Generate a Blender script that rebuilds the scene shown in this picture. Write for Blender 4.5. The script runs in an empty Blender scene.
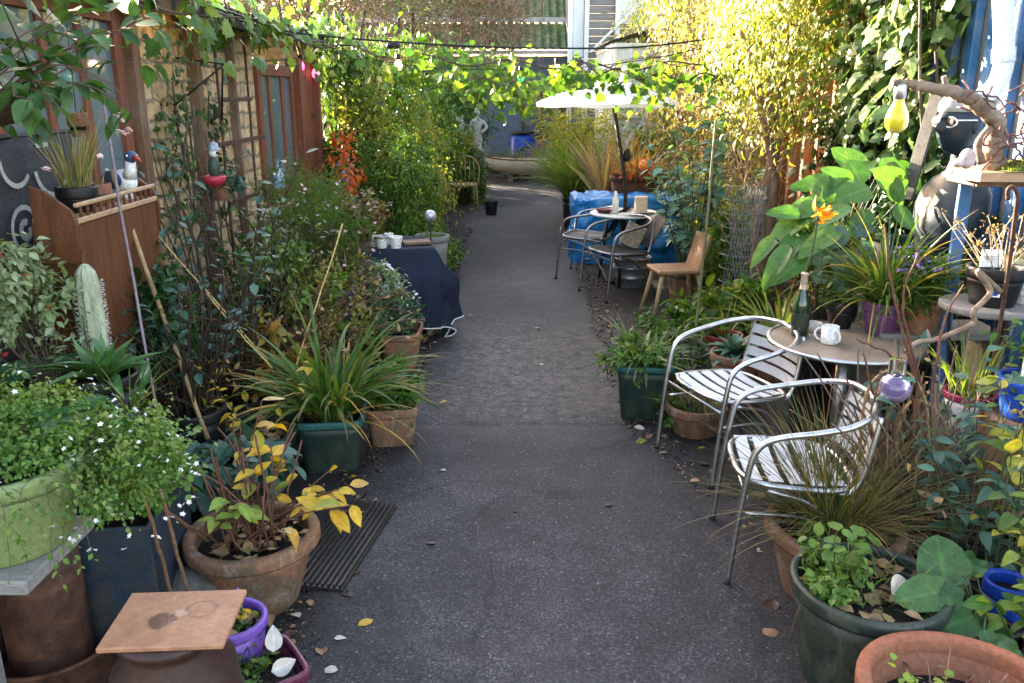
import bpy, math, random
import numpy as np
from mathutils import Vector, noise
rng = np.random.default_rng(11); random.seed(11)
PI = math.pi
sc = bpy.context.scene; COL = sc.collection
# ------------------------------------------------------------------ camera
FPX, CAMH, TILT, YAW = 850.0, 1.9, math.radians(16.5), 0.0118
cd = bpy.data.cameras.new('camera'); cam = bpy.data.objects.new('camera', cd); COL.objects.link(cam)
cam.location = (0, 0, CAMH); cam.rotation_euler = (PI/2-TILT, 0, YAW)
cd.sensor_width = 36; cd.lens = 36*FPX/1024; cd.clip_end = 400; cd.clip_start = .05
sc.camera = cam
def ray(px, py):
    x = (px-512)/FPX; y = -(py-341.5)/FPX
    fy = math.cos(TILT)+y*math.sin(TILT); fz = -math.sin(TILT)+y*math.cos(TILT)
    c, s = math.cos(YAW), math.sin(YAW)
    return c*x-s*fy, s*x+c*fy, fz
def at(px, py, Y):            # the point a pixel shows when it is Y metres down the lane
    r = ray(px, py); t = Y/r[1]; return np.array((r[0]*t, Y, CAMH+r[2]*t))
def gr(px, py, z=0):          # the point a pixel shows when it is z metres up
    r = ray(px, py); t = (z-CAMH)/r[2]; return np.array((r[0]*t, r[1]*t, z))
def atx(px, py, X):
    r = ray(px, py); t = X/r[0]; return np.array((X, r[1]*t, CAMH+r[2]*t))
# ------------------------------------------------------------------ mesh builder
def nz(v): 
    v = np.asarray(v, float); return v/np.maximum(np.linalg.norm(v, axis=-1, keepdims=True), 1e-9)
def rv(n): return nz(rng.normal(size=(n, 3)))
def catmull(P, m=6):
    P = np.asarray(P, float); Q = np.vstack([2*P[0]-P[1], P, 2*P[-1]-P[-2]]); out = []
    for i in range(1, len(Q)-2):
        for t in np.linspace(0, 1, m, endpoint=False):
            a, b, c, d = Q[i-1:i+3]
            out.append(.5*((2*b)+(c-a)*t+(2*a-5*b+4*c-d)*t*t+(3*b-a-3*c+d)*t**3))
    out.append(P[-1]); return np.array(out)
class MB:
    def __init__(s): s.V, s.L, s.F, s.n = [], [], [], 0
    def add(s, V, F, mat=0, luv=None, smooth=False):
        V = np.asarray(V, float).reshape(-1, 3); F = np.asarray(F, int)
        if luv is None: luv = np.zeros((len(V), 3)); luv[:, 1] = .5; luv[:, 2] = rng.random()
        s.V.append(V); s.L.append(luv); s.F.append((F+s.n, mat, smooth)); s.n += len(V); return s
    def box(s, c, d, mat=0, rz=0, bev=.004, R=None):
        h = np.array(d, float)/2; b = min(bev, h.min()*.45); V = []; ix = {}
        for sx in (-1, 1):
            for sy in (-1, 1):
                for sz in (-1, 1):
                    for a in range(3):
                        p = np.array((sx, sy, sz))*(h-b); p[a] = (sx, sy, sz)[a]*h[a]
                        ix[(sx, sy, sz, a)] = len(V); V.append(p)
        V = np.array(V); Q, T = [], []
        def sg(a, sa, b_, sb, c_, sc_):
            r = [0, 0, 0]; r[a] = sa; r[b_] = sb; r[c_] = sc_; return tuple(r)
        for a in range(3):
            b_, c_ = (a+1) % 3, (a+2) % 3
            for sa in (-1, 1):
                Q.append([ix[sg(a, sa, b_, x, c_, y)+(a,)] for x, y in ((-1, -1), (1, -1), (1, 1), (-1, 1))])
                for sb in (-1, 1):
                    Q.append([ix[sg(a, sa, b_, sb, c_, -1)+(a,)], ix[sg(a, sa, b_, sb, c_, 1)+(a,)],
                              ix[sg(a, sa, b_, sb, c_, 1)+(b_,)], ix[sg(a, sa, b_, sb, c_, -1)+(b_,)]])
        for k in [(x, y, z) for x in (-1, 1) for y in (-1, 1) for z in (-1, 1)]: T.append([ix[k+(a,)] for a in range(3)])
        def fix(F):
            o = []
            for f in F:
                p = V[f]; n = np.cross(p[1]-p[0], p[2]-p[0]); o.append(f if n.dot(p.mean(0)) > 0 else f[::-1])
            return np.array(o)
        Q, T = fix(Q), fix(T)
        if R is not None: V = V@np.array(R).T
        if rz: c_, s_ = math.cos(rz), math.sin(rz); V = V@np.array(((c_, s_, 0), (-s_, c_, 0), (0, 0, 1)))
        V = V+np.array(c); lu = np.zeros((24, 3)); lu[:, 1] = .5; lu[:, 2] = rng.random()
        s.add(V, Q, mat, lu); s.F.append((T+s.n-24, mat, False)); return s
    def bar(s, a, b, w, t, mat=0, up=(0, 0, 1), bev=.003):   # a square bar from a to b
        a, b = np.array(a, float), np.array(b, float); d = b-a; L = np.linalg.norm(d); x = d/L
        y = nz(np.cross(up, x)) if abs(np.dot(nz(up), x)) < .99 else np.array((0, 1., 0)); z = np.cross(x, y)
        return s.box((a+b)/2, (L, w, t), mat, R=np.stack([x, y, z], 1), bev=bev)
    def tubes(s, P, r, n=5, mat=0, smooth=True, rnd=None):   # P (m,k,3), r scalar / (k,) / (m,k)
        P = np.asarray(P, float)
        if P.ndim == 2: P = P[None]
        m, k, _ = P.shape; r = np.broadcast_to(np.asarray(r, float), (m, k))
        T = nz(np.gradient(P, axis=1)); ref = np.where(np.abs(T[:, :1, 2:]) > .9, np.array((1., 0, 0)), np.array((0, 0, 1.)))[:, 0]
        N = np.zeros_like(P); N[:, 0] = nz(np.cross(T[:, 0], ref))
        for i in range(1, k): N[:, i] = nz(N[:, i-1]-T[:, i]*(N[:, i-1]*T[:, i]).sum(-1, keepdims=True))
        B = np.cross(T, N); a = np.arange(n)*2*PI/n
        V = P[:, :, None]+r[:, :, None, None]*(np.cos(a)[:, None]*N[:, :, None]+np.sin(a)[:, None]*B[:, :, None])
        i = np.arange(k-1)[:, None]*n+np.arange(n); j = np.arange(k-1)[:, None]*n+(np.arange(n)+1) % n
        f = np.stack([i, j, j+n, i+n], -1).reshape(-1, 4); F = (f[None]+np.arange(m)[:, None, None]*k*n).reshape(-1, 4)
        lu = np.zeros((m, k, n, 3)); lu[..., 1] = .5; lu[..., 0] = np.linspace(0, 1, k)[None, :, None]
        lu[..., 2] = (rng.random(m) if rnd is None else np.full(m, rnd))[:, None, None]
        s.add(V, F, mat, lu.reshape(-1, 3), smooth)
        if n > 4:
            b = s.n-m*k*n; c = np.arange(n)
            s.F.append((np.concatenate([np.stack([(q*k*n)+c[::-1], (q*k*n)+(k-1)*n+c]) for q in range(m)])+b, mat, False))
        return s
    def ribbons(s, P, w, side=None, mat=0, fold=.25, taper=None):
        P = np.asarray(P, float); m, k, _ = P.shape; T = nz(np.gradient(P, axis=1))
        if side is None:
            side = nz(np.cross(T.mean(1), np.array((0, 0, 1.)))+rng.normal(size=(m, 3))*.25)
        S = side[:, None]; Nn = nz(np.cross(S, T))
        u = np.linspace(0, 1, k); tp = (np.minimum(1, (1-u)*2.2)*np.minimum(1, .45+u*2)) if taper is None else taper
        w = np.broadcast_to(np.asarray(w, float), (m,))[:, None, None]*tp[None, :, None]
        V = np.stack([P-S*w+Nn*w*fold, P, P+S*w+Nn*w*fold], 2)
        i = np.arange(k-1)*3; f = np.concatenate([np.stack([i, i+1, i+4, i+3], 1), np.stack([i+1, i+2, i+5, i+4], 1)])
        F = (f[None]+np.arange(m)[:, None, None]*k*3).reshape(-1, 4)
        lu = np.zeros((m, k, 3, 3)); lu[..., 0] = u[None, :, None]; lu[..., 1] = np.array((-.5, 0, .5)); lu[..., 2] = rng.random(m)[:, None, None]
        return s.add(V, F, mat, lu.reshape(-1, 3), True)
    def leaves(s, P, d, nrm, L, asp=.5, t='ov', mat=0, rnd=None):
        U, F, lu = TM[t]; n = len(P); d = nz(d); sd = nz(np.cross(d, nrm)+1e-6); nn = np.cross(sd, d)
        L = np.broadcast_to(np.asarray(L, float), (n,))[:, None, None]; u, v, w = U[:, 0][None, :, None], U[:, 1][None, :, None], U[:, 2][None, :, None]
        asp = np.broadcast_to(np.asarray(asp, float), (n,))[:, None, None]
        bend = (1+rng.normal(size=(n, 1, 1))*.5)
        V = P[:, None]+L*(u*d[:, None]+v*asp*sd[:, None]+w*bend*nn[:, None])
        FF = (F[None]+np.arange(n)[:, None, None]*len(U)).reshape(-1, F.shape[1])
        q = np.repeat(lu[None], n, 0); q[..., 2] = (rng.random(n) if rnd is None else np.asarray(rnd))[:, None]
        return s.add(V, FF, mat, q.reshape(-1, 3), t in SM)
    def lathe(s, prof, n=28, c=(0, 0, 0), mat=0, smooth=True, sq=0, rz=0, scale=(1, 1), wob=0):
        pr = np.array(prof, float); a = np.arange(n)*2*PI/n+(PI/n if sq else 0)
        g = np.ones(n) if not sq else 1/(np.abs(np.cos(a))**sq+np.abs(np.sin(a))**sq)**(1/sq)
        if wob: g = g*(1+wob*np.sin(a*3+1))
        x = pr[:, 0:1]*(g*np.cos(a))*scale[0]; y = pr[:, 0:1]*(g*np.sin(a))*scale[1]
        X = x*math.cos(rz)-y*math.sin(rz); Y = x*math.sin(rz)+y*math.cos(rz)
        V = np.stack([X+c[0], Y+c[1], np.broadcast_to(pr[:, 1:2]+c[2], X.shape)], -1); k = len(pr)
        i = np.arange(k-1)[:, None]*n+np.arange(n); j = np.arange(k-1)[:, None]*n+(np.arange(n)+1) % n
        return s.add(V, np.stack([i, j, j+n, i+n], -1).reshape(-1, 4), mat, None, smooth)
    def ball(s, c, r, n=14, m=9, mat=0):
        r = np.broadcast_to(np.asarray(r, float), (3,)); th = np.linspace(.02, PI-.02, m)
        a = np.arange(n)*2*PI/n
        V = np.stack([r[0]*np.sin(th)[:, None]*np.cos(a), r[1]*np.sin(th)[:, None]*np.sin(a), np.broadcast_to(-r[2]*np.cos(th)[:, None], (m, n))], -1)+np.array(c)
        i = np.arange(m-1)[:, None]*n+np.arange(n); j = np.arange(m-1)[:, None]*n+(np.arange(n)+1) % n
        return s.add(V, np.stack([i, j, j+n, i+n], -1).reshape(-1, 4), mat, None, True)
    def grid(s, fn, nu, nv, mat=0, smooth=True):
        V = np.array([fn(u, v) for u in np.linspace(0, 1, nu) for v in np.linspace(0, 1, nv)])
        i = (np.arange(nu-1)[:, None]*nv+np.arange(nv-1)).ravel()
        return s.add(V, np.stack([i, i+nv, i+nv+1, i+1], 1), mat, None, smooth)
    def poly(s, pts, thick, O, ax, ay, mat=0):     # an outline extruded: O + x*ax + y*ay, thickness along ax x ay
        O, ax, ay = (np.array(q, float) for q in (O, ax, ay)); nn = np.cross(ax, ay)
        A = np.array([O+p[0]*ax+p[1]*ay for p in pts]); n = len(A); B = A+nn*thick; V = np.vstack([A, B]); i = np.arange(n)
        s.add(V, np.stack([i, (i+1) % n, (i+1) % n+n, i+n], 1), mat)
        s.F.append((np.array([i[::-1], i+n])+s.n-2*n, mat, False)); return s
    def build(s, name, mats, parent=None, org=None):
        if not isinstance(mats, (list, tuple)): mats = [mats]
        V = np.concatenate(s.V)
        if org is not None: V = V-np.array(org)
        me = bpy.data.meshes.new(name); me.vertices.add(len(V)); me.vertices.foreach_set('co', V.ravel())
        loops = np.concatenate([f[0].ravel() for f in s.F]); tot = np.concatenate([np.full(len(f[0]), f[0].shape[1]) for f in s.F])
        me.loops.add(len(loops)); me.loops.foreach_set('vertex_index', loops.astype(np.int32)); me.polygons.add(len(tot))
        me.polygons.foreach_set('loop_start', (np.cumsum(tot)-tot).astype(np.int32))
        for m in mats: me.materials.append(m)
        me.polygons.foreach_set('material_index', np.concatenate([np.broadcast_to(f[1], (len(f[0]),)) for f in s.F]).astype(np.int32))
        me.polygons.foreach_set('use_smooth', np.concatenate([np.full(len(f[0]), f[2]) for f in s.F]))
        a = me.attributes.new('luv', 'FLOAT_VECTOR', 'POINT'); a.data.foreach_set('vector', np.concatenate(s.L).astype(np.float32).ravel())
        me.update(calc_edges=True)
        o = bpy.data.objects.new(name, me); COL.objects.link(o)
        if parent is not None: o.parent = parent
        elif org is not None: o.location = tuple(org)
        return o
# ------------------------------------------------------------------ leaf outlines
def tmpl(wf, rows, fold=.25, curl=.25, wave=0., cols=3):
    us = np.linspace(0, 1, rows); vs = np.linspace(-1, 1, cols); V, L = [], []
    for u in us:
        h = wf(u)*.5
        for v in vs:
            V.append((u, v*h, fold*abs(v)*h*.5-curl*u*u+wave*math.sin(u*16+v)*abs(v)*.5)); L.append((u, v*.5, 0))
    i = (np.arange(rows-1)[:, None]*cols+np.arange(cols-1)).ravel()
    return np.array(V), np.stack([i, i+cols, i+cols+1, i+1], 1), np.array(L)
ov = lambda u: math.sin(PI*min(1, max(0, u))**.8)**.85+.015
TM = {'ov': tmpl(ov, 4), 'ov5': tmpl(ov, 7, .3, .3, .0, 5), 'big': tmpl(lambda u: math.sin(PI*u**.72)**.7+.02, 10, .35, .32, .035, 5),
      'crinkle': tmpl(lambda u: math.sin(PI*(.06+.94*u)**.85)**.55+.02, 14, .3, .25, .09, 7),
      'lance': tmpl(lambda u: math.sin(PI*u**.7)**1.1+.01, 5, .35, .3), 'dia': tmpl(lambda u: 1.0 if u == .5 else .04, 3, .3, .2),
      'round': tmpl(lambda u: math.sqrt(max(0, 1-(2*u-1)**2))+.03, 5, .12, .1)}
def fan(pts):
    V = [(.12, 0, 0)]+[(x, y, -.18*abs(y)-.2*x*x) for x, y in pts]; n = len(pts)
    F = [[0, 1+i, 1+(i+1) % n] for i in range(n)]; L = [(.1, 0, 0)]+[(x, .5*(1 if y > 0 else -1), 0) for x, y in pts]
    return np.array(V), np.array(F), np.array(L, float)
hp = [(0, .06), (-.08, .34), (.14, .36), (.24, .62), (.42, .34), (.66, .3), (1, .0)]
TM['ivy'] = fan(hp+[(x, -y) for x, y in hp[::-1][1:]])
hp = [(0, .03), (-.1, .2), (.02, .28), (.02, .5), (.2, .42), (.36, .66), (.45, .4), (.62, .38), (.7, .22), (1, 0)]
TM['vine'] = fan(hp+[(x, -y) for x, y in hp[::-1][1:]])
SM = {'ov5', 'big', 'crinkle', 'round', 'lance'}
# ------------------------------------------------------------------ materials
MATS = {}
def newmat(name):
    m = bpy.data.materials.new(name); m.use_nodes = True; nt = m.node_tree
    MATS[name] = m; return m, nt, nt.nodes['Principled BSDF']
def ramp(nt, cols, src, pos=None):
    r = nt.nodes.new('ShaderNodeValToRGB'); el = r.color_ramp.elements
    while len(el) < len(cols): el.new(.5)
    for i, c in enumerate(cols):
        el[i].position = pos[i] if pos else i/(len(cols)-1); el[i].color = tuple(c)+(1,)
    nt.links.new(src, r.inputs[0]); return r.outputs[0]
def math_(nt, op, a, b=None, c=None, clamp=False):
    n = nt.nodes.new('ShaderNodeMath'); n.operation = op; n.use_clamp = clamp
    for i, x in enumerate((a, b, c)):
        if x is None: continue
        if isinstance(x, (int, float)): n.inputs[i].default_value = x
        else: nt.links.new(x, n.inputs[i])
    return n.outputs[0]
def mixc(nt, mode, f, a, b):
    n = nt.nodes.new('ShaderNodeMix'); n.data_type = 'RGBA'; n.blend_type = mode
    for i, x in ((0, f), (6, a), (7, b)):
        if isinstance(x, (int, float)): n.inputs[i].default_value = x
        elif isinstance(x, tuple): n.inputs[i].default_value = x+(1,)
        else: nt.links.new(x, n.inputs[i])
    return n.outputs[2]
def coords(nt, stretch=(1, 1, 1), which='Object'):
    t = nt.nodes.new('ShaderNodeTexCoord'); m = nt.nodes.new('ShaderNodeMapping'); m.inputs['Scale'].default_value = stretch
    nt.links.new(t.outputs[which], m.inputs[0]); return m.outputs[0]
def tex(nt, vec, scale, detail=4, rough=.6, kind='Noise', dist=0):
    n = nt.nodes.new('ShaderNodeTex'+kind); n.inputs['Scale'].default_value = scale
    if kind == 'Noise': n.inputs['Detail'].default_value = detail; n.inputs['Roughness'].default_value = rough; n.inputs['Distortion'].default_value = dist
    nt.links.new(vec, n.inputs['Vector']); return n
def bump(nt, src, strength, dist, prev=None):
    b = nt.nodes.new('ShaderNodeBump'); b.inputs['Strength'].default_value = strength; b.inputs['Distance'].default_value = dist
    nt.links.new(src, b.inputs['Height'])
    if prev is not None: nt.links.new(prev, b.inputs['Normal'])
    return b.outputs[0]
def M(name, c1, c2=None, scale=8, rough=.6, bmp=.2, metal=0, stretch=(1, 1, 1), dirt=None, dirt_amt=.5, dirt_scale=3, spec=.28, rvar=.15, fine=60, pos=(.3, .7), coat=0, lime=0, fam=.6):
    if name in MATS: return MATS[name]
    m, nt, b = newmat(name); v = coords(nt, stretch); n = tex(nt, v, scale, 6, .65)
    c2 = c2 or tuple(x*.7 for x in c1); c = ramp(nt, [c1, c2], n.outputs[0], pos)
    f = tex(nt, v, fine, 3)
    c = mixc(nt, 'MULTIPLY', fam, c, ramp(nt, [(.45,)*3, (1.35,)*3], f.outputs[0], (.28, .72)))
    if dirt:
        d = tex(nt, coords(nt), dirt_scale, 8, .7, dist=.6)
        c = mixc(nt, 'MIX', math_(nt, 'MULTIPLY', ramp(nt, [(0, 0, 0), (1, 1, 1)], d.outputs[0], (.42, .66)), dirt_amt), c, dirt)
    if lime:
        l1 = tex(nt, coords(nt, (1, 1, .35)), 11, 9, .75, dist=1.2)
        c = mixc(nt, 'MIX', math_(nt, 'MULTIPLY', ramp(nt, [(0, 0, 0), (1, 1, 1)], l1.outputs[0], (.52, .7)), lime), c, (.42, .37, .31))
    nt.links.new(c, b.inputs['Base Color']); b.inputs['Metallic'].default_value = metal
    nt.links.new(math_(nt, 'MULTIPLY_ADD', n.outputs[0], rvar*2, rough-rvar), b.inputs['Roughness'])
    b.inputs['Specular IOR Level'].default_value = spec
    if coat: b.inputs['Coat Weight'].default_value = coat
    if bmp: nt.links.new(bump(nt, f.outputs[0], bmp, .004, bump(nt, n.outputs[0], bmp, .01)), b.inputs['Normal'])
    return m
def leafmat(name, cols, tr=.4, rough=.42, vein=.35, warm=(1.5, 1.45, .5), spots=.6):
    if name in MATS: return MATS[name]
    m, nt, b = newmat(name); a = nt.nodes.new('ShaderNodeAttribute'); a.attribute_name = 'luv'
    sx = nt.nodes.new('ShaderNodeSeparateXYZ'); nt.links.new(a.outputs['Vector'], sx.inputs[0])
    av = math_(nt, 'ABSOLUTE', sx.outputs[1])
    c = ramp(nt, cols, sx.outputs[2]); n = tex(nt, coords(nt), 30, 3)
    c = mixc(nt, 'MULTIPLY', .6, c, ramp(nt, [(.5,)*3, (1.3,)*3], n.outputs[0], (.25, .75)))
    bs = tex(nt, coords(nt), 17, 5, .75); c = mixc(nt, 'MIX', math_(nt, 'MULTIPLY', ramp(nt, [(0, 0, 0), (1, 1, 1)], bs.outputs[0], (.6, .66)), spots), c, (.2, .13, .04))
    if name.startswith('blade'):
        tp = math_(nt, 'MULTIPLY', math_(nt, 'SUBTRACT', math_(nt, 'ADD', sx.outputs[0], math_(nt, 'MULTIPLY', sx.outputs[2], .25)), .85), 4, clamp=True); c = mixc(nt, 'MIX', math_(nt, 'MULTIPLY', tp, .8), c, (.26, .15, .05))
    mid = math_(nt, 'SUBTRACT', 1, math_(nt, 'MULTIPLY', av, 12), clamp=True)
    sv = math_(nt, 'SINE', math_(nt, 'SUBTRACT', math_(nt, 'MULTIPLY', sx.outputs[0], 60), math_(nt, 'MULTIPLY', av, 26)))
    sv = math_(nt, 'MULTIPLY', math_(nt, 'SUBTRACT', sv, .8, clamp=True), 2.2)
    vv = math_(nt, 'MULTIPLY', math_(nt, 'MAXIMUM', mid, sv), vein)
    c = mixc(nt, 'MIX', vv, c, mixc(nt, 'MULTIPLY', 1., c, (2.0, 1.9, 1.6)))
    nt.links.new(c, b.inputs['Base Color']); b.inputs['Roughness'].default_value = rough; b.inputs['Specular IOR Level'].default_value = .3
    t = nt.nodes.new('ShaderNodeBsdfTranslucent'); nt.links.new(mixc(nt, 'MULTIPLY', 1., c, warm), t.inputs['Color'])
    mx = nt.nodes.new('ShaderNodeMixShader'); mx.inputs[0].default_value = tr
    nt.links.new(b.outputs[0], mx.inputs[1]); nt.links.new(t.outputs[0], mx.inputs[2])
    nt.links.new(mx.outputs[0], nt.nodes['Material Output'].inputs['Surface'])
    if name.startswith('big'): nt.links.new(bump(nt, sv, .3, .003, bump(nt, n.outputs[0], .3, .006)), b.inputs['Normal'])
    return m
def glass(name, col, rough=.02, ior=1.45):
    m, nt, b = newmat(name); b.inputs['Base Color'].default_value = col+(1,); b.inputs['Roughness'].default_value = rough
    b.inputs['Transmission Weight'].default_value = 1; b.inputs['IOR'].default_value = ior; return m
def glow(name, col, s):
    m, nt, b = newmat(name); b.inputs['Base Color'].default_value = col+(1,); b.inputs['Emission Color'].default_value = col+(1,)
    b.inputs['Emission Strength'].default_value = s; b.inputs['Roughness'].default_value = .2; return m
# leaves
LG = leafmat('leaf_mid', [(.028, .08, .012), (.05, .125, .016), (.09, .17, .022), (.16, .2, .03)])
LD = leafmat('leaf_dark', [(.01, .036, .01), (.02, .06, .014), (.04, .09, .02)], tr=.3)
LB = leafmat('leaf_bluegreen', [(.03, .075, .06), (.05, .11, .085), (.075, .15, .1)], tr=.25)
LY = leafmat('leaf_limegreen', [(.06, .12, .018), (.11, .18, .028), (.19, .24, .04), (.32, .28, .06), (.26, .17, .08)], tr=.5)
LYY = leafmat('leaf_autumn_yellow', [(.2, .26, .04), (.5, .38, .04), (.62, .38, .03), (.65, .45, .07)], tr=.45)
LV = leafmat('leaf_vine', [(.03, .085, .014), (.06, .13, .02), (.12, .18, .03)], tr=.38)
LR = leafmat('leaf_red', [(.3, .03, .015), (.5, .08, .02), (.45, .16, .03)])
LBR = leafmat('leaf_dry', [(.1, .055, .025), (.2, .12, .05), (.3, .2, .1), (.14, .12, .04)], tr=.2)
LW = leafmat('leaf_whitegreen', [(.12, .17, .08), (.2, .26, .12), (.35, .4, .28)], tr=.3)
LS = leafmat('blade_green', [(.035, .08, .015), (.06, .125, .022), (.1, .16, .03), (.3, .22, .05)], tr=.35, vein=.2)
LT = leafmat('blade_straw', [(.3, .23, .1), (.4, .33, .14), (.2, .2, .06), (.12, .17, .04)], tr=.3, vein=.15)
LBIG = leafmat('bigleaf_canna', [(.035, .1, .02), (.055, .14, .025), (.09, .18, .035)], tr=.28, vein=.55, rough=.33)
LDOCK = leafmat('bigleaf_dock', [(.025, .075, .025), (.04, .1, .03), (.055, .12, .035)], tr=.3, vein=.6)
LBAC = leafmat('leaf_bacopa', [(.045, .12, .02), (.075, .165, .024), (.13, .205, .035), (.19, .23, .05)], tr=.35)
CANEB = M('brown_cane', (.2, .11, .06), (.11, .06, .035), 14, .55, .2)
FW = leafmat('petal_white', [(.75, .75, .72), (.85, .82, .8)], tr=.3, vein=0, warm=(1, 1, 1), spots=0)
FP = leafmat('petal_pink', [(.75, .5, .5), (.8, .65, .62)], tr=.3, vein=0, warm=(1, 1, 1), spots=0)
FV = leafmat('petal_violet', [(.2, .12, .4), (.3, .2, .5)], tr=.3, vein=0, warm=(1, 1, 1))
FR = leafmat('petal_red', [(.5, .04, .05), (.6, .08, .08)], tr=.3, vein=0, warm=(1, 1, 1))
FO = leafmat('petal_orange', [(.8, .3, .02), (.85, .4, .03)], tr=.35, vein=.1, warm=(1, 1, .8))
BARK = M('bark', (.1, .07, .045), (.045, .03, .02), 20, .85, .5, stretch=(1, 1, .25))
STEM = M('stem_green', (.06, .08, .03), (.03, .04, .015), 20, .6, .1)
STEMR = M('stem_redbrown', (.14, .06, .035), (.07, .03, .02), 25, .6, .2)
TWIG = M('twig_pale', (.34, .23, .15), (.16, .1, .06), 12, .8, .2)
TWIGD = M('twig_dark', (.05, .03, .02), (.02, .012, .009), 20, .8, .2)
CANE = M('bamboo_cane', (.36, .25, .12), (.22, .14, .06), 14, .5, .2)
SOIL = M('soil', (.014, .0095, .007), (.0045, .0035, .0025), 30, .95, 1.2)
TERRA = M('terracotta', (.32, .135, .07), (.2, .085, .05), 6, .8, .25, dirt=(.1, .085, .06), dirt_amt=.7, dirt_scale=6, lime=.45)
TERRAD = M('terracotta_weathered', (.24, .12, .065), (.14, .07, .042), 6, .85, .3, dirt=(.05, .05, .03), dirt_amt=.75, dirt_scale=6, lime=.4)
BLACKP = M('plastic_black', (.005, .0055, .006), (.009, .009, .009), 8, .45, .08, dirt=(.035, .032, .028), dirt_amt=.35)
GREENP = M('plastic_darkgreen', (.013, .03, .023), (.009, .02, .016), 6, .42, .06, dirt=(.05, .055, .04), dirt_amt=.6, dirt_scale=6)
TEALP = M('plastic_teal', (.03, .11, .1), (.02, .08, .075), 6, .42, .05)
GREYGP = M('plastic_greygreen', (.02, .03, .025), (.011, .017, .014), 7, .5, .2, dirt=(.05, .055, .035), dirt_amt=.75, dirt_scale=9, lime=.12)
LIMEP = M('glazed_lime', (.2, .235, .095), (.15, .185, .07), 4, .4, .03, dirt=(.16, .22, .07), dirt_amt=.5)
PURP = M('plastic_purple', (.16, .08, .36), (.13, .06, .3), 5, .38, .03)
MAROON = M('glazed_maroon', (.11, .025, .05), (.07, .015, .035), 6, .28, .05)
MAUVE = M('glazed_mauve', (.13, .05, .12), (.1, .04, .09), 6, .4, .05)
DKRED = M('glazed_darkred', (.1, .015, .02), (.06, .01, .012), 6, .3, .05)
WHITEP = M('ceramic_white', (.72, .71, .68), (.62, .6, .57), 5, .3, .04, dirt=(.35, .33, .28), dirt_amt=.35)
BLUEP = M('plastic_blue', (.012, .06, .36), (.01, .04, .28), 5, .35, .03)
RUST = M('rusty_steel', (.06, .026, .018), (.02, .01, .008), 9, .8, .5, dirt=(.16, .07, .035), dirt_amt=.6, dirt_scale=9)
ALU = M('aluminium', (.58, .58, .59), (.46, .46, .47), 12, .36, .05, metal=1, dirt=(.25, .24, .22), dirt_amt=.5, dirt_scale=14, fam=.2)
ALUS = M('aluminium_slat', (.6, .63, .67), (.54, .57, .61), 10, .5, .02, metal=.4, dirt=(.3, .28, .22), dirt_amt=.25, fam=.15)
GALV = M('galvanised', (.35, .37, .39), (.22, .23, .25), 16, .45, .1, metal=.8)
IRON = M('black_iron', (.007, .0065, .0065), (.014, .012, .01), 20, .55, .2)
REDW = M('redwood_paint', (.22, .068, .034), (.12, .036, .02), 5, .6, .3, stretch=(6, 6, .5), dirt=(.08, .04, .03), dirt_amt=.4)
BROWNW = M('brown_timber', (.17, .085, .045), (.085, .042, .024), 5, .7, .3, stretch=(6, 6, .5), dirt=(.24, .2, .16), dirt_amt=.4)
ORW = M('orange_timber', (.15, .055, .021), (.065, .024, .011), 5, .55, .3, stretch=(5, 5, .6))
GREYW = M('grey_timber', (.26, .24, .22), (.15, .14, .13), 5, .85, .4, stretch=(.6, 8, 8))
PALEW = M('pale_timber', (.46, .3, .17), (.34, .2, .11), 5, .5, .15, stretch=(.7, 7, 7))
WHITEPAINT = M('white_paint', (.8, .8, .78), (.7, .7, .68), 4, .5, .06, dirt=(.5, .47, .4), dirt_amt=.3)
# ------------------------------------------------------------------ things
def tag(o, label, cat, group=None, kind=None):
    if label: o['label'] = label
    if cat: o['category'] = cat
    if group: o['group'] = group
    if kind: o['kind'] = kind
    return o
def thing(name, label, cat, loc=(0, 0, 0), rz=0, group=None):
    o = bpy.data.objects.new(name, None); COL.objects.link(o); o.empty_display_size = .1
    o.location = tuple(loc); o.rotation_euler = (0, 0, rz); return tag(o, label, cat, group)
def copy_tree(o, parent=None):
    c = o.copy(); COL.objects.link(c); c.parent = parent
    for ch in list(o.children): copy_tree(ch, c)
    return c
def struct(name, mb, mat, org=None): return tag(mb.build(name, mat, None, org), None, None, None, 'structure')
# ------------------------------------------------------------------ plant makers (local coordinates of the plant)
def arcs(n, base, az, th0, L, curv, k=7):
    base = np.broadcast_to(np.asarray(base, float), (n, 3)); az, th0, L, curv = (np.broadcast_to(np.asarray(x, float), (n,)) for x in (az, th0, L, curv))
    s = np.linspace(0, 1, k); th = th0[:, None]+curv[:, None]*s; st = L[:, None]/(k-1)
    dx = np.sin(th)*st; dz = np.cos(th)*st
    r = np.concatenate([np.zeros((n, 1)), np.cumsum((dx[:, 1:]+dx[:, :-1])/2, 1)], 1); z = np.concatenate([np.zeros((n, 1)), np.cumsum((dz[:, 1:]+dz[:, :-1])/2, 1)], 1)
    return np.stack([base[:, :1]+r*np.cos(az)[:, None], base[:, 1:2]+r*np.sin(az)[:, None], base[:, 2:]+z], -1)
U = lambda n, a, b: rng.uniform(a, b, n)
def ring(n, r, z=0):
    a = U(n, 0, 2*PI); q = r*np.sqrt(rng.random(n)); return np.stack([q*np.cos(a), q*np.sin(a), np.full(n, float(z))], 1)
def tuft(p, n, L, w, mat=None, r=.05, z=0, th=(0, .8), curv=(.4, 1.8), name='foliage', az=None, mb=None):
    m = mb or MB(); b = ring(n, r, z); a = np.arctan2(b[:, 1], b[:, 0])+rng.normal(size=n)*.6 if az is None else U(n, *az)
    m.ribbons(arcs(n, b, a, U(n, *th), U(n, *L), U(n, *curv), 8), U(n, *w)*.5)
    return m if mb else m.build(name, mat or LS, p)
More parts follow.
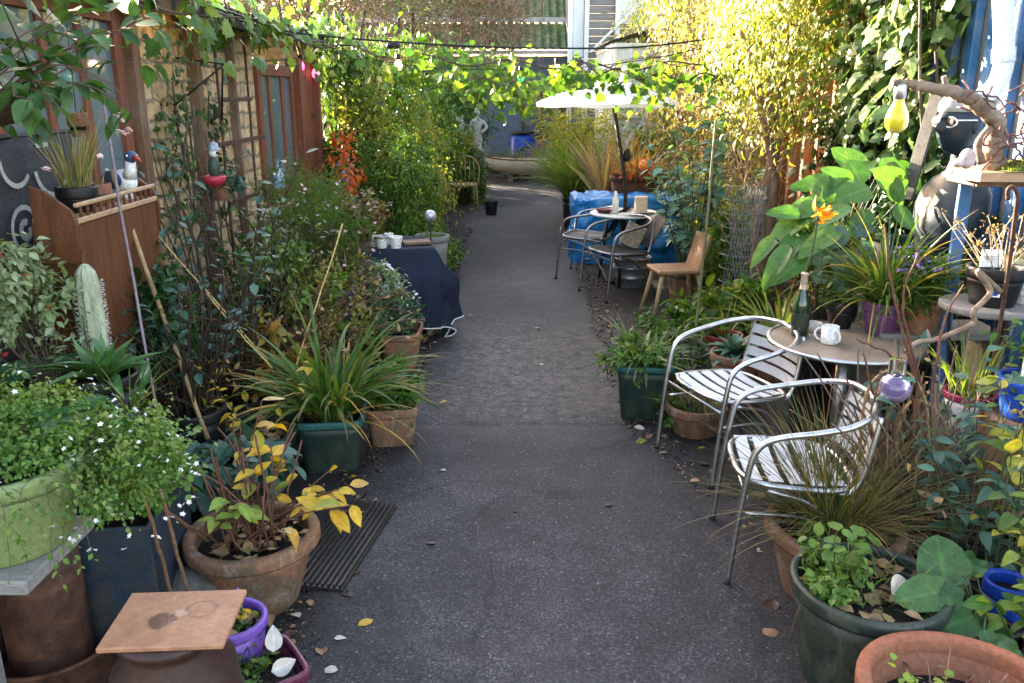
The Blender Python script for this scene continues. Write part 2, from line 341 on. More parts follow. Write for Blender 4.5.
def sprays(p, n, H, nl, L, mat, asp=.5, t='ov', r=.05, z=0, th=(0, .6), curv=(0, .7), start=.25, sr=.003, smat=None, az=None, name='foliage', droop=.2, pet=.5, base=None, nrm=(0, 0, 1), wig=.02):
    """stems with leaves set along them"""
    b = ring(n, r, z) if base is None else base
    a = (np.arctan2(b[:, 1], b[:, 0])+rng.normal(size=n)*.7) if az is None else U(n, *az)
    P = arcs(n, b, a, U(n, *th), U(n, *H), U(n, *curv), 9); w = rng.normal(size=(n, 9, 3))*wig; w[:, 0] = 0
    P = P+np.cumsum(w, 1)*.5
    st = MB(); st.tubes(P, np.linspace(1, .45, 9)*sr, 4 if sr < .006 else 6, 0); st.build('stems', smat or STEM, p)
    k = n*nl; s = np.repeat(np.arange(n), nl); u = U(k, start, 1.0); u[::nl] = 1; i = np.minimum((u*8).astype(int), 7); f = (u*8-i)[:, None]
    Q = P[s, i]*(1-f)+P[s, i+1]*f; T = nz(P[s, i+1]-P[s, i])
    d = nz(T*.4+rv(k)*.8*np.array((1, 1, .45))-np.array((0, 0, droop)))
    Ls = U(k, *L); m = MB(); m.leaves(Q+d*(Ls*pet*.15)[:, None], d, np.array(nrm)+rv(k)*.45, Ls, asp*U(k, .85, 1.15), t)
    return m.build(name, mat, p), P
def cloud(p, c, rad, n, L, mat, asp=.55, t='ov', clumps=16, spread=.4, name='foliage', droop=.25, shell=.55, stems=8, base=(0, 0, 0), smat=None, sr=.004, rnds=None, out=.6, org=None, build=True, mb=None):
    """a crown of leaf clumps round a few stems"""
    c, rad = np.array(c, float), np.array(rad, float)
    q = rv(clumps)*(rng.random((clumps, 1))**(1-shell) ); C = q*rad
    i = rng.integers(0, clumps, n); P = C[i]+rv(n)*np.abs(rng.normal(size=(n, 1)))*spread*rad*.6
    d = nz(P/rad)*out+rv(n)*.8-np.array((0, 0, droop)); m = mb or MB()
    cr = np.clip(rng.random(clumps)[i]*.6+rng.random(n)*.4, 0, 1)
    m.leaves(P+c, d, np.array((0, 0, 1.))+rv(n)*.6+P/rad*.4, U(n, *L), asp*U(n, .8, 1.2), t, rnd=cr)
    if stems:
        k = min(stems, clumps); b = np.array(base, float)+ring(k, rad[0]*.18)
        e = C[:k]*.9+c; mid = (b+e)/2+rv(k)*rad*.15; s = np.linspace(0, 1, 7)[None, :, None]
        P = (1-s)**2*b[:, None]+2*s*(1-s)*mid[:, None]+s*s*e[:, None]
        MB().tubes(P, np.linspace(1, .4, 7)*sr, 5).build('stems', smat or BARK, p, org)
    if mb is None: return m.build(name, mat, p, org)
def flowers(p, P, L, mat, petals=5, name='blossom', asp=.7, t='ov', tilt=.5, org=None, nd=None):
    n = len(P); m = MB(); nd = np.array((0, 0, 1.))+rv(n)*.8 if nd is None else nd; nd = nz(nd)
    a = nz(np.cross(nd, rv(n))); b = np.cross(nd, a); Ls = U(n, *L)
    for k in range(petals):
        d = a*math.cos(2*PI*k/petals)+b*math.sin(2*PI*k/petals)+nd*tilt; m.leaves(P, d, nd, Ls, asp, t)
    return m.build(name, mat, p, org)
def pot(p, r, h, mat, r0=.72, lip=.05, lipo=1.07, soil=.04, sq=0, rz=0, rim_mat=None, n=36, scale=(1, 1), name='pot', soil_mat=None, ribs=0):
    """pot > rim; soil : returns the soil height"""
    t = max(.006, r*.05); m = MB(); pr = [(.002, 0), (r*r0*.97, 0), (r*r0, .006)]
    for k in range(1, 7): pr.append((r*(r0+(1-r0)*k/6*.98), h*(k/6)-(lip if k == 6 else lip*k/6)))
    if ribs: pr = pr[:3]+[(q[0]*(1+(.02 if i % 2 else 0)), q[1]) for i, q in enumerate(pr[3:])]
    pr += [(r*.98-t, h-lip), (r*.9-t, h-soil-.05)]
    m.lathe(pr, n, sq=sq, rz=rz, scale=scale, wob=.01); o = m.build(name, mat, p)
    q = MB(); R = r*lipo; q.lathe([(r*.97, h-lip-.002), (R*.985, h-lip), (R, h-lip*.8), (R, h-lip*.2), (R*.985, h), (r-t*1.2, h), (r-t*1.6, h-.012), (r*.98-t, h-lip-.004)], n, sq=sq, rz=rz, scale=scale, wob=.01); q.build('rim', rim_mat or mat, o)
    s = MB(); zs = h-soil; ph = random.random()*9
    s.lathe([(r*k/7*.985, zs+.012*noise.noise((k*1.3, ph, r*9))-.012*(k > 5)) for k in range(0, 7)]+[(r*.985-t, zs-.025)], n, sq=sq, rz=rz, scale=scale, smooth=False); s.build('soil', soil_mat or SOIL, p)
    return zs
def potted(label, loc, r, h, mat, cat='potted plant', rz=0, group=None, **k):
    p = thing('potted_plant', label, cat, loc, rz, group); return p, pot(p, r, h, mat, **k)
def crumbs(p, n, r, z, L=(.03, .06), mat=None):     # dead leaves lying on the soil
    m = MB(); P = ring(n, r, z+.012); P[:, 2] += U(n, 0, .02); m.leaves(P, rv(n)*np.array((1, 1, .15)), np.array((0, 0, 1.))+rv(n)*.4, U(n, *L), .6, 'ov'); m.build('dead_leaves', mat or LBR, p)
# ================================================================== THE SETTING
# ground, path
g = MB(); g.grid(lambda u, v: ((u-.5)*160, v*200-60, -.02), 3, 3); struct('ground', g, M('earth', (.05, .04, .03), (.025, .02, .015), 6, .95, .8, dirt=(.04, .05, .02), fine=40))
def asphalt():
    m, nt, b = newmat('asphalt'); v = coords(nt)
    big = tex(nt, v, .55, 6, .65, dist=.4); mid = tex(nt, v, 5, 6, .7); fine = tex(nt, v, 95, 4, .75); agg = tex(nt, v, 48, kind='Voronoi')
    c = ramp(nt, [(.019, .0178, .0195), (.035, .0325, .035), (.06, .055, .058)], big.outputs[0], (.34, .5, .66))
    c = mixc(nt, 'MULTIPLY', .75, c, ramp(nt, [(.35,)*3, (1.45, 1.42, 1.4)], mid.outputs[0], (.32, .68)))
    c = mixc(nt, 'MULTIPLY', .8, c, ramp(nt, [(.12,)*3, (.8,)*3, (3.2, 3.0, 2.9)], fine.outputs[0], (.36, .5, .68)))
    st = ramp(nt, [(1, 1, 1), (0, 0, 0)], agg.outputs['Distance'], (.12, .3)); gate = ramp(nt, [(0, 0, 0), (1, 1, 1)], tex(nt, v, 41, 1).outputs[0], (.56, .62))
    c = mixc(nt, 'MIX', math_(nt, 'MULTIPLY', math_(nt, 'MULTIPLY', st, gate), .9), c, (.2, .185, .175))
    # the rougher, wetter stretch in the middle and wet stains
    sy = nt.nodes.new('ShaderNodeSeparateXYZ'); nt.links.new(v, sy.inputs[0])
    yy = math_(nt, 'ADD', math_(nt, 'MULTIPLY_ADD', big.outputs[0], 1.6, -.8), math_(nt, 'ADD', sy.outputs[1], math_(nt, 'MULTIPLY', mid.outputs[0], .25)))
    band = math_(nt, 'MULTIPLY', math_(nt, 'MULTIPLY', math_(nt, 'SUBTRACT', yy, 4.72), 4, clamp=True), math_(nt, 'MULTIPLY', math_(nt, 'SUBTRACT', 7.3, yy), 1.5, clamp=True))
    bl = math_(nt, 'MULTIPLY', band, .45); vc = nt.nodes.new('ShaderNodeSeparateXYZ'); ag2 = tex(nt, v, 38, kind='Voronoi'); nt.links.new(ag2.outputs['Color'], vc.inputs[0])
    c = mixc(nt, 'MULTIPLY', bl, c, ramp(nt, [(.3,)*3, (.9,)*3, (3.0, 2.9, 2.8)], vc.outputs[0], (.1, .6, 1.)))
    wet = math_(nt, 'MAXIMUM', ramp(nt, [(0, 0, 0), (1, 1, 1)], tex(nt, v, 1.7, 7, .7, dist=1).outputs[0], (.58, .66)), math_(nt, 'MULTIPLY', band, ramp(nt, [(0, 0, 0), (1, 1, 1)], tex(nt, v, 13, 8, .8).outputs[0], (.42, .6))))
    wet = math_(nt, 'MULTIPLY', wet, math_(nt, 'MULTIPLY_ADD', band, .75, .25))
    c = mixc(nt, 'MIX', math_(nt, 'MULTIPLY', wet, .4), c, (.013, .0122, .013))
    wid = math_(nt, 'MULTIPLY', math_(nt, 'MULTIPLY', math_(nt, 'SUBTRACT', 4.6, sy.outputs[1]), .625, clamp=True), .42)
    edge = math_(nt, 'MULTIPLY', math_(nt, 'SUBTRACT', math_(nt, 'ADD', math_(nt, 'MAXIMUM', math_(nt, 'MULTIPLY_ADD', sy.outputs[0], -1., -.06), math_(nt, 'SUBTRACT', sy.outputs[0], wid)), math_(nt, 'MULTIPLY', math_(nt, 'ADD', mid.outputs[0], tex(nt, v, 2.2, 4).outputs[0]), .4)), .94), 3.2, clamp=True)
    c = mixc(nt, 'MIX', math_(nt, 'MULTIPLY', edge, .8), c, (.0125, .0105, .008))
    wv = nt.nodes.new('ShaderNodeVectorMath'); wv.operation = 'MULTIPLY_ADD'; wv.inputs[1].default_value = (.35,)*3; nt.links.new(tex(nt, v, 2.6, 6, .7).outputs['Color'], wv.inputs[0]); nt.links.new(v, wv.inputs[2])
    ck = nt.nodes.new('ShaderNodeTexVoronoi'); ck.feature = 'DISTANCE_TO_EDGE'; ck.inputs['Scale'].default_value = .75; nt.links.new(wv.outputs[0], ck.inputs['Vector'])
    crack = math_(nt, 'MULTIPLY', math_(nt, 'SUBTRACT', 1, math_(nt, 'MULTIPLY', ck.outputs['Distance'], 75), clamp=True), ramp(nt, [(0, 0, 0), (1, 1, 1)], tex(nt, v, 1.3, 3).outputs[0], (.46, .56)))
    c = mixc(nt, 'MIX', math_(nt, 'MULTIPLY', crack, .75), c, (.006, .006, .006))
    pt = ramp(nt, [(0, 0, 0), (1, 1, 1)], tex(nt, v, .9, 5, .6, dist=2).outputs[0], (.55, .6)); c = mixc(nt, 'MIX', math_(nt, 'MULTIPLY', pt, .3), c, (.052, .046, .047))
    sp = ramp(nt, [(0, 0, 0), (1, 1, 1)], tex(nt, v, 9, 5, .8, dist=.5).outputs[0], (.66, .7)); c = mixc(nt, 'MIX', math_(nt, 'MULTIPLY', sp, .8), c, (.008, .0075, .008))
    nt.links.new(c, b.inputs['Base Color'])
    nt.links.new(math_(nt, 'SUBTRACT', math_(nt, 'MULTIPLY_ADD', mid.outputs[0], .25, .62), math_(nt, 'MULTIPLY', wet, .3)), b.inputs['Roughness'])
    b1 = bump(nt, mid.outputs[0], .2, .02); b2 = bump(nt, fine.outputs[0], .75, .006, b1)
    b3 = bump(nt, math_(nt, 'MULTIPLY', math_(nt, 'ADD', ag2.outputs['Distance'], tex(nt, v, 60, 5).outputs[0]), math_(nt, 'MULTIPLY_ADD', band, .5, .06)), .8, .008, b2)
    b.inputs['Specular IOR Level'].default_value = .3; nt.links.new(b3, b.inputs['Normal']); return m
def path_h(x, y):
    h = .008+.006*noise.noise((x*1.1, y*.8, 3))+.004*noise.noise((x*5, y*4, 1))
    s = y+.05*noise.noise((x*2, 4, 0)); h += .016/(1+math.exp(max(-50, min(50, -(4.62-s)*60))))          # the nearer slab stands a little higher
    h -= .014*math.exp(-((s-4.66)/.025)**2)+.008*math.exp(-((s-6.95+.04*math.sin(x*4))/.02)**2)
    e = min(1, max(0, min(x+.95, 1.3-x)*6)); return max(.001, h*e)
def pe(y, s):   # edges of the path
    n = .05*noise.noise((y*1.7, s*9, 0))
    return (-.74+n-.25*max(0, 2.6-y)) if s < 0 else (.66+n+.5*max(0, min(1, (4.6-y)/1.6)))
ys = np.concatenate([np.linspace(.4, 8, 420), np.linspace(8.05, 21.5, 200)])
g = MB(); V = np.array([(x, y, path_h(x, y)) for y in ys for x in np.linspace(-1.2, 1.42, 60)])
i = (np.arange(len(ys)-1)[:, None]*60+np.arange(59)).ravel(); g.add(V, np.stack([i, i+60, i+61, i+1], 1), 0, None, True); struct('path', g, asphalt())
g = MB(); g.grid(lambda u, v: (.55+u*2.1, 1.2+v*5.2, -.006+.004*noise.noise((u*9, v*14, 0))), 40, 80)
struct('paving', g, M('old_concrete', (.052, .046, .038), (.026, .023, .019), 3, .85, .6, dirt=(.012, .0115, .008), dirt_amt=.85, dirt_scale=2.2, fine=90))
g = MB(); g.grid(lambda u, v: (-2.3+u*1.62, 1.2+v*8, -.005+.006*noise.noise((u*9, v*14, 2))), 30, 80)
struct('border_soil', g, M('border_earth', (.017, .0145, .0135), (.008, .0065, .006), 9, .8, .8, dirt=(.022, .02, .014), dirt_amt=.7, fine=80))
# crumbs of dirt and leaf litter along both edges of the path
n = 6500; sd = np.where(rng.random(n) < .5, -1, 1); yy = U(n, 1.9, 15)**1; ex = np.array([pe(y, s) for y, s in zip(yy, sd)]); P = np.stack([ex+sd*np.abs(rng.normal(size=n))*.2-sd*.05, yy, np.full(n, .024)], 1)
m = MB(); m.leaves(P, rv(n)*np.array((1, 1, .12)), np.array((0, 0, 1.))+rv(n)*.3, U(n, .005, .03)*U(n, .4, 1), .7, 'dia'); tag(m.build('leaf_litter', LBR), 'fine crumbled leaf litter and dirt along both edges of the path', 'leaf litter', None, 'stuff')

n = 9000; sd = np.where(rng.random(n) < .5, -1, 1); yy = U(n, 1.9, 12); ex = np.array([pe(y, s) for y, s in zip(yy, sd)]); P = np.stack([ex+sd*np.abs(rng.normal(size=n))*.13-sd*.06, yy, np.full(n, .022)], 1)
m = MB(); m.leaves(P, rv(n), rv(n), U(n, .004, .016), .9, 'dia'); tag(m.build('soil_crumbs', SOIL), 'dark crumbs of spilt soil and grit along the edges of the path', 'soil crumbs', None, 'stuff')
# ------------------------------------------------------------------ left cottage of sandstone with red timber
WX = -2.3
def sandstone():
    m, nt, b = newmat('sandstone'); v = coords(nt); s = nt.nodes.new('ShaderNodeSeparateXYZ'); nt.links.new(v, s.inputs[0])
    cb = nt.nodes.new('ShaderNodeCombineXYZ'); nt.links.new(s.outputs[1], cb.inputs[0]); nt.links.new(s.outputs[2], cb.inputs[1])
    w = tex(nt, v, 4.5, 6, .7); vm = nt.nodes.new('ShaderNodeVectorMath'); vm.operation = 'MULTIPLY_ADD'; vm.inputs[1].default_value = (.11,)*3
    nt.links.new(w.outputs['Color'], vm.inputs[0]); nt.links.new(cb.outputs[0], vm.inputs[2])
    br = nt.nodes.new('ShaderNodeTexBrick'); nt.links.new(vm.outputs[0], br.inputs['Vector'])
    for k, x in (('Scale', 1), ('Brick Width', .25), ('Row Height', .118), ('Mortar Size', .016), ('Mortar Smooth', .4), ('Bias', -.1)): br.inputs[k].default_value = x
    br.inputs['Color1'].default_value = (.58, .43, .25, 1); br.inputs['Color2'].default_value = (.42, .27, .14, 1); br.inputs['Mortar'].default_value = (.2, .15, .1, 1)
    n = tex(nt, v, 14, 8, .7); n2 = tex(nt, v, 2.2, 5)
    c = mixc(nt, 'MULTIPLY', .95, br.outputs['Color'], ramp(nt, [(.4,)*3, (1.35, 1.3, 1.2)], n.outputs[0], (.28, .7)))
    c = mixc(nt, 'MIX', math_(nt, 'MULTIPLY', ramp(nt, [(0, 0, 0), (1, 1, 1)], n2.outputs[0], (.5, .68)), .55), c, (.13, .1, .07))
    n3 = tex(nt, v, 5, 8, .75, dist=1); c = mixc(nt, 'MIX', math_(nt, 'MULTIPLY', ramp(nt, [(0, 0, 0), (1, 1, 1)], n3.outputs[0], (.55, .66)), .5), c, (.55, .48, .38))
    nt.links.new(c, b.inputs['Base Color']); b.inputs['Roughness'].default_value = .9
    nt.links.new(bump(nt, n.outputs[0], .8, .02, bump(nt, br.outputs['Fac'], -.9, .02)), b.inputs['Normal']); return m
SAND = sandstone()
PANE = newmat('reflection_tinted_glass')[0]; b_ = PANE.node_tree.nodes['Principled BSDF']; b_.inputs['Base Color'].default_value = (.1, .135, .15, 1); b_.inputs['Roughness'].default_value = .04; b_.inputs['Specular IOR Level'].default_value = .9  # opaque pane: its reflection is put into the blue-grey base colour
cot = thing('cottage', 'low sandstone cottage with red timber windows along the left side of the path', 'house', (WX, 6.4, 0))
O = np.array((WX, 6.4, 0))
w = MB()
w.box((WX-.15, 6.35, 1.2), (.3, 2.5, 2.5), 0, bev=.02)
w.box((WX-.15, 4.4, .5), (.3, 1.396, 1.0), 0, bev=.02); w.box((WX-.15, 8.2, .46), (.3, 1.196, .94), 0, bev=.02); w.box((WX-.15, 2.6, 1.2), (.3, 2.19, 2.5), 0, bev=.02)
w.box((WX-.2, 9.29, 1.2), (.3, .97, 2.44)); w.build('wall', SAND, cot, O)  # unseen solid box added behind the door to stop sun leaking onto the path
def window(y0, y1, z0, z1, posts, mat, pmat):
    f = MB(); x = WX+.004
    f.box((x, (y0+y1)/2, z1-.05), (.05, y1-y0-.2, .1), 0); f.box((x+.02, (y0+y1)/2, z0+.04), (.18, y1-y0-.2, .08), 0)
    for y in (y0+.05, y1-.05): f.box((x, y, (z0+z1)/2), (.052, .1, z1-z0), 0)
    for y in posts: f.box((x-.004, y, (z0+z1)/2), (.04, .06, z1-z0-.18), 0)
    o = f.build('window', mat, cot, O); q = MB(); q.box((WX-.006, (y0+y1)/2, (z0+z1)/2), (.012, y1-y0-.18, z1-z0-.16)); q.build('pane', pmat, o, O)
    c = MB(); c.grid(lambda u, v: (WX-.13+.02*math.sin(v*60), y0+.08+(y1-y0-.16)*v, z0+.08+(z1-z0-.16)*u), 2, 90)
    c.build('curtain', M('net_curtain', (.5, .5, .47), (.3, .33, .33), 3, .9, 0), o, O)
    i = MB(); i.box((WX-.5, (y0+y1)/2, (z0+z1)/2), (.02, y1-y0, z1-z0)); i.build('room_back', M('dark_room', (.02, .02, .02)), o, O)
window(3.72, 5.08, 1.02, 2.36, (4.26, 4.62), REDW, PANE)
window(7.6, 8.8, .95, 2.12, (7.98, 8.4), REDW, PANE)
d = MB()
for k in range(5): d.box((WX+.0, 8.92+k*.145, 1.1), (.06, .139, 2.2), 0, bev=.006)
d.box((WX+.04, 8.84, 1.1), (.1, .06, 2.2), 0); d.box((WX+.04, 9.62, 1.1), (.1, .06, 2.2), 0); d.build('door', REDW, cot, O)
h = MB(); h.tubes(catmull([(WX+.06, 9.5, 1.0), (WX+.1, 9.5, 1.0), (WX+.1, 9.4, 1.0)], 4), .009, 6); h.build('handle', IRON, cot, O)
f = MB(); f.box((WX+.03, 6.12, 1.2), (.09, .085, 2.3), 0); f.box((WX+.03, 6.92, 1.2), (.06, .05, 2.3), 0); f.box((WX+.02, 5.16, 1.2), (.1, .1, 2.3), 0); f.build('timber_post', BROWNW, cot, O)
r = MB()
def corr(u, v): x = -2.14-u*2.6; return (x, 1.2+v*8.6, 2.46+u*.42+.018*math.sin(v*8.6*2*PI/.09))
r.grid(corr, 5, 720); r.grid(lambda u, v: tuple(np.array(corr(u, v))-(0, 0, .006)), 5, 720)
r.build('roof', M('roof_sheet', (.1, .075, .055), (.05, .04, .03), 4, .8, .3), cot, O)
f = MB(); f.box((-2.18, 5.5, 2.395), (.03, 8.6, .1)); f.build('fascia', M('dark_fascia', (.05, .035, .025), (.025, .018, .014), 9, .8, .3), cot, O)
for k in range(12):
    f = MB(); f.box((-2.25, 1.6+k*.72, 2.39), (.12, .05, .07)); f.build('rafter_end', BROWNW, cot, O)
# ------------------------------------------------------------------ the far end
bk = thing('shed', 'blue-grey boarded shed closing the far end of the path', 'shed', (0, 22.2, 0)); O = np.array((0, 22.2, 0))
m = MB()
for k in range(44): m.box((-4.2+k*.13, 22.2, 1.35), (.1296, .05, 2.7), 0, bev=.006)
m.build('wall', M('bluegrey_boards', (.15, .19, .25), (.1, .13, .18), 5, .7, .2), bk, O)
f = MB()
for a in ((.02, 22.14, 1.35, .07, .09, 1.3), (.98, 22.14, 1.35, .07, .09, 1.3), (.5, 22.14, 1.96, .886, .09, .08), (.5, 22.14, .76, .886, .09, .08), (.48, 22.15, 1.35, .06, .07, 1.11)): f.box(a[:3], a[3:])
f = f.build('window', ORW, bk, O); q = MB(); q.box((.5, 22.17, 1.35), (.9, .012, 1.15)); q.build('pane', PANE, f, O)
gm = M('mossy_sheet', (.06, .115, .05), (.02, .05, .03), 3, .85, .3, dirt=(.22, .24, .09), dirt_amt=.7, dirt_scale=4)
for (y0, z0, y1, z1) in ((22.0, 2.86, 23.2, 3.55), (23.1, 3.62, 25.4, 5.3)):
    r = MB(); r.grid(lambda u, v: (-4.4+v*5.9, y0+(y1-y0)*u, z0+(z1-z0)*u+.028*math.sin(v*5.9*2*PI/.2)), 3, 420); r.build('roof', gm, bk, O)
m = MB(); m.box((-1.45, 23.02, 3.6), (5.9, .05, .12)); m.box((-1.45, 22.02, 2.78), (5.9, .06, .09)); m.build('fascia', M('painted_fascia', (.55, .58, .58), (.4, .42, .42), 5, .6, .1), bk, O)
ho = thing('house', 'timber clad house with white window posts above the far end', 'house', (2.4, 20, 0)); O = np.array((2.4, 20, 0))
m = MB()
for k in range(36): m.box((2.55, 20.2+.004*(k % 2), .09+k*.16), (2.9, .05, .156), 0, bev=.01)
m.box((4.0, 22.4, 2.9), (.05, 4.2, 5.7)); m.box((1.13, 22.4, 2.9), (.05, 4.2, 5.7)); m.build('wall', GREYW, ho, O)
m = MB()
for x, wd in ((1.06, .1), (1.42, .1), (2.1, .1), (2.5, .07), (2.9, .07), (3.3, .07)): m.box((x, 20.12, 2.9), (wd, .1, 5.8))
m.bar((1.5, 20.0, 2.7), (2.6, 20.0, 3.75), .12, .05); m.build('white_post', WHITEPAINT, ho, O)
m = MB(); m.box((1.24, 20.16, 3.9), (.24, .02, 2.6)); m.box((2.7, 20.16, 4.4), (1.1, .02, 2.2)); m.build('pane', M('pale_pane', (.6, .63, .66), (.5, .53, .56), 2, .1, 0), ho, O)
m = MB(); m.grid(lambda u, v: (.9+3.3*v, 19.7+u*5, 5.8+u*1.5), 3, 3); m.build('roof', gm, ho, O)
con = thing('conservatory', 'white framed glazed lean-to behind the white parasol', 'conservatory', (2.2, 14, 0)); O = np.array((2.2, 14, 0))
f = MB()
for k in range(6): f.box((1.45+k*.24, 14, 1.3), (.05, .06, 2.6))
for k in range(9): f.box((1.43, 14.13+k*.35, 1.3), (.06, .05, 2.6))
for z in (.5, 1.5, 2.56): f.box((2.08, 13.985, z), (1.25, .05, .07)); f.box((1.42, 15.55, z), (.05, 3.0, .07))
f.build('frame', WHITEPAINT, con, O)
q = MB(); q.box((2.05, 14.01, 1.55), (1.18, .012, 2.0)); q.box((1.44, 15.55, 1.55), (.012, 2.9, 2.0)); q.build('pane', M('milky_pane', (.7, .72, .72), (.6, .63, .65), 2, .15, 0), con, O)
q = MB(); q.box((2.05, 14.01, .26), (1.18, .04, .5)); q.box((1.44, 15.55, .26), (.04, 2.9, .5)); q.build('panel', WHITEPAINT, con, O)
q = MB(); q.grid(lambda u, v: (1.3+1.5*u, 13.9+v*3.2, 2.62+u*.4), 3, 3); q.build('roof', WHITEPAINT, con, O)
# bare twiggy hedge above the far left
hd = thing('bare_hedge', 'tall bare brown twiggy hedge rising over the far left', 'hedge', (-3, 19.4, 0)); O = np.array((-3, 19.4, 0))
n = 2600; b = np.stack([U(n, -7.5, -.05), U(n, 18.6, 20.4), U(n, 1.2, 4.2)], 1)
P = arcs(n, b, U(n, 0, 2*PI), U(n, 0, 1.2), U(n, .6, 1.7), U(n, .4, 2.4), 6)+np.cumsum(rng.normal(size=(n, 6, 3))*.03, 1)
P[..., 0] = np.minimum(P[..., 0], .2+.3*rng.random((n, 1))); P[..., 2] = np.where((b[:, :1] > -1.6) & (b[:, 2:] < 2.4), P[..., 2]+1.5, P[..., 2])
MB().tubes(P, np.linspace(1, .4, 6)*U(n, .006, .014)[:, None], 3).build('twigs', TWIG, hd, O)
n = 60; b = np.stack([U(n, -7.5, -1.6), U(n, 18.8, 20.2), np.zeros(n)], 1); MB().tubes(arcs(n, b, U(n, 0, 6.3), U(n, 0, .15), U(n, 2, 4), U(n, 0, .3), 7), .03, 5).build('trunk', BARK, hd, O)
n = 7000; C = np.stack([U(70, -7.5, -.4), U(70, 18.6, 20), U(70, .6, 4.4)], 1)[rng.integers(0, 70, n)]+rng.normal(size=(n, 3))*.3; C[:, 0] = np.minimum(C[:, 0], .3)
MB().leaves(C, rv(n), rv(n), U(n, .05, .1), .6, 'dia').build('foliage', LV, hd, O)
def bush(label, name, c, rad, n, L, mat, asp=.6, t='ov', clumps=30, spread=.45, cat='bush', base=None, stems=8, sr=.012, droop=.2, **k):
    p = thing(name, label, cat, (c[0], c[1], 0)); O = np.array((c[0], c[1], 0))
    cloud(p, c, rad, n, L, mat, asp, t, clumps, spread, base=base or (c[0], c[1], 0), stems=stems, sr=sr, droop=droop, org=O, **k); return p, O
# big backing trees far off behind the shed and the right wall
for i, (c, rad, mt, lab) in enumerate([((-8, 30, 4), (5, 3, 5), LD, 'dark broad tree far off behind the bare hedge'), ((9, 30, 5), (6, 3, 5), LG, 'broad green tree far off behind the house')]):
    p, O = bush(lab, 'tree', c, rad, 5000, (.25, .45), mt, .7, 'dia', 60, .35, 'tree', None, 10, .12)
    MB().tubes(arcs(1, (c[0], c[1], 0), 1, .02, 4, .05, 6), np.linspace(.3, .18, 6), 9).build('trunk', BARK, p, O)
# ------------------------------------------------------------------ left hedge bank beyond the cottage
fl = thing('timber_fence', 'rough timber fence buried in ivy beyond the red door', 'fence', (-2.35, 13, 0)); O = np.array((-2.35, 13, 0))
m = MB()
for k in range(52): m.box((-2.35+.01*(k % 3), 9.8+k*.14, .65), (.025, .132, 1.3), 0, bev=.004)
m.build('board', BROWNW, fl, O)
for k in range(5):
    m = MB(); m.box((-2.29, 9.8+k*1.75, 1.15), (.08, .08, 2.3)); m.build('post', GREYW, fl, O)
def ivy(label, boxfn, n, L, mat, org, t='ivy', asp=1, face=(1, 0, 0), name='ivy', cl=60, sp=.16, cat='climber', vines=30, vr=.006, smat=None, down=.8):
    p = thing(name, label, cat, org); C = np.array([boxfn() for _ in range(cl)]); i = rng.integers(0, cl, n); P = C[i]+rng.normal(size=(n, 3))*sp
    d = np.array((0, 0, -down))+rv(n)*.7+np.array(face)*.35; nr = np.array(face)*1.0+np.array((0, 0, .5))+rv(n)*.5
    MB().leaves(P, d, nr, U(n, *L), asp*U(n, .85, 1.15), t, rnd=np.clip(rng.random(cl)[i]*.55+rng.random(n)*.45, 0, 1)).build('foliage', mat, p, org)
    if vines:
        q = C[rng.integers(0, cl, vines)]; b = q.copy(); b[:, 2] = 0; b[:, :2] += rng.normal(size=(vines, 2))*.25; s = np.linspace(0, 1, 9)[None, :, None]
        MB().tubes(b[:, None]*(1-s)+q[:, None]*s+np.cumsum(rng.normal(size=(vines, 9, 3))*.03, 1), vr, 5).build('stems', smat or BARK, p, org)
    return p
R = random.uniform
ivy('broad sheet of dark ivy hanging beside the red door', lambda: (-2.28+R(0, .35), R(9.75, 11.2), R(.6, 2.5)), 3600, (.05, .1), leafmat('ivy_mid', [(.02, .05, .014), (.04, .085, .02), (.07, .12, .03)]), np.array((-2.2, 10.4, 0)))
ivy('sunny yellow-green ivy topping the left fence', lambda: (-2.25+R(-.15, .75), R(10.6, 16.5), R(1.5, 2.5)), 4200, (.05, .1), LV, np.array((-2.1, 13, 0)), cl=90, sp=.2)
bush('feathery bright green bush behind the navy tablecloth', 'bush', (-1.3, 8.9, .8), (.45, .75, .7), 9000, (.03, .07), LG, .3, 'lance', 60, .4)
bush('yellow-green bush leaning towards the path past the table', 'bush', (-1.35, 10.6, .95), (.6, .9, .95), 8500, (.04, .08), LY, .35, 'lance', 60, .4)
bush('mixed green bush behind the bamboo chair', 'bush', (-1.45, 12.8, .95), (.6, .95, 1.0), 7000, (.05, .09), LG, .5, 'ov', 50, .4)
bush('grey-green bush around the white statues', 'bush', (-1.55, 15.2, .8), (.75, .9, .8), 5200, (.05, .1), leafmat('leaf_greygreen', [(.06, .09, .05), (.1, .14, .08), (.16, .18, .1)]), .4, 'lance', 40, .4)
bush('tall spiky dark bush in front of the blue-grey shed', 'bush', (-1.5, 17.4, 1.1), (.75, .8, 1.1), 4200, (.1, .22), LB, .2, 'lance', 40, .4)
p, O = bush('low mounded green plants at the path edge by the planter', 'bush', (-.92, 8.9, .22), (.22, .9, .25), 3200, (.03, .07), LG, .5, 'ov', 30, .4, stems=4, sr=.004)
p, O = bush('red-leaved bush below the red door', 'bush', (-1.66, 8.1, 1.2), (.18, .26, .4), 420, (.04, .08), LR, .55, 'ov', 22, .4, sr=.006)
# ================================================================== LEFT SIDE, near to far
def xyz(px, py, Y): return at(px, py, Y)
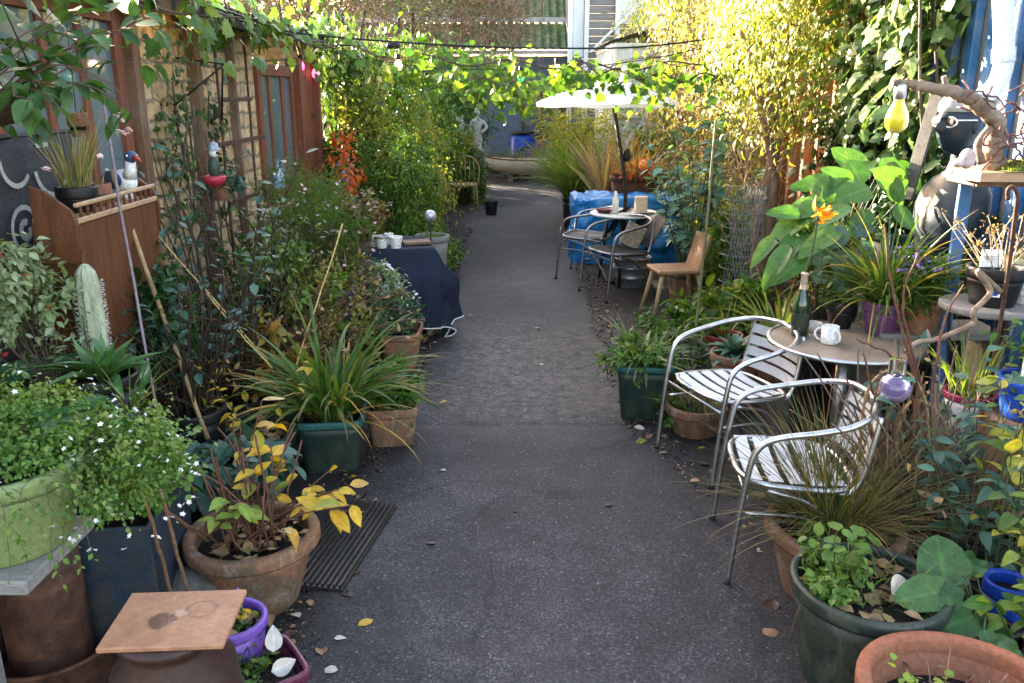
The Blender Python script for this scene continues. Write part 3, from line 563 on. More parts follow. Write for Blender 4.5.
# bench plank with the lime pot
B = thing('bench', 'weathered grey plank bench under the lime green pot', 'bench', (-1.5, 1.95, 0))
m = MB(); m.box((0, 0, .745), (.62, .34, .04), 0, bev=.006); m.build('seat', GREYW, B)
for sx in (-.28, -.03):
    m = MB(); m.box((sx, 0, .3625), (.05, .28, .725)); m.build('leg', GREYW, B)
p, z = potted('large lime green pot of trailing white-flowered bacopa on the grey bench', (-1.34, 1.97, .765), .2, .235, LIMEP, lip=.045, r0=.75)
cloud(p, (-.01, .06, z+.09), (.24, .2, .12), 8500, (.009, .018), LBAC, .7, 'ov', 60, .35, stems=30, sr=.0015, base=(0, 0, z), smat=STEM)
cloud(p, (.26, .12, z+.0), (.15, .18, .15), 5200, (.009, .018), LBAC, .7, 'ov', 50, .35, stems=24, sr=.0015, base=(.1, .05, z), smat=STEM, name='trailing_foliage')
n = 46; a = U(n, -1.6, 1.0); b = np.stack([.19*np.cos(a), .19*np.sin(a), np.full(n, z+.04)], 1)
sprays(p, 26, (.14, .34), 14, (.01, .019), LBAC, .7, 'ov', base=b[:26]+np.array((0, 0, 0)), th=(1.2, 1.7), curv=(.7, 1.5), sr=.0012, name='trailing_sprays', az=(-1.5, .6))
q = np.concatenate([rv(110)*np.array((.27, .25, .15))+np.array((.02, .04, z+.12)), rv(90)*np.array((.19, .22, .18))+np.array((.28, .08, z-.05))]); q = q[(q[:, 2] > z-.2)]
flowers(p, q, (.005, .0095), FW, 5)
crumbs(p, 12, .15, z)
P0 = thing('steel_pipe', 'tall rusty steel pipe standing below the lime green pot', 'pipe', (-1.57, 2.42, 0)); m = MB()
m.lathe([(.125, .02), (.128, .3), (.127, .57), (.115, .57), (.115, .3)], 40); m.build('shell', RUST, P0)
P0 = thing('steel_drum', 'low wide rusty drum around the foot of the steel pipe', 'drum', (-1.57, 2.42, 0)); m = MB()
m.lathe([(.001, .005), (.22, .006), (.225, .03), (.225, .145), (.232, .15), (.232, .158), (.216, .158), (.215, .02)], 44); m.build('shell', RUST, P0)
CR = thing('crate', 'dark blue crate of mint behind the rusty pipe', 'crate', (-1.5, 2.72, 0), .1); bl = M('faded_blue', (.02, .034, .055), (.012, .02, .032), 6, .65, .3, dirt=(.05, .04, .03), dirt_amt=.8, dirt_scale=7)
for k in range(4):
    m = MB(); m.box(((.0, -.21, .26), (0, .21, .26), (-.23, 0, .26), (.23, 0, .26))[k], ((.482, .02, .48), (.482, .02, .48), (.02, .398, .48), (.02, .398, .48))[k], 0, bev=.005); m.build('side', bl, CR)
m = MB(); m.box((0, 0, .02), (.438, .398, .02)); m.build('base', bl, CR)
m = MB(); m.grid(lambda u, v: (-.218+.436*u, -.198+.396*v, .44+.03*noise.noise((u*6, v*6, 3))), 16, 16); m.build('soil', SOIL, CR)
cloud(CR, (.06, .02, .62), (.27, .24, .13), 5200, (.016, .03), LBAC, .8, 'round', 60, .35, stems=24, sr=.002, base=(0, 0, .45), smat=STEM)
q = rv(40)*np.array((.28, .22, .13))+np.array((.06, 0, .64)); flowers(CR, q, (.007, .011), FW, 5)
# green tub with the fuchsia
p, z = potted('wide green tub with a bushy pale fuchsia below the patterned panel', (-1.87, 3.2, 0), .33, .8, M('plastic_green', (.03, .13, .04), (.02, .09, .03), 5, .4, .05, dirt=(.08, .11, .06), dirt_amt=.5), lip=.05, soil=.06)
cloud(p, (-.12, -.04, z+.44), (.2, .24, .22), 2200, (.025, .05), LW, .55, 'ov', 40, .35, stems=22, sr=.003, base=(0, 0, z))
sprays(p, 14, (.3, .55), 14, (.025, .05), LW, .55, r=.15, z=z, th=(.1, .6), az=(1.8, 4.5), name='outer_foliage')
q = rv(12)*np.array((.3, .26, .3))*.7+np.array((-.15, -.1, z+.38)); flowers(p, q, (.02, .03), FR, 4, nd=np.array((0, 0, -1.))+rv(12)*.3)
# patterned grey panel
pp = thing('patterned_panel', 'dark grey cloth panel with pale scrolls hanging at the far left', 'hanging', (-2.2, 3.85, .75)); m = MB()
m.grid(lambda u, v: (.012*math.sin(v*14+u), -.5+v*.86, .95-u*.95), 14, 60); m.build('cloth', M('slate_cloth', (.055, .052, .058), (.04, .038, .043), 8, .9, .3), pp)
pm = M('pale_print', (.42, .4, .37), (.34, .33, .31), 8, .9, .1); m = MB()
def ringpoly(y, z, r, w, a0, a1, n=22):
    A = np.linspace(a0, a1, n); pts = [(y+r*math.cos(a), z+r*math.sin(a)) for a in A]+[(y+(r-w)*math.cos(a), z+(r-w)*math.sin(a)) for a in A[::-1]]
    V = [(.024, p_[0], p_[1]) for p_ in pts]; k = len(A); m.add(V, [[i, i+1, 2*k-2-i, 2*k-1-i] for i in range(k-1)])
for (y, z_, r, w, a0, a1) in ((.12, .82, .15, .024, 3.3, 6.1), (.12, .52, .15, .024, .2, 3.0), (-.16, .56, .11, .022, 0, 5.0), (-.16, .56, .05, .03, 1, 6.5), (.33, .62, .1, .022, 1.8, 4.6), (-.16, .86, .12, .022, 3.1, 5.6), (.14, .25, .13, .024, .3, 3.2), (-.18, .24, .1, .02, 0, 4.6), (-.2, .25, .04, .025, 2, 7.4), (.14, .06, .12, .022, 3.4, 5.9)): ringpoly(y, z_, r, w, a0, a1)
for (y, z_, a, b) in ((.02, .9, .1, .02), (.2, .13, .03, .1), (-.02, .12, .09, .025), (.25, .1, .1, .025)): m.add([(.024, y, z_), (.024, y+a, z_), (.024, y+a, z_+b), (.024, y, z_+b)], [[0, 1, 2, 3]])
m.build('scroll_print', pm, pp)
m = MB(); m.tubes([(-.01, -.56, .955), (-.01, .42, .955)], .012, 8); m.build('rod', IRON, pp)
# hutch cabinet
cb = thing('cabinet', 'orange timber cabinet with a spindled gallery shelf against the cottage', 'cabinet', (-2.04, 3.95, 0))
m = MB(); m.box((.09, -.05, .68), (.2, .78, 1.36), 0, bev=.006); m.build('body', ORW, cb)
for k in range(2):
    m = MB(); m.box((.146, -.24+k*.37, .8), (.014, .33, .9), 0, bev=.004); d_ = m.build('door', ORW, cb); h_ = MB(); h_.ball((.166, -.1+k*.1, .85), .014); h_.build('handle', IRON, d_)
for y in (-.455, .355):
    m = MB(); pts = [(.02, 1.2), (.18, 1.2), (.2, 1.26), (.2, 1.36), (.18, 1.42), (.13, 1.46), (.08, 1.5), (.02, 1.52)]; m.poly(pts, .022, (0, y+.011, 0), (1, 0, 0), (0, 0, 1)); m.build('side_panel', ORW, cb)
m = MB(); m.box((.1, -.05, 1.375), (.2, .782, .024)); m.build('shelf', PALEW, cb)
m = MB(); m.box((.19, -.05, 1.44), (.02, .78, .018)); m.build('rail', PALEW, cb)
for k in range(13):
    m = MB(); m.lathe([(.004, 0), (.009, .006), (.005, .016), (.01, .025), (.005, .035), (.008, .043)], 8, (.19, -.4+k*.058, 1.388)); m.build('spindle', ORW, cb)
p, z = potted('black pot of dry upright stems on the cabinet shelf', (-1.945, 3.72, 1.388), .08, .11, BLACKP)
tuft(p, 110, (.2, .42), (.004, .008), LT, .06, z, (0, .35), (0, .5))
p, z = potted('small terracotta pot beside the black pot on the cabinet shelf', (-1.95, 3.91, 1.388), .06, .1, TERRA); crumbs(p, 14, .045, z)
tuft(p, 20, (.06, .14), (.004, .007), LBR, .03, z, (0, .6), (0, .9))
# puffin-like ornament
b = thing('bird_ornament', 'painted white bird ornament with navy wings and a red bill on the cabinet', 'ornament', (-1.93, 4.15, 1.388), -.6); m = MB()
blu = M('paint_navy', (.03, .06, .16), (.02, .035, .09), 8, .4, .1, dirt=(.2, .2, .2), dirt_amt=.4, dirt_scale=20); m.ball((0, 0, .085), (.085, .05, .06)); m.tubes([(.05, 0, .11), (.07, 0, .15), (.075, 0, .19)], (.035, .026, .022), 10); m.tubes([(-.05, 0, .09), (-.11, 0, .11), (-.15, 0, .14)], (.035, .022, .004), 8); m.lathe([(.001, 0), (.045, .002), (.04, .02), (.02, .035)], 14); m.build('body', WHITEPAINT, b)
m = MB(); m.ball((.08, 0, .205), (.036, .028, .03)); hd_ = m.build('head', blu, b); m = MB(); m.tubes([(.105, 0, .205), (.14, 0, .198), (.165, 0, .185)], (.014, .011, .003), 8); m.build('bill', M('paint_red', (.4, .06, .04), (.3, .05, .03), 8, .4, .05), hd_)
for s in (-1, 1):
    m = MB(); m.ball((.092, s*.025, .212), (.006, .005, .006)); m.build('eye', WHITEPAINT, hd_); m = MB(); m.ball((-.03, s*.045, .095), (.085, .014, .045)); m.build('wing', blu, b)
m = MB(); m.box((-.24, 0, 0), (.012, .12, .22)); m_ = m.build('paper_notice', WHITEPAINT, None); m_.location = (-1.99, 3.42, 1.63); tag(m_, 'white paper notice with a blue stroke pinned above the patterned panel', 'notice')
m = MB(); m.tubes(catmull([(-.231, -.02, .06), (-.231, .01, .0), (-.231, -.01, -.06)], 5), .006, 5); m.build('blue_stroke', BLUEP, m_)
# rods and canes leaning on the cabinet
def rod(label, a, b_, r, mat, name='garden_cane', cat='cane', group=None, knots=0):
    a, b_ = np.array(a), np.array(b_); m = MB(); k = 12; s = np.linspace(0, 1, k)[:, None]; P = a*(1-s)+b_*s+np.cumsum(rng.normal(size=(k, 3))*.002, 0)
    rr = r*(1+.12*(np.arange(k) % 3 == 0)) if knots else np.full(k, r); m.tubes(P-a, rr, 7); o = m.build(name, mat); o.location = tuple(a); return tag(o, label, cat, group)
rod('long lavender painted rod leaning against the cabinet', at(168, 470, 3.35), at(104, 104, 3.95), .0065, M('lavender_paint', (.26, .19, .22), (.17, .12, .14), 10, .5, .05), 'garden_rod', 'rod')
rod('thick bamboo cane leaning right of the lavender rod', at(208, 440, 3.7), at(112, 172, 4.12), .011, CANE, knots=1)
rod('straw coloured flower stalk slanting down over the spiky plant', at(268, 360, 4.2), at(128, 200, 4.4), .0045, M('straw', (.45, .33, .12), (.38, .26, .1), 10, .6, .05))
rod('thin straw stalk lying just below the longer slanting stalk', at(272, 368, 4.1), at(206, 292, 4.25), .004, MATS['straw'])
rod('tall straw stalk slanting up right from the spiky plant', at(283, 405, 4.2), at(342, 225, 4.5), .0045, MATS['straw'])
for k, (a, b_, lb) in enumerate([((344, 400, 5.2), (333, 275, 5.6), 'short cane upright against the slate planter'), ((362, 395, 5.3), (345, 256, 5.7), 'longer cane leaning before the tree stump'),
    ((236, 560, 3.0), (141, 488, 2.6), 'bamboo cane crossing behind the yellowing plant'), ((176, 605, 2.55), (146, 497, 2.5), 'thick bamboo cane rising behind the square tile'), ((192, 604, 2.56), (158, 490, 2.5), 'thinner bamboo cane next to the thick one behind the tile')]): rod(lb, at(*a), at(*b_), .006 if k < 2 else .0065, CANEB, knots=1)
# column cactus, aloe
p, z = potted('pale ribbed column cactus standing before the cabinet', (-1.8, 3.42, 0), .11, .72, TERRAD); m = MB()
n = 40; a = np.arange(n)*2*PI/n; rr = .046*(1+.17*np.cos(a*9)); ks = [(0, .9), (.1, 1), (.3, 1.02), (.44, .96), (.5, .75), (.53, .3), (.535, .02)]
V = np.array([[rr[j]*f*math.cos(a[j]), rr[j]*f*math.sin(a[j]), z+h_] for h_, f in ks for j in range(n)]); i = np.arange(len(ks)-1)[:, None]*n+np.arange(n); j = np.arange(len(ks)-1)[:, None]*n+(np.arange(n)+1) % n
m.add(V, np.stack([i, j, j+n, i+n], -1).reshape(-1, 4), 0, None, True); m.build('cactus_body', M('cactus_skin', (.42, .43, .32), (.28, .3, .2), 14, .75, .5, stretch=(1, 1, .4), dirt=(.16, .2, .1), dirt_amt=.5, dirt_scale=16), p)
m = MB(); q = np.array([[rr[j]*1.02*math.cos(a[j]), rr[j]*1.02*math.sin(a[j]), z+h_] for h_ in np.linspace(.02, .46, 22) for j in range(0, n) if abs(math.cos(a[j]*9/2)) > .95]); qq = np.repeat(q, 3, 0); m.leaves(qq, nz(qq*np.array((1, 1, 0)))+rv(len(qq))*.7, rv(len(qq)), .016, .12, 'dia'); m.build('spines', WHITEPAINT, p)['kind'] = 'stuff'
def rosette(p, z, n, L, w, mat, layers=3, th=(.25, 1.2), t='lance', c=(0, 0)):
    m = MB(); k = np.arange(n); a = k*2.39996+rng.normal(size=n)*.1; f = k/n; th_ = th[0]+(th[1]-th[0])*f; d = np.stack([np.sin(th_)*np.cos(a), np.sin(th_)*np.sin(a), np.cos(th_)], 1)
    nr = np.stack([-np.cos(th_)*np.cos(a), -np.cos(th_)*np.sin(a), np.sin(th_)], 1); m.leaves(np.tile((c[0], c[1], z), (n, 1))+d*.01, d, nr, L*(.6+.4*f), w, t); return m.build('foliage', mat, p)
p, z = potted('spiky green aloe in front of the pale cactus', (-1.63, 3.12, 0), .12, .84, BLACKP); rosette(p, z, 20, .27, .26, leafmat('aloe', [(.05, .12, .03), (.07, .16, .045)], tr=.1, vein=.15, rough=.35), th=(.1, 1.25))
p, z = potted('thin grassy clump next to the aloe', (-1.5, 3.0, 0), .09, .75, BLACKP); tuft(p, 40, (.15, .32), (.004, .007), LS, .05, z, (0, .9), (.3, 1.6))
# hanging basket with big fuchsia
hb = thing('hanging_basket', 'hanging basket of large-leaved fuchsia at the upper left', 'hanging basket', (-1.78, 2.95, 1.86)); m = MB()
m.lathe([(.005, -.08), (.06, -.07), (.11, -.03), (.13, .04), (.12, .04), (.08, -.04)], 28); m.build('basket', M('coir', (.09, .05, .03), (.04, .022, .015), 30, .95, 1.2), hb)
m = MB()
for a in (0, 2.1, 4.2): m.tubes([(.165*math.cos(a), .165*math.sin(a), .04), (0, 0, .58)], .003, 5)
m.build('chain', IRON, hb); m = MB(); m.lathe([(.001, .02), (.1, .035), (.118, .02)], 20); m.build('soil', SOIL, hb)
sprays(hb, 30, (.22, .45), 8, (.055, .095), leafmat('bigleaf_fuchsia', [(.03, .08, .03), (.045, .11, .035), (.075, .15, .04)], tr=.35, vein=.3), .58, 'ov5', r=.12, z=.03, th=(.6, 1.6), curv=(.5, 1.3), sr=.003, smat=STEMR, droop=.35)
sprays(hb, 9, (.35, .55), 8, (.055, .1), MATS['bigleaf_fuchsia'], .58, 'ov5', r=.1, z=.04, th=(.7, 1.2), curv=(.2, .9), sr=.003, smat=STEMR, az=(-.5, .9), name='trailing_foliage')
q = np.array([at(x_, y_, 2.95) for x_, y_ in ((119, 112), (123, 118), (119, 129), (125, 130), (129, 127), (100, 153), (46, 166))])-np.array((-1.78, 2.95, 1.86))
flowers(hb, np.repeat(q, 2, 0), (.014, .024), FP, 5, asp=.8, nd=np.array((0, 0, -1.))+rv(14)*.5, tilt=1.2)
m = MB(); e = [catmull([(.1, 0, .06), (.25, 0, .12), q[k]+(0, 0, .08), q[k]], 4) for k in range(5)]; m.tubes(np.array(e), .0018, 4); m.build('flower_stems', STEMR, hb)
p, z = potted('tiny terracotta pot hung under the fuchsia basket', at(78, 126, 3.35)-np.array((0, 0, .0)), .035, .05, TERRA, n=20); tuft(p, 16, (.04, .1), (.004, .008), LG, .02, z)
m = MB(); m.tubes([(0, 0, .05), (0, .05, .8)], .0018, 4); m.build('hanging_wire', IRON, p)
# wall vines and roses on the cottage
ivy('leafy vine running along the cottage eave', lambda: (-2.02+R(-.15, .15), 3.0+R(0, 1)*6.6, 2.36+R(-.1, .16)), 330, (.07, .12), LV, np.array((-2.0, 6, 2.4)), 'vine', 1.0, cl=60, sp=.09, vines=0)
m = MB(); pp_ = catmull([(-2.02, 2.5, 2.36), (-1.96, 3.8, 2.42), (-2.03, 5.2, 2.33), (-1.95, 6.8, 2.4), (-2.0, 8.6, 2.36), (-2.02, 9.8, 2.4)], 12); m.tubes(pp_-pp_[0], .009, 6)
o = m.build('vine', BARK); o.location = tuple(pp_[0]); tag(o, 'bare brown vine stem stretched along the eave', 'vine')
ivy('thin ivy clinging to the sandstone between the posts', lambda: (-2.25+R(0, .06), 5.55+rng.normal()*.16, R(1.0, 2.3)), 330, (.03, .055), MATS['ivy_mid'], np.array((-2.26, 5.5, 0)), cl=40, sp=.07, vines=12, vr=.007)
ivy('small ivy strand beside the second timber post', lambda: (-2.25+R(0, .05), 6.3+rng.normal()*.07, R(.9, 2.0)), 150, (.03, .055), LD, np.array((-2.26, 6.3, 0)), cl=20, sp=.05, vines=6)
# rusty trellis frame
tr = thing('wall_trellis', 'rusty iron bars fixed across the sandstone wall', 'trellis', (-2.2, 6.3, 0)); rb = RUST
def tube_obj(name, P, r, mat, p, n=8): m = MB(); m.tubes(P, r, n); return m.build(name, mat, p)
for y, z0, z1 in ((-.06, .6, 2.25), (.62, .6, 2.3)): m = MB(); m.box((.05, y, (z0+z1)/2), (.016, .022, z1-z0)); m.build('upright', rb, tr)
for y0, y1, z_ in ((-.1, .64, 1.83), (-.3, .9, 1.53), (-.1, .64, 1.1)): m = MB(); m.box((.066, (y0+y1)/2, z_), (.016, y1-y0, .03)); m.build('crossbar', rb, tr)
br = thing('wall_bracket', 'black iron triangular bracket jutting from the sandstone wall', 'bracket', (-2.26, 5.8, 1.9))
for n_, P in (('arm', [(0, .0, .2), (.3, .05, .16)]), ('brace', [(0, -.1, -.1), (.3, .05, .16)]), ('drop', [(.29, .05, .16), (.18, .25, -.2)])): tube_obj(n_, P, .007, IRON, br, 6)
p, z = potted('small terracotta pot with grey leaves hung on the timber post', (-2.13, 6.05, 1.15), .085, .14, TERRA); sprays(p, 12, (.12, .26), 9, (.05, .085), LB, .5, r=.05, z=z, th=(.3, 1.1), curv=(.3, 1.2))
m = MB(); m.tubes([(-.09, 0, .1), (-.13, .02, .14)], .005, 5); m.build('wire', IRON, p)
st = thing('garden_stake', 'bird-shaped stake ornament with grey cap and red tail', 'ornament', at(213, 400, 4.9)*np.array((1, 1, 0))); s0 = at(213, 400, 4.9); q = np.array([at(214, y_, 4.9)-s0*np.array((1, 1, 0)) for y_ in (178, 170, 158, 150)])
m = MB(); m.tubes([(0, 0, 0), (.02, 0, .7), q[0]], .005, 6); m.build('stake', IRON, st)
m = MB(); m.ball((q[0]+q[2])/2, (.035, .035, .07)); m.build('body', M('paint_bottlegreen', (.04, .06, .04), (.03, .04, .03), 8, .4, .05), st)
m = MB(); m.lathe([(.012, -.03), (.055, -.01), (.07, .03), (.05, .035), (.02, .01)], 18, q[0]+(0, 0, -.02)); m.build('tail', M('paint_crimson', (.4, .03, .05), (.3, .02, .04), 8, .35, .03), st)
m = MB(); m.ball(q[2]+(0, 0, .03), (.026, .026, .028)); hh = m.build('head', WHITEPAINT, st); m = MB(); m.lathe([(.04, -.004), (.03, .01), (.026, .03), (.002, .04)], 16, q[2]+(0, 0, .05)); m.build('cap', GALV, hh); m = MB(); m.tubes([q[2]+(.02, -.01, .03), q[2]+(.06, -.03, .02)], (.008, .002), 6); m.build('beak', IRON, hh)
# blue bottle on the window sill
b = thing('bottle', 'pale blue glass bottle standing on the cottage window sill', 'bottle', (-2.2, 7.75, 1.035)); m = MB()
m.lathe([(.001, 0), (.05, .002), (.055, .02), (.055, .12), (.03, .17), (.016, .2), (.016, .26), (.019, .262), (.012, .262)], 20); m.build('glass', M('pale_blue_glass', (.3, .42, .55), (.25, .36, .5), 3, .08, 0), b)
# shrubs between cottage and path
def pshrub(label, loc, r, h, mat, rad, n, L, lm, asp=.55, t='ov', up=0, cat='potted plant', **k):
    p, z = potted(label, loc, r, h, mat); cloud(p, (0, 0, z+rad[2]*.75+up), rad, n, L, lm, asp, t, base=(0, 0, z), **k); return p, z
for lab, lc, H_, nl, L_, lm, rr in [('tall bluish rose bush right of the lavender rod', (-1.55, 4.35), (.7, 1.4), 15, (.045, .075), LB, .14), ('dark thorny rose bush in front of the iron bars', (-1.6, 5.2), (.6, 1.2), 18, (.04, .065), LD, .16), ('sparse rose bush below the blue bottle', (-1.55, 5.95), (.5, 1.1), 18, (.04, .06), LG, .18)]:
    p, z = potted(lab, (lc[0], lc[1], 0), .17, .3, BLACKP); sprays(p, 18, H_, nl, L_, lm, .62, 'ov', r=rr, z=z, th=(0, .3), curv=(0, .5), start=.3, sr=.0065, smat=TWIGD); 
    q = arcs(34, ring(34, .14, z), U(34, 0, 6.3), U(34, 0, .35), U(34, .3, .8), U(34, -.2, .6), 7); MB().tubes(q+np.cumsum(rng.normal(size=q.shape)*.012, 1), .0045, 5).build('bare_stems', TWIGD, p)
for lab, lc, n_ in [('dry brown seed heads tangled left of the slate planter', (-1.35, 4.75), 90), ('tangle of bare reddish stems behind the spiky plant', (-1.45, 5.4), 70)]:
    p, z = potted(lab, (lc[0], lc[1], 0), .18, .28, TERRAD); q = arcs(n_, ring(n_, .15, z), U(n_, 0, 6.3), U(n_, .1, .8), U(n_, .35, .9), U(n_, .0, 1.3), 7); q = q+np.cumsum(rng.normal(size=q.shape)*.014, 1); MB().tubes(q, .003, 4).build('stems', STEMR, p)
    m = MB(); e = q[:, -1]; e = np.repeat(e, 4, 0)+rng.normal(size=(n_*4, 3))*.03; m.leaves(e, rv(len(e)), rv(len(e)), U(len(e), .02, .05), .5, 'ov'); m.build('dry_leaves', LBR, p)
for lab, lc, rad, n_, lm, L_ in [('feathery mauve-green aster bush beside the window', (-1.6, 6.4, 1.02), (.4, .5, .45), 5200, leafmat('leaf_aster', [(.05, .1, .025), (.09, .15, .035), (.15, .17, .05)]), (.03, .06)), ('fine purple-stemmed aster bush left of the sedum', (-1.35, 5.9, .95), (.34, .36, .4), 3600, LG, (.025, .05))]:
    p, O = bush(lab, 'bush', lc, rad, n_, L_, lm, .16, 'dia', 60, .4, stems=46, sr=.003, smat=STEM); q = rv(70)*np.array(rad)*.95+np.array(lc); flowers(p, q, (.012, .02), FV if 'mauve' in lab else FP, 6, asp=.35, org=O)
p, O = bush('rusty brown sedum heads above the tree stump', 'bush', (-1.18, 6.15, .98), (.2, .22, .2), 1800, (.025, .05), leafmat('leaf_sedum', [(.12, .07, .04), (.2, .12, .06), (.1, .12, .05), (.25, .2, .12)]), .7, 'ov', 30, .4, stems=14, sr=.005, smat=STEMR)
st = thing('tree_stump', 'upright brown tree stump behind the spiky plant', 'stump', (-1.18, 6.1, 0)); m = MB(); m.lathe([(.14, 0), (.12, .1), (.105, .3), (.1, .62), (.09, .7), (.001, .705)], 22, wob=.09); m.build('trunk', BARK, st)
pl = thing('planter', 'dark slate grey wedge-shaped planter behind the spiky plant', 'planter', (-1.33, 5.55, 0), .15); sm = M('slate', (.035, .04, .05), (.022, .026, .033), 6, .6, .2)
m = MB(); m.lathe([(.001, 0), (.13, 0), (.21, .62), (.21, .65), (.19, .65), (.18, .6)], 4, sq=30); m.build('body', sm, pl); m = MB(); m.lathe([(.001, .6), (.185, .6)], 4, sq=30); m.build('soil', SOIL, pl)
cloud(pl, (0, 0, .68), (.2, .2, .1), 500, (.03, .06), LD, .6, stems=10, base=(0, 0, .6))
p, z = potted('long orange terracotta trough behind the spiky plant', (-1.33, 4.72, 0), .17, .36, TERRA, sq=7, scale=(1.25, .8)); crumbs(p, 40, .14, z); tuft(p, 40, (.15, .4), (.004, .008), LT, .12, z, (0, 1), (.4, 1.8))
p, z = potted('black tub of bluish rose leaves below the cabinet gallery', (-1.6, 3.85, 0), .15, .42, BLACKP); sprays(p, 16, (.4, .85), 10, (.04, .075), LB, .62, 'ov', r=.1, z=z, th=(0, .4), sr=.005, smat=TWIGD); q = arcs(40, ring(40, .1, z), U(40, 0, 6.3), U(40, 0, .5), U(40, .3, .7), U(40, 0, .6), 7); MB().tubes(q+np.cumsum(rng.normal(size=q.shape)*.01, 1), .004, 5).build('stems', TWIGD, p)
p, z = potted('dark square tub with dead leaves before the rose bushes', (-1.32, 3.9, 0), .19, .3, GREENP, sq=8); crumbs(p, 60, .16, z, (.04, .08)); sprays(p, 8, (.2, .5), 7, (.04, .08), LYY, .5, r=.12, z=z, th=(0, .7))
# green square planter with the spiky plant
p, z = potted('green square planter of arching sword-leaved montbretia', (-.99, 4.12, 0), .165, .3, GREENP, sq=10, rim_mat=TEALP, r0=.8, lip=.035, rz=.12)
tuft(p, 150, (.4, .78), (.016, .028), leafmat('blade_montbretia', [(.04, .1, .02), (.065, .14, .025), (.1, .17, .03), (.14, .18, .04)], tr=.4, vein=.15), .1, z, (.05, .75), (.5, 1.9)); tuft(p, 34, (.35, .7), (.01, .022), leafmat('blade_yellowing', [(.4, .28, .05), (.5, .3, .06), (.35, .18, .06)], tr=.3, vein=.1), .11, z, (.3, 1.1), (.8, 2.0), name='yellowed_leaves')
p, z = potted('brown square planter with ferny weeds beside the green planter', (-.72, 4.42, 0), .135, .24, TERRAD, sq=7, r0=.85, rz=.15); cloud(p, (0, .0, z+.1), (.19, .2, .12), 1300, (.03, .06), LG, .5, 'ov', 24, .4, stems=14, base=(0, 0, z)); tuft(p, 26, (.15, .35), (.005, .01), LS, .09, z)
p, z = potted('rectangular terracotta trough of bushy herbs near the navy cloth', (-.84, 5.72, 0), .17, .3, TERRA, sq=8, scale=(.75, 1.15), lip=.04); cloud(p, (-.06, 0, z+.14), (.2, .26, .16), 2300, (.02, .045), leafmat('leaf_herb', [(.03, .07, .03), (.06, .11, .05), (.1, .16, .08)]), .5, 'ov', 36, .4, stems=20, base=(0, 0, z), sr=.002)
flowers(p, rv(30)*np.array((.2, .26, .16))+np.array((-.06, .05, z+.17)), (.01, .016), FW, 5)
p, z = potted('small teal pot wedged behind the ferny planter', (-.83, 5.1, 0), .085, .2, TEALP); tuft(p, 26, (.12, .3), (.006, .012), LS, .05, z); cloud(p, (0, 0, z+.05), (.1, .1, .07), 260, (.03, .05), LG, .6, stems=6, base=(0, 0, z))
p, z = potted('low blue-green strawberry clump behind the yellowing plant', (-1.35, 3.35, 0), .2, .3, GREENP); cloud(p, (.05, -.05, z+.1), (.3, .22, .1), 420, (.06, .1), LB, .75, 'ov5', 26, .4, stems=20, base=(0, 0, z), smat=STEM); flowers(p, np.array([(.1, .1, z+.24)]), (.05, .06), LYY, 1)
# big terracotta pot with yellowing shrub
p, z = potted('big terracotta pot of lanky yellowing shrub beside the rubber mat', (-1.02, 2.87, 0), .225, .3, TERRAD, lip=.05, lipo=1.12, r0=.68); crumbs(p, 70, .19, z, (.03, .07))
q = arcs(30, ring(30, .14, z), U(30, 0, 6.3), U(30, .05, .5), U(30, .18, .5), U(30, -.2, .7), 7); MB().tubes(q+np.cumsum(rng.normal(size=q.shape)*.006, 1), .004, 5).build('bare_stems', STEMR, p)
def lean(p, ends, z, L, nl, lm, base_r=.1, name='foliage'):
    P = []; m = MB(); Q, Dd = [], []
    for e in ends:
        e = np.array(e); b = np.array((R(-base_r, base_r), R(-base_r, base_r), z)); c = catmull([b, b*.5+e*.5+np.array((R(-.03, .03), R(-.03, .03), .1*np.linalg.norm(e-b))), e], 6); P.append(c)
        for k in range(nl): u = R(.62, 1) if k else 1.; ii = min(int(u*(len(c)-1)), len(c)-1); Q.append(c[ii]); Dd.append(nz(e-b)*.5+rv(1)[0]*np.array((1, 1, .4))-(0, 0, .25))
    MB().tubes(np.array(P), np.linspace(1, .5, len(P[0]))*.0045, 5).build('stems', STEMR, p); m.leaves(np.array(Q), np.array(Dd), np.array((0, -.35, 1.))+rv(len(Q))*.35, U(len(Q), *L), .52, 'ov5'); return m.build(name, lm, p)
pb = np.array((-1.02, 2.87, 0)); E = lambda px, py, Y: at(px, py, Y)-pb
lean(p, [E(352, 505, 2.75), E(338, 490, 2.85), E(318, 500, 2.8), E(360, 512, 2.85), E(330, 470, 3.0)], z, (.05, .115), 4, LYY)
lean(p, [E(268, 430, 3.0), E(258, 450, 2.95), E(280, 462, 3.0), E(255, 470, 2.9), E(240, 425, 3.05), E(298, 475, 3.0)], z, (.05, .105), 4, LYY, name='upper_foliage')
lean(p, [E(230, 510, 2.72), E(215, 520, 2.7), E(240, 505, 2.75), E(225, 498, 2.72)], z, (.06, .095), 4, leafmat('leaf_freshlime', [(.16, .28, .04), (.24, .34, .06), (.3, .34, .06)], tr=.45), name='lime_foliage')
lean(p, [E(285, 530, 2.62), E(262, 400, 3.05), E(350, 485, 2.9)], z, (.07, .1), 2, leafmat('leaf_cream', [(.5, .45, .22), (.5, .3, .06), (.55, .5, .3)], tr=.4), name='cream_foliage')
# mat
mt = thing('rubber_mat', 'black ridged rubber mat lying beside the terracotta pot', 'mat', tuple(gr(343, 548)+np.array((0, 0, .014))), -.16); m = MB(); m.box((0, 0, .014), (.27, .72, .018), 0, bev=.005)
for k in range(11): m.box((-.12+k*.024, 0, .028), (.011, .7, .012), 0, bev=.003)
m.build('mat', M('wet_rubber', (.012, .012, .013), (.022, .021, .02), 9, .3, .2), mt)
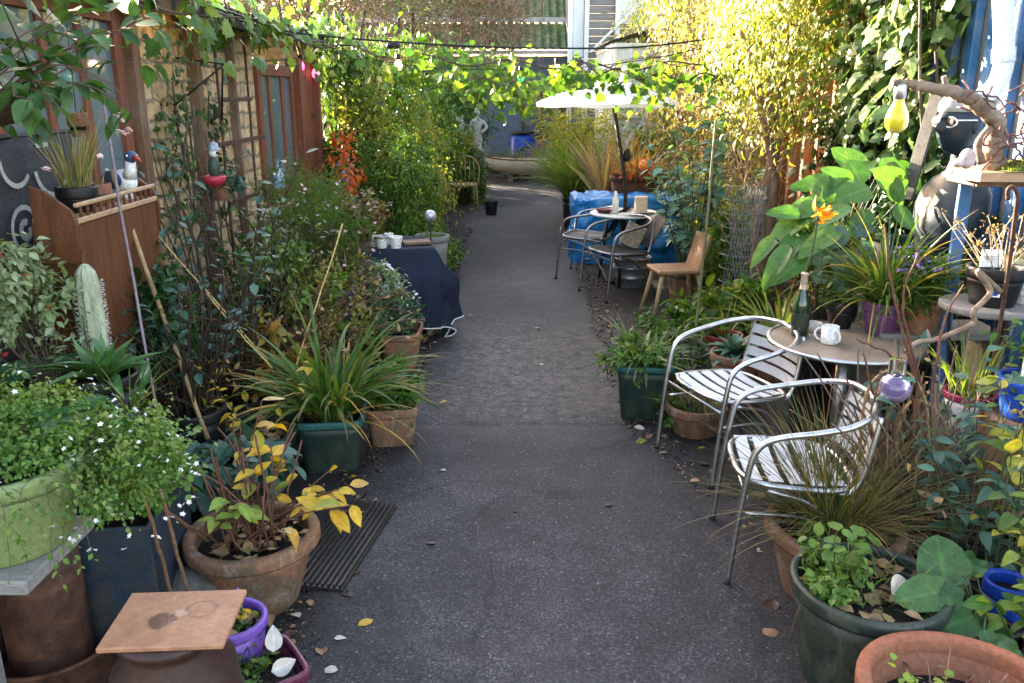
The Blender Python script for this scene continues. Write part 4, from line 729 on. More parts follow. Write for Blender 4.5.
# purple bucket, maroon planter, tile on urn
p, z = potted('purple bucket of leaves and violas behind the maroon planter', (-.91, 2.29, 0), .105, .32, PURP, lip=.03, lipo=1.1, r0=.8); crumbs(p, 26, .09, z, (.03, .06)); cloud(p, (0, 0, z+.03), (.08, .08, .04), 120, (.02, .04), LD, .7, stems=6, base=(0, 0, z-.02)); flowers(p, rv(5)*.05+np.array((0, .03, z+.06)), (.016, .022), FV, 5)
flowers(p, np.array([(.02, .0, z+.05), (.06, .02, z+.04)]), (.03, .05), LYY, 2)
p, z = potted('square maroon glazed planter with ferny geranium seedlings', (-.785, 2.17, 0), .115, .24, MAROON, sq=9, rz=.62, lip=.03, r0=.78); sprays(p, 16, (.06, .14), 10, (.02, .04), LG, .6, 'vine', r=.05, z=z, th=(.2, 1.1), base=ring(16, .05, z)+np.array((-.03, .03, 0))); m = MB(); m.leaves(np.array([(.05, .02, z+.05), (.02, -.04, z+.03)]), np.array([(.2, .3, .9), (.8, -.2, .2)]), np.array((-.3, -1, .3))+rv(2)*.2, .075, .7, 'ov5'); m.build('dead_leaves', leafmat('leaf_pale', [(.5, .45, .4), (.55, .5, .46)], tr=.2), p)
ur = thing('urn', 'dark terracotta urn holding up the square tile', 'urn', (-.93, 1.93, 0)); m = MB(); m.lathe([(.001, 0), (.12, 0), (.13, .03), (.11, .06), (.15, .2), (.17, .32), (.16, .42), (.11, .485), (.115, .51), (.135, .52), (.135, .543), (.1, .543)], 34); m.build('body', M('urn_clay', (.05, .024, .018), (.03, .015, .012), 6, .5, .15), ur)
ti = thing('tile', 'square terracotta tile with a damp dark stain lying on the urn', 'tile', (-.915, 1.94, .545), .07)
def tilemat():
    m, nt, b = newmat('stained_tile'); v = coords(nt); n = tex(nt, v, 14, 6); n2 = tex(nt, v, 60, 4)
    c = ramp(nt, [(.27, .12, .06), (.38, .19, .1)], n.outputs[0], (.3, .7)); c = mixc(nt, 'MULTIPLY', .6, c, ramp(nt, [(.6,)*3, (1.2,)*3], n2.outputs[0], (.3, .7)))
    vm = nt.nodes.new('ShaderNodeVectorMath'); vm.operation = 'MULTIPLY_ADD'; vm.inputs[1].default_value = (.05,)*3; vm.inputs[2].default_value = (-.0, -.0, 0); nt.links.new(n.outputs['Color'], vm.inputs[0]); nt.links.new(v, vm.inputs[2])
    def spot(x, y, r):
        d = nt.nodes.new('ShaderNodeVectorMath'); d.operation = 'DISTANCE'; d.inputs[1].default_value = (x+.025, y+.025, .033); nt.links.new(vm.outputs[0], d.inputs[0]); return math_(nt, 'MULTIPLY', math_(nt, 'SUBTRACT', r, d.outputs['Value']), 160, clamp=True)
    s1 = math_(nt, 'MAXIMUM', spot(-.035, -.015, .038), spot(-.01, -.005, .024)); c = mixc(nt, 'MIX', math_(nt, 'MULTIPLY', s1, .85), c, (.045, .016, .01))
    ringd = math_(nt, 'MULTIPLY', spot(.06, .03, .045), math_(nt, 'SUBTRACT', 1, spot(.06, .03, .038))); c = mixc(nt, 'MIX', math_(nt, 'MULTIPLY', ringd, .6), c, (.12, .06, .035)); c = mixc(nt, 'MIX', math_(nt, 'MULTIPLY', spot(.01, .02, .02), .4), c, (.5, .38, .3))
    nt.links.new(c, b.inputs['Base Color']); nt.links.new(math_(nt, 'SUBTRACT', .6, math_(nt, 'MULTIPLY', s1, .4)), b.inputs['Roughness']); nt.links.new(bump(nt, n2.outputs[0], .25, .003), b.inputs['Normal']); return m
m = MB(); m.box((0, 0, .008), (.315, .25, .016), 0, bev=.004); m.build('tile', tilemat(), ti)
sn = thing('boulder', 'grey rounded stone between the bamboo canes and blue crate', 'stone', (-1.2, 2.74, 0)); m = MB(); m.ball((0, 0, .1), (.14, .12, .12), 20, 14); m.V[0] += np.array([[.02*noise.noise(tuple(v*9)) for _ in range(3)] for v in m.V[0]]); m.build('stone', M('grey_stone', (.13, .125, .115), (.07, .068, .06), 7, .9, .4), sn)
# navy table
tb = thing('garden_table', 'garden table under the navy cloth on the left of the path', 'table', (-1.06, 6.75, 0), .28); m = MB(); m.box((0, 0, .7), (.62, .62, .025)); m.build('tabletop', GREYW, tb)
for sx in (-.26, .26):
    for sy in (-.26, .26): m = MB(); m.box((sx, sy, .344), (.04, .04, .687)); m.build('leg', GREYW, tb)
tc = thing('tablecloth', 'navy blue tablecloth with white piped hem draped over the garden table', 'tablecloth', (-1.06, 6.75, .716), .28)
def cloth(u, v):
    a = .315; W = .75; x, y = (u-.5)*2*W+.06, (v-.5)*2*W-.09; ex, ey = max(abs(x)-a, 0), max(abs(y)-a, 0); sx, sy = (1 if x > 0 else -1), (1 if y > 0 else -1)
    e = math.hypot(ex, ey); fl = .06+.22*e
    wv = .04*math.sin(x*13+1)*min(1, ey*5)+.04*math.sin(y*12)*min(1, ex*5)
    X = sx*min(abs(x), a)+(sx*(fl*ex/max(e, 1e-6)*min(1, e*5)+abs(wv)*.6) if ex > 0 else 0)+(wv if ey > 0 else 0)
    Y = sy*min(abs(y), a)+(sy*(fl*ey/max(e, 1e-6)*min(1, e*5)+abs(wv)*.6) if ey > 0 else 0)+(wv*.5 if ex > 0 else 0)
    X += .012*noise.noise((x*11, y*11, 5))*min(1, e*8); Y += .012*noise.noise((x*11, y*11, 9))*min(1, e*8); z = .006+.004*noise.noise((x*9, y*9, 0))-e*1.12-(.004 if e > 0 else 0)
    if ex > 0 and ey > 0: k = min(ex, ey)/.3; X -= sx*.07*k; Y -= sy*.07*k
    return (X, Y, max(z, -.69))
m = MB(); m.grid(cloth, 64, 64); m.build('cloth', M('navy_linen', (.007, .01, .022), (.012, .016, .033), 30, .9, .5, fine=220), tc)
m = MB(); k = 50; ed = [cloth(0, t) for t in np.linspace(0, 1, k)]+[cloth(t, 1) for t in np.linspace(0, 1, k)]+[cloth(1, t) for t in np.linspace(1, 0, k)]+[cloth(t, 0) for t in np.linspace(1, 0, k)]; ed = [e for i, e in enumerate(ed) if i == 0 or np.linalg.norm(np.array(e)-ed[i-1]) > 1e-4]; m.tubes(np.array(ed), .005, 6); m.build('piping', WHITEP, tc)
for k, (x_, y_, r_, h_, lb) in enumerate([(374, 246, .04, .08, 'white pot at the left end of the navy tablecloth'), (382, 248, .05, .095, 'dark-rimmed white pot second on the navy tablecloth'), (389, 244, .035, .085, 'slim white pot behind the others on the navy tablecloth'), (396, 248, .05, .09, 'plain white pot nearest the path on the navy tablecloth')]):
    g_ = gr(x_, y_, .725); p = thing('small_pot', lb, 'pot', (g_[0], g_[1], .726), 0, 'white pots on the navy table'); pot(p, r_, h_, WHITEP, r0=.78, lip=.02, n=22, rim_mat=GALV if k == 1 else None)
g_ = gr(415, 246, .725); o = MB().box((0, 0, .012), (.22, .14, .022), 0, rz=.3).build('wooden_tray', BROWNW); o.location = (g_[0], g_[1]+.1, .727); tag(o, 'shallow brown tray on the navy tablecloth', 'tray')
p, z = potted('tall grey tub behind the navy table', (-.83, 7.75, 0), .15, .62, M('grey_tub', (.2, .2, .18), (.13, .13, .12), 6, .7, .2)); tuft(p, 40, (.05, .14), (.006, .012), LG, .1, z)
s = thing('garden_stake', 'silver globe on a stem above the tall grey tub', 'ornament', (-.81, 7.5, 0)); m = MB(); m.tubes([(0, 0, 0), (0, 0, .8)], .006, 6); m.build('stem', IRON, s); m = MB(); m.ball((0, 0, .83), .055, 20, 14); m.build('globe', M('silver_globe', (.5, .5, .52), (.4, .4, .42), 30, .3, .4, metal=.6), s)
wc = thing('scroll_ornament', 'white painted iron scrollwork leaning left of the navy table', 'ornament', (-1.08, 6.2, .22), .1)
m = MB()
for cx_, cz_, r_, t0, t1, d_ in ((0, .3, .16, 0, 6.6, 1), (.05, .34, .1, 1, 9, 1), (-.04, .2, .11, 2, 9, -1), (.13, .1, .09, 0, 7, 1), (0, .02, .08, 1, 8, -1), (.1, .26, .07, 0, 7, -1)):
    t = np.linspace(t0, t1, 34); rr = r_*(1-.5*(t-t0)/(t1-t0)); m.tubes(np.stack([cx_+rr*np.cos(t*d_), .01*np.sin(t), cz_+rr*np.sin(t*d_)], 1), .009, 6)
m.tubes([(-.16, 0, .3), (-.1, 0, -.22)], .009, 6); m.tubes([(.16, 0, .3), (.14, 0, -.22)], .009, 6); m.build('scrolls', WHITEPAINT, wc)
p, z = potted('variegated trailing plant under the white scrollwork', (-1.02, 5.98, 0), .14, .3, TERRAD); cloud(p, (.02, 0, z+.2), (.17, .16, .22), 1100, (.025, .05), LW, .6, 'ov', 30, .4, stems=14, base=(0, 0, z))
bush('leafy low bush hiding the foot of the stone plinth', 'bush', (-.98, 14.85, .45), (.38, .3, .5), 3200, (.05, .09), LG, .5, 'ov', 30, .4)
bush('lush green fern-like bush between the iron bars and the spiky plant', 'bush', (-1.6, 5.2, .65), (.32, .55, .42), 3400, (.035, .07), LG, .45, 'ov', 50, .4, stems=16, sr=.004)
bush('fresh green bush under the aster bushes', 'bush', (-1.3, 5.35, .5), (.3, .38, .36), 3200, (.03, .055), LY, .5, 'ov', 46, .4, stems=16, sr=.004)
bush('leafy climber rising in front of the ivy beyond the red door', 'bush', (-1.75, 10.2, 1.35), (.35, .6, .85), 5200, (.04, .08), LY, .5, 'ov', 60, .4)
bush('leafy spray in front of the two white statues', 'bush', (-.98, 14.7, 1.0), (.25, .2, .22), 500, (.05, .09), LY, .5, 'ov', 16, .5)
bush('dark leafy bush in front of the orange cabinet', 'bush', (-1.72, 3.95, .8), (.14, .22, .3), 900, (.04, .075), LD, .55, 'ov5', 30, .4, stems=14, sr=.004)
bush('amber leaved low plant right of the bluish rose bush', 'bush', (-1.42, 4.5, .5), (.22, .28, .22), 520, (.04, .075), leafmat('leaf_amber', [(.08, .12, .02), (.2, .17, .03), (.36, .2, .04), (.3, .13, .04)], tr=.4), .55, 'ov5', 26, .4, stems=14, sr=.004)
# far left pieces
ch = thing('bamboo_chair', 'small bamboo chair against the bushes at the far left edge', 'chair', (-.95, 14.0, 0), .2)
m = MB(); m.box((0, 0, .42), (.42, .4, .03)); m.build('seat', CANE, ch)
for sx in (-.18, .18):
    for sy in (-.17, .17): tube_obj('leg', [(sx*1.1, sy*1.1, 0), (sx, sy, .41)], .014, CANE, ch)
m = MB(); P = catmull([(.2, -.2, .42), (.22, -.2, .7), (.12, -.2, .86), (-.05, -.2, .88), (-.18, -.2, .8), (-.22, -.2, .42)], 5); m.tubes(P, .014, 7)
for x_ in (-.14, -.07, 0, .07, .14): m.tubes([(x_, -.2, .43), (x_, -.2, .84)], .008, 5)
m.build('backrest', CANE, ch)
p, z = potted('small dark pot alone on the path at the far end', tuple(gr(491, 215)), .11, .23, BLACKP); tuft(p, 30, (.08, .2), (.006, .012), LB, .06, z)
pl = thing('plinth', 'rough stone plinth under the two white statues', 'plinth', (-.98, 15.6, 0)); m = MB(); m.box((0, 0, .42), (.62, .35, .84), bev=.02); m.build('block', MATS['grey_stone'], pl)
WS = M('statue_white', (.5, .48, .43), (.36, .34, .3), 9, .85, .3, dirt=(.2, .2, .15), dirt_amt=.5)
s = thing('owl_statue', 'rounded white owl-like statue on the stone plinth', 'statue', (-1.14, 15.5, .84)); m = MB(); m.lathe([(.001, 0), (.11, 0), (.15, .12), (.16, .25), (.12, .36), (.1, .4), (.12, .47), (.1, .55), (.04, .59), (.001, .595)], 20, scale=(1, .8)); m.build('body', WS, s)
for sx in (-1, 1): m = MB(); m.tubes([(sx*.07, 0, .55), (sx*.09, 0, .63)], (.035, .004), 7); m.build('ear', WS, s); m = MB(); m.ball((sx*.15, 0, .24), (.03, .07, .14)); m.build('wing', WS, s)
s = thing('figure_statue', 'slim white figure statue right of the owl-like statue', 'statue', (-.8, 15.55, .84)); m = MB(); m.lathe([(.001, 0), (.1, 0), (.1, .04), (.06, .06), (.09, .2), (.075, .3), (.055, .36), (.1, .5), (.09, .55), (.035, .58), (.03, .62)], 18, scale=(1, .75)); m.ball((0, -.01, .68), (.05, .055, .065)); m.tubes(catmull([(.09, 0, .53), (.16, -.02, .42), (.07, -.07, .33)], 5), (.028), 7); m.tubes(catmull([(-.09, 0, .53), (-.13, 0, .4), (-.1, -.05, .25)], 5), (.026), 7); m.build('figure', WS, s); m = MB(); m.ball((0, .015, .7), (.056, .055, .06)); m.build('hair', M('statue_stone', (.55, .5, .42), (.4, .36, .3), 9, .9, .2), s)
ca = thing('canoe', 'cream canoe lying across the far end of the path', 'canoe', (.35, 18.7, .12)); cm = M('cream_hull', (.75, .66, .48), (.66, .56, .4), 3, .45, .05, dirt=(.3, .24, .15), dirt_amt=.4)
def hull(u, v): t = (u-.5)*2; w_ = .42*(1-abs(t)**2.6)+.004; a = (v-.5)*PI; return (t*1.35, w_*math.sin(a), .34+.1*abs(t)**3-(.3*(1-abs(t)**4)+.03)*math.cos(a))
m = MB(); m.grid(hull, 40, 16); m.build('hull', cm, ca); m = MB()
for v in (0., 1.): m.tubes([np.array(hull(u, v))+(0, 0, .008) for u in np.linspace(0, 1, 30)], .016, 6)
m.build('gunwale', BROWNW, ca)
for x_ in (-.5, .5): m = MB(); m.box((x_, 0, .33), (.1, .68, .02)); m.build('thwart', BROWNW, ca)
for x_ in (-.6, .5):
    o = MB().box((0, 0, .075), (.12, .5, .15)).build('wooden_block', BROWNW); o.location = (.35+x_, 18.7, 0); tag(o, 'wooden block propping up the %s end of the canoe' % ('left' if x_ < 0 else 'right'), 'block', 'blocks under the canoe')
bn = thing('barrel', 'blue plastic barrel standing before the blue-grey shed', 'barrel', (.0, 20.6, 0)); m = MB(); m.lathe([(.001, 0), (.26, 0), (.29, .1), (.3, .45), (.29, .8), (.24, .88), (.001, .89)], 24); m.build('body', BLUEP, bn)
m = MB(); m.lathe([(.26, .9), (.27, .9), (.27, .95), (.001, .97)], 24); m.build('lid', IRON, bn)
bi = thing('bicycle', 'bicycle parked behind the canoe near the shed', 'bicycle', (.55, 19.9, 0), .5)
for x_ in (-.5, .5):
    t = np.linspace(0, 2*PI, 30); w_ = tube_obj('wheel', np.stack([x_+.32*np.cos(t), 0*t, .34+.32*np.sin(t)], 1), .016, IRON, bi, 6); m = MB(); m.tubes(np.array([[(x_, 0, .34), (x_+.31*math.cos(a), 0, .34+.31*math.sin(a))] for a in np.arange(16)*PI/8]), .003, 3); m.build('spokes', GALV, w_)
m = MB(); rd = M('red_frame', (.4, .05, .05), (.3, .04, .04), 8, .3, .02)
for a, b_ in (((-.5, 0, .34), (-.15, 0, .82)), ((-.15, 0, .82), (.38, 0, .78)), ((-.05, 0, .36), (.38, 0, .74)), ((-.05, 0, .36), (-.17, 0, .88)), ((-.5, 0, .34), (-.05, 0, .36)), ((.5, 0, .34), (.36, 0, .92))): m.tubes([a, b_], .016, 6)
m.build('frame', rd, bi); m = MB(); m.ball((-.18, 0, .92), (.13, .06, .03)); m.build('saddle', IRON, bi); m = MB(); m.tubes(catmull([(.3, -.26, .98), (.38, -.15, .96), (.36, 0, .94), (.38, .15, .96), (.3, .26, .98)], 4), .012, 6); m.build('handlebar', GALV, bi)
bush('scrubby low plants growing behind the canoe', 'bush', (-.2, 19.5, .35), (1.0, .4, .3), 1600, (.06, .12), MATS['leaf_greygreen'], .4, 'lance', 30, .4)
bush('loose green bush at the right end of the canoe', 'bush', (1.4, 18.9, .6), (.7, .5, .6), 2200, (.07, .14), LG, .4, 'lance', 30, .4)
# ================================================================== RIGHT SIDE
# walls
RX = 2.75
cw = thing('clad_wall', 'blue battened pale boarded wall at the upper right', 'wall', (RX, 4.6, 0)); O = np.array((RX, 4.6, 0))
m = MB(); pb_ = M('weathered_board', (.26, .22, .17), (.15, .125, .1), 4, .75, .3, stretch=(6, 6, .5), dirt=(.4, .37, .33), dirt_amt=.6)
for k in range(18): m.box((RX+.03, 2.5+k*.24, 1.75), (.03, .236, 3.5), 0, bev=.004)
m.build('boarding', pb_, cw, O)
for k in range(18):
    m = MB(); m.box((RX-.015, 2.5+k*.24+.12, 1.75), (.055, .1, 3.5), 0, bev=.006); m.build('batten', M('blue_paint', (.035, .15, .36), (.025, .11, .28), 4, .5, .15, dirt=(.3, .36, .42), dirt_amt=.3, stretch=(4, 4, .6)), cw, O)
fp = thing('fence', 'whitewashed boarded fence with reddish posts behind the canna leaves', 'fence', (RX, 8, 0)); O = np.array((RX, 8, 0))
m = MB()
for k in range(16): m.box((RX+.03, 6.86+k*.2, 1.5), (.03, .196, 3.0), 0, bev=.004)
m.build('boarding', M('whitewash', (.7, .62, .52), (.5, .4, .3), 5, .8, .3, dirt=(.25, .14, .08), dirt_amt=.6, stretch=(4, 4, .6)), fp, O)
for y in (7.0, 7.35, 7.62, 7.95, 8.3, 8.7, 9.1, 9.6): m = MB(); m.box((RX-.035, y, 1.5), (.09, .075, 3.0)); m.build('post', MATS.get('redbrown_post') or M('redbrown_post', (.3, .12, .05), (.18, .07, .035), 5, .7, .3, stretch=(5, 5, .5)), fp, O)
m = MB(); m.box((RX-.02, 8.2, 1.62), (.04, 2.8, .03)); m.build('rail', MATS['redbrown_post'], fp, O)
cf = thing('boundary_wall', 'old brick boundary wall hidden under the sunlit climbers', 'wall', (RX, 15, 0)); O = np.array((RX, 15, 0)); m = MB(); m.box((RX+.1, 15.2, 1.45), (.2, 10.8, 2.9), bev=.01); m.build('wall', SAND, cf, O)
ivy('huge sunlit yellow-green climber covering the right wall', lambda: (lambda y: (RX-R(.0, min(.75, .25+(y-9)*.2)), y, R(.8, 3.5)))(R(9, 19)), 30000, (.045, .085), LY, np.array((2.4, 14, 0)), 'ov', .6, (-1, 0, 0), cl=300, sp=.2, vines=70, vr=.009, smat=TWIG)
ivy('yellow-green leaves of the climber arching over the reddish posts', lambda: (RX-R(.0, .7), R(6.9, 9.6), R(2.35, 3.3)), 8000, (.04, .075), LY, np.array((2.4, 8, 0)), 'ov', .6, (-1, 0, 0), cl=100, sp=.15, vines=0)
p = thing('vine', 'dry straw-brown vine tangle hanging below the climber leaves', 'vine', (2.4, 9.5, 0)); O = np.array((2.4, 9.5, 0)); n = 900; b = np.stack([RX-U(n, .05, .8), U(n, 8.8, 13.5), U(n, .9, 3.1)], 1)
P = arcs(n, b, U(n, 0, 6.3), U(n, .3, 2.6), U(n, .3, .8), U(n, -1, 1.5), 6)+np.cumsum(rng.normal(size=(n, 6, 3))*.02, 1); MB().tubes(P, U(n, .003, .007)[:, None], 3).build('stems', TWIG, p, O)
q = P[:, 3:].reshape(-1, 3); q = q[rng.integers(0, len(q), 2600)]+rng.normal(size=(2600, 3))*.03; MB().leaves(q, rv(2600)-(0, 0, .4), rv(2600), U(2600, .04, .09), .5, 'ov').build('dry_leaves', leafmat('leaf_tan', [(.3, .2, .08), (.38, .28, .12), (.25, .25, .06), (.45, .32, .16)], tr=.4), p, O)
ivy('broad-leaved ivy on the wall left of the blue battens', lambda: (RX-.08-R(0, .22), R(5.55, 7.1), R(1.5, 3.1)), 1900, (.08, .14), leafmat('ivy_gloss', [(.06, .12, .03), (.1, .17, .05), (.17, .21, .09)], tr=.25, rough=.3), np.array((2.6, 6.3, 0)), 'ivy', 1, (-1, 0, 0), cl=60, sp=.12, vines=18, vr=.01)
ivy('dark low ivy below the broad-leaved ivy', lambda: (RX-.1-R(0, .3), R(4.9, 7.0), R(.5, 1.6)), 1500, (.06, .11), LD, np.array((2.55, 6, 0)), 'ivy', 1, (-1, 0, 0), cl=50, sp=.12, vines=10)
dp = thing('drainpipe', 'white plastic drainpipe with a swept bend on the blue battened wall', 'drainpipe', (2.68, 4.9, 1.7)); b0 = np.array((2.68, 4.9, 1.7)); m = MB()
m.tubes(catmull([at(958, 112, 4.95)-b0, at(977, 101, 4.9)-b0, at(994, 88, 4.9)-b0, at(1003, 68, 4.9)-b0, at(1004, 40, 4.9)-b0, at(1002, -40, 4.9)-b0], 6), .052, 14); m.build('pipe', WHITEPAINT, dp)
m = MB(); m.tubes([at(1003.5, 62, 4.9)-b0, at(1004, 48, 4.9)-b0], .06, 14); m.build('collar', WHITEPAINT, dp)
bo = MB(); bo.bar((0, 0, 0), at(938, 92, 5.0)-at(906, 200, 4.9), .075, .02); o = bo.build('leaning_board', M('dark_board', (.1, .095, .085), (.055, .05, .045), 6, .85, .3)); o.location = tuple(at(906, 200, 4.9)); tag(o, 'grey weathered board leaning left of the bust', 'board')
# garlands and lights over the lane
wires = [('black cable of the front string of lights crossing the lane', [(-2.05, 5.2, 2.43), (-1.96, 7.2, 2.36), (-.9, 7.45, 2.27), (.3, 7.6, 2.235), (1.3, 7.75, 2.28), (2.7, 7.9, 2.5)], .008),
         ('thinner black cable crossing just behind the front cable', [(-2.1, 8.8, 2.3), (-1, 8.9, 2.12), (.2, 9.0, 2.1), (1.3, 9.0, 2.2), (2.7, 9.1, 2.5)], .005),
         ('black cable of fairy lights running under the cottage eave', [(-2.02, 3.2, 2.44), (-1.97, 4.6, 2.42), (-1.99, 6, 2.41), (-1.97, 7.6, 2.36), (-2.0, 9.6, 2.32)], .009)]
for lb, P, r_ in wires: P = catmull(P, 10); m = MB(); m.tubes(P-P[0], r_, 6); o = m.build('light_cable', IRON); o.location = tuple(P[0]); tag(o, lb, 'cable')
def bulb(lb, pos, r, col, e, gl=None, group=None):
    b = thing('light_bulb', lb, 'bulb', pos); m = MB(); m.lathe([(.001, .004), (r*.62, 0), (r*.62, -r*1.5), (r*.5, -r*1.55)], 14, (0, 0, r*.4)); m.build('socket', IRON, b)
    m = MB(); m.lathe([(r*.4, -r*1.0), (r*.55, -r*1.3), (r*.95, -r*2.1), (r, -r*2.7), (r*.8, -r*3.3), (r*.4, -r*3.65), (.001, -r*3.75)], 16); m.build('globe', gl or glow('glow_'+lb[:14].replace(' ', '_'), col, e), b); return b
bulb('lit warm bulb on the eave above the sandstone wall', at(190, 10, 5.6), .028, (1, .62, .25), 6)
bulb('left pink-red bulb by the top of the red door', at(300, 56, 9.2), .04, (.9, .06, .15), .6); bulb('right pink-red bulb by the top of the red door', at(315, 64, 9.5), .04, (.9, .08, .16), .6)
bulb('lit amber bulb on the front cable left of the middle', at(398, 56, 7.4), .03, (1, .66, .3), 5); bulb('white glowing bulb on the front cable at the middle', at(557, 60, 7.6), .034, (1, .93, .8), 7)
bulb('green bulb hanging in the leaf garland', at(521, 68, 8.9), .036, (.02, .3, .13), .1); bulb('large pale lime globe bulb at the top left', at(122, -34, 3.7), .048, (.6, .7, .3), .25)
cap_ = thing('light_socket', 'dark round unlit lamp holder on the front cable', 'lamp holder', at(393, 46, 7.4)); m = MB(); m.lathe([(.001, .03), (.05, .025), (.06, 0), (.05, -.02), (.001, -.025)], 16); m.build('holder', IRON, cap_)
def garland(lb, P, n, L, lm, sag=.12):
    P = catmull(P, 12); P = P+np.stack([0*P[:, 0], .05*np.sin(np.arange(len(P))*.7), .035*np.sin(np.arange(len(P))*.9+n)], 1); org = P[len(P)//2]; p = thing('garland', lb, 'garland', org); i = rng.integers(0, len(P), n); q = P[i]+rng.normal(size=(n, 3))*np.array((.04, .07, .05))-np.abs(rng.normal(size=(n, 1)))*np.array((0, 0, sag))
    MB().leaves(q, rv(n)*.7-(0, 0, .8), np.array((0, -.6, .4))+rv(n)*.7, U(n, *L), 1., 'vine').build('foliage', lm, p, org)
    m = MB(); m.tubes(P, .007, 5); m.tubes(P+rng.normal(size=P.shape)*.015, .004, 5); m.build('stems', BARK, p, org)
garland('vine garland with drooping lobed leaves strung across the lane', [(-2.0, 7.4, 2.32), (-1, 7.45, 2.16), (.2, 7.45, 2.1), (1.3, 7.45, 2.1), (2.6, 7.6, 2.4)], 190, (.04, .1), LV)
garland('short leafy vine spray hanging in front of the parasol', [(.35, 7.3, 2.12), (.9, 7.3, 2.02), (1.5, 7.35, 2.0), (2.0, 7.4, 2.15), (2.5, 7.5, 2.35)], 150, (.05, .1), LV, .09)
garland('second leafier vine garland sagging behind the first', [(-2.1, 10.4, 2.35), (-1.0, 10.5, 2.1), (-.2, 10.6, 1.98), (.6, 10.6, 2.05), (2.5, 10.6, 2.5)], 210, (.07, .12), LV, .14)
ivy('ragged vine hanging at the far end left of the parasol', lambda: (R(-1.9, .1), 13.4+R(-.6, .6), R(1.7, 2.3)), 900, (.06, .11), LV, np.array((-1, 13.4, 2)), 'vine', 1, (0, -1, 0), cl=40, sp=.16, vines=0)
# ---- aluminium bistro chairs
def alu_chair(label, loc, rz, slat=ALUS, tubem=ALU, weave=None, group='aluminium slat chairs'):
    c = thing('bistro_chair', label, 'chair', loc, rz, group); r = .0125; hw = .265
    for s in (-1, 1):      # front leg, sweeping up into the arm
        P = catmull([(.25, s*hw, .012), (.225, s*hw, .3), (.2, s*hw, .52), (.17, s*hw, .61), (.1, s*(hw+.005), .655), (-.05, s*(hw+.01), .685), (-.17, s*(hw-.01), .71), (-.26, s*(hw-.1), .735), (-.295, 0, .75)], 6); m = MB(); m.tubes(P, r, 10); m.build('leg_and_arm', tubem, c)
        P = catmull([(.13, s*.225, .435), (-.1, s*.225, .425), (-.19, s*.215, .42), (-.235, s*.21, .5), (-.27, s*.2, .69), (-.275, s*.19, .725)], 6); m = MB(); m.tubes(P, r*.9, 9); m.build('back_upright', tubem, c)
        P = catmull([(.12, s*.235, .425), (-.06, s*.23, .36), (-.22, s*.24, .16), (-.3, s*.245, .012)], 6); m = MB(); m.tubes(P, r*.9, 9); m.build('rear_leg', tubem, c)
    t = np.linspace(0, 2*PI, 48); e = 3.4; x = np.sign(np.cos(t))*np.abs(np.cos(t))**(2/e)*.225; y = np.sign(np.sin(t))*np.abs(np.sin(t))**(2/e)*.245
    m = MB(); m.tubes(np.stack([x-.0, y, .44+.012*(x/.22)], 1), .0115, 9); m.tubes([(.2, -hw, .4), (.2, hw, .4)], .008, 7); m.tubes(catmull([(.2, -.25, .33), (.0, -.24, .32), (-.13, -.235, .27)], 4), .007, 6); m.tubes(catmull([(.2, .25, .33), (.0, .24, .32), (-.13, .235, .27)], 4), .007, 6); m.build('seat_frame', tubem, c)
    if weave is None:
        for k in range(5):
            xc = .165-k*.08; w = .22-.02*(k > 3); m = MB(); m.grid(lambda u, v: (xc+(u-.5)*.054, (v-.5)*2*w, .452+.012*(xc/.22)-.016*(1-((v-.5)*2)**2)), 2, 12); m.grid(lambda u, v: (xc+(u-.5)*.054, (v-.5)*2*w, .447+.012*(xc/.22)-.016*(1-((v-.5)*2)**2)), 2, 12); m.build('slat', slat, c)
        for k in range(4):
            z = .49+k*.062; m = MB()
            for dx in (0, .005): m.grid(lambda u, v: (-.232-.16*(z+(u-.5)*.046-.5)-dx-.03*(1-((v-.5)*2)**2), (v-.5)*2*.2, z+(u-.5)*.046), 2, 10)
            m.build('back_slat', slat, c)
    else:
        m = MB(); m.grid(lambda u, v: ((u-.5)*.42, (v-.5)*.46, .45-.012*math.sin(u*PI)*math.sin(v*PI)), 14, 14); m.grid(lambda u, v: ((u-.5)*.42, (v-.5)*.46, .443-.012*math.sin(u*PI)*math.sin(v*PI)), 14, 14); m.build('seat', weave, c)
        m = MB()
        for dx in (0, .008): m.grid(lambda u, v: (-.235-.15*u-dx-.06*(1-((v-.5)*2)**2)*u, (v-.5)*2*(.21+.02*u), .48+u*.26+.03*math.sin(v*PI)*u), 12, 16)
        m.build('backrest', weave, c)
    for q in ((.25, -hw), (.25, hw), (-.3, -.245), (-.3, .245)): m = MB(); m.lathe([(.001, 0), (.016, 0), (.016, .02), (.0135, .03)], 10, (q[0], q[1], 0)); m.build('foot', IRON, c)
    return c
ac = alu_chair('aluminium slat chair beside the green bottle, further from the viewer', (1.07, 4.14, 0), math.radians(-159))
c2 = copy_tree(ac); c2.location = (1.09, 3.2, 0); c2.rotation_euler = (0, 0, math.radians(174)); c2['label'] = 'aluminium slat chair with grassy rush growing in front, nearer the viewer'
for i, (x_, y_, lm, lb) in enumerate([(.12, .03, 'leaf_tan', 'tan dead leaf lying on the seat of the further aluminium chair')]):
    pass
weave = M('black_weave', (.004, .005, .008), (.01, .012, .017), 60, .6, .6, fine=180, spec=.3)
ALUD = M('dark_tube', (.25, .26, .28), (.17, .18, .2), 12, .45, .05, metal=1)
wc1 = alu_chair('black woven chair with its empty seat nearest the galvanised bucket', (.9, 7.98, 0), math.radians(205), tubem=ALUD, weave=weave, group='black woven chairs')
wc2 = copy_tree(wc1); wc2.location = (.68, 8.85, 0); wc2.rotation_euler = (0, 0, math.radians(160)); wc2['label'] = 'black woven chair behind the other, against the blue tarpaulin'
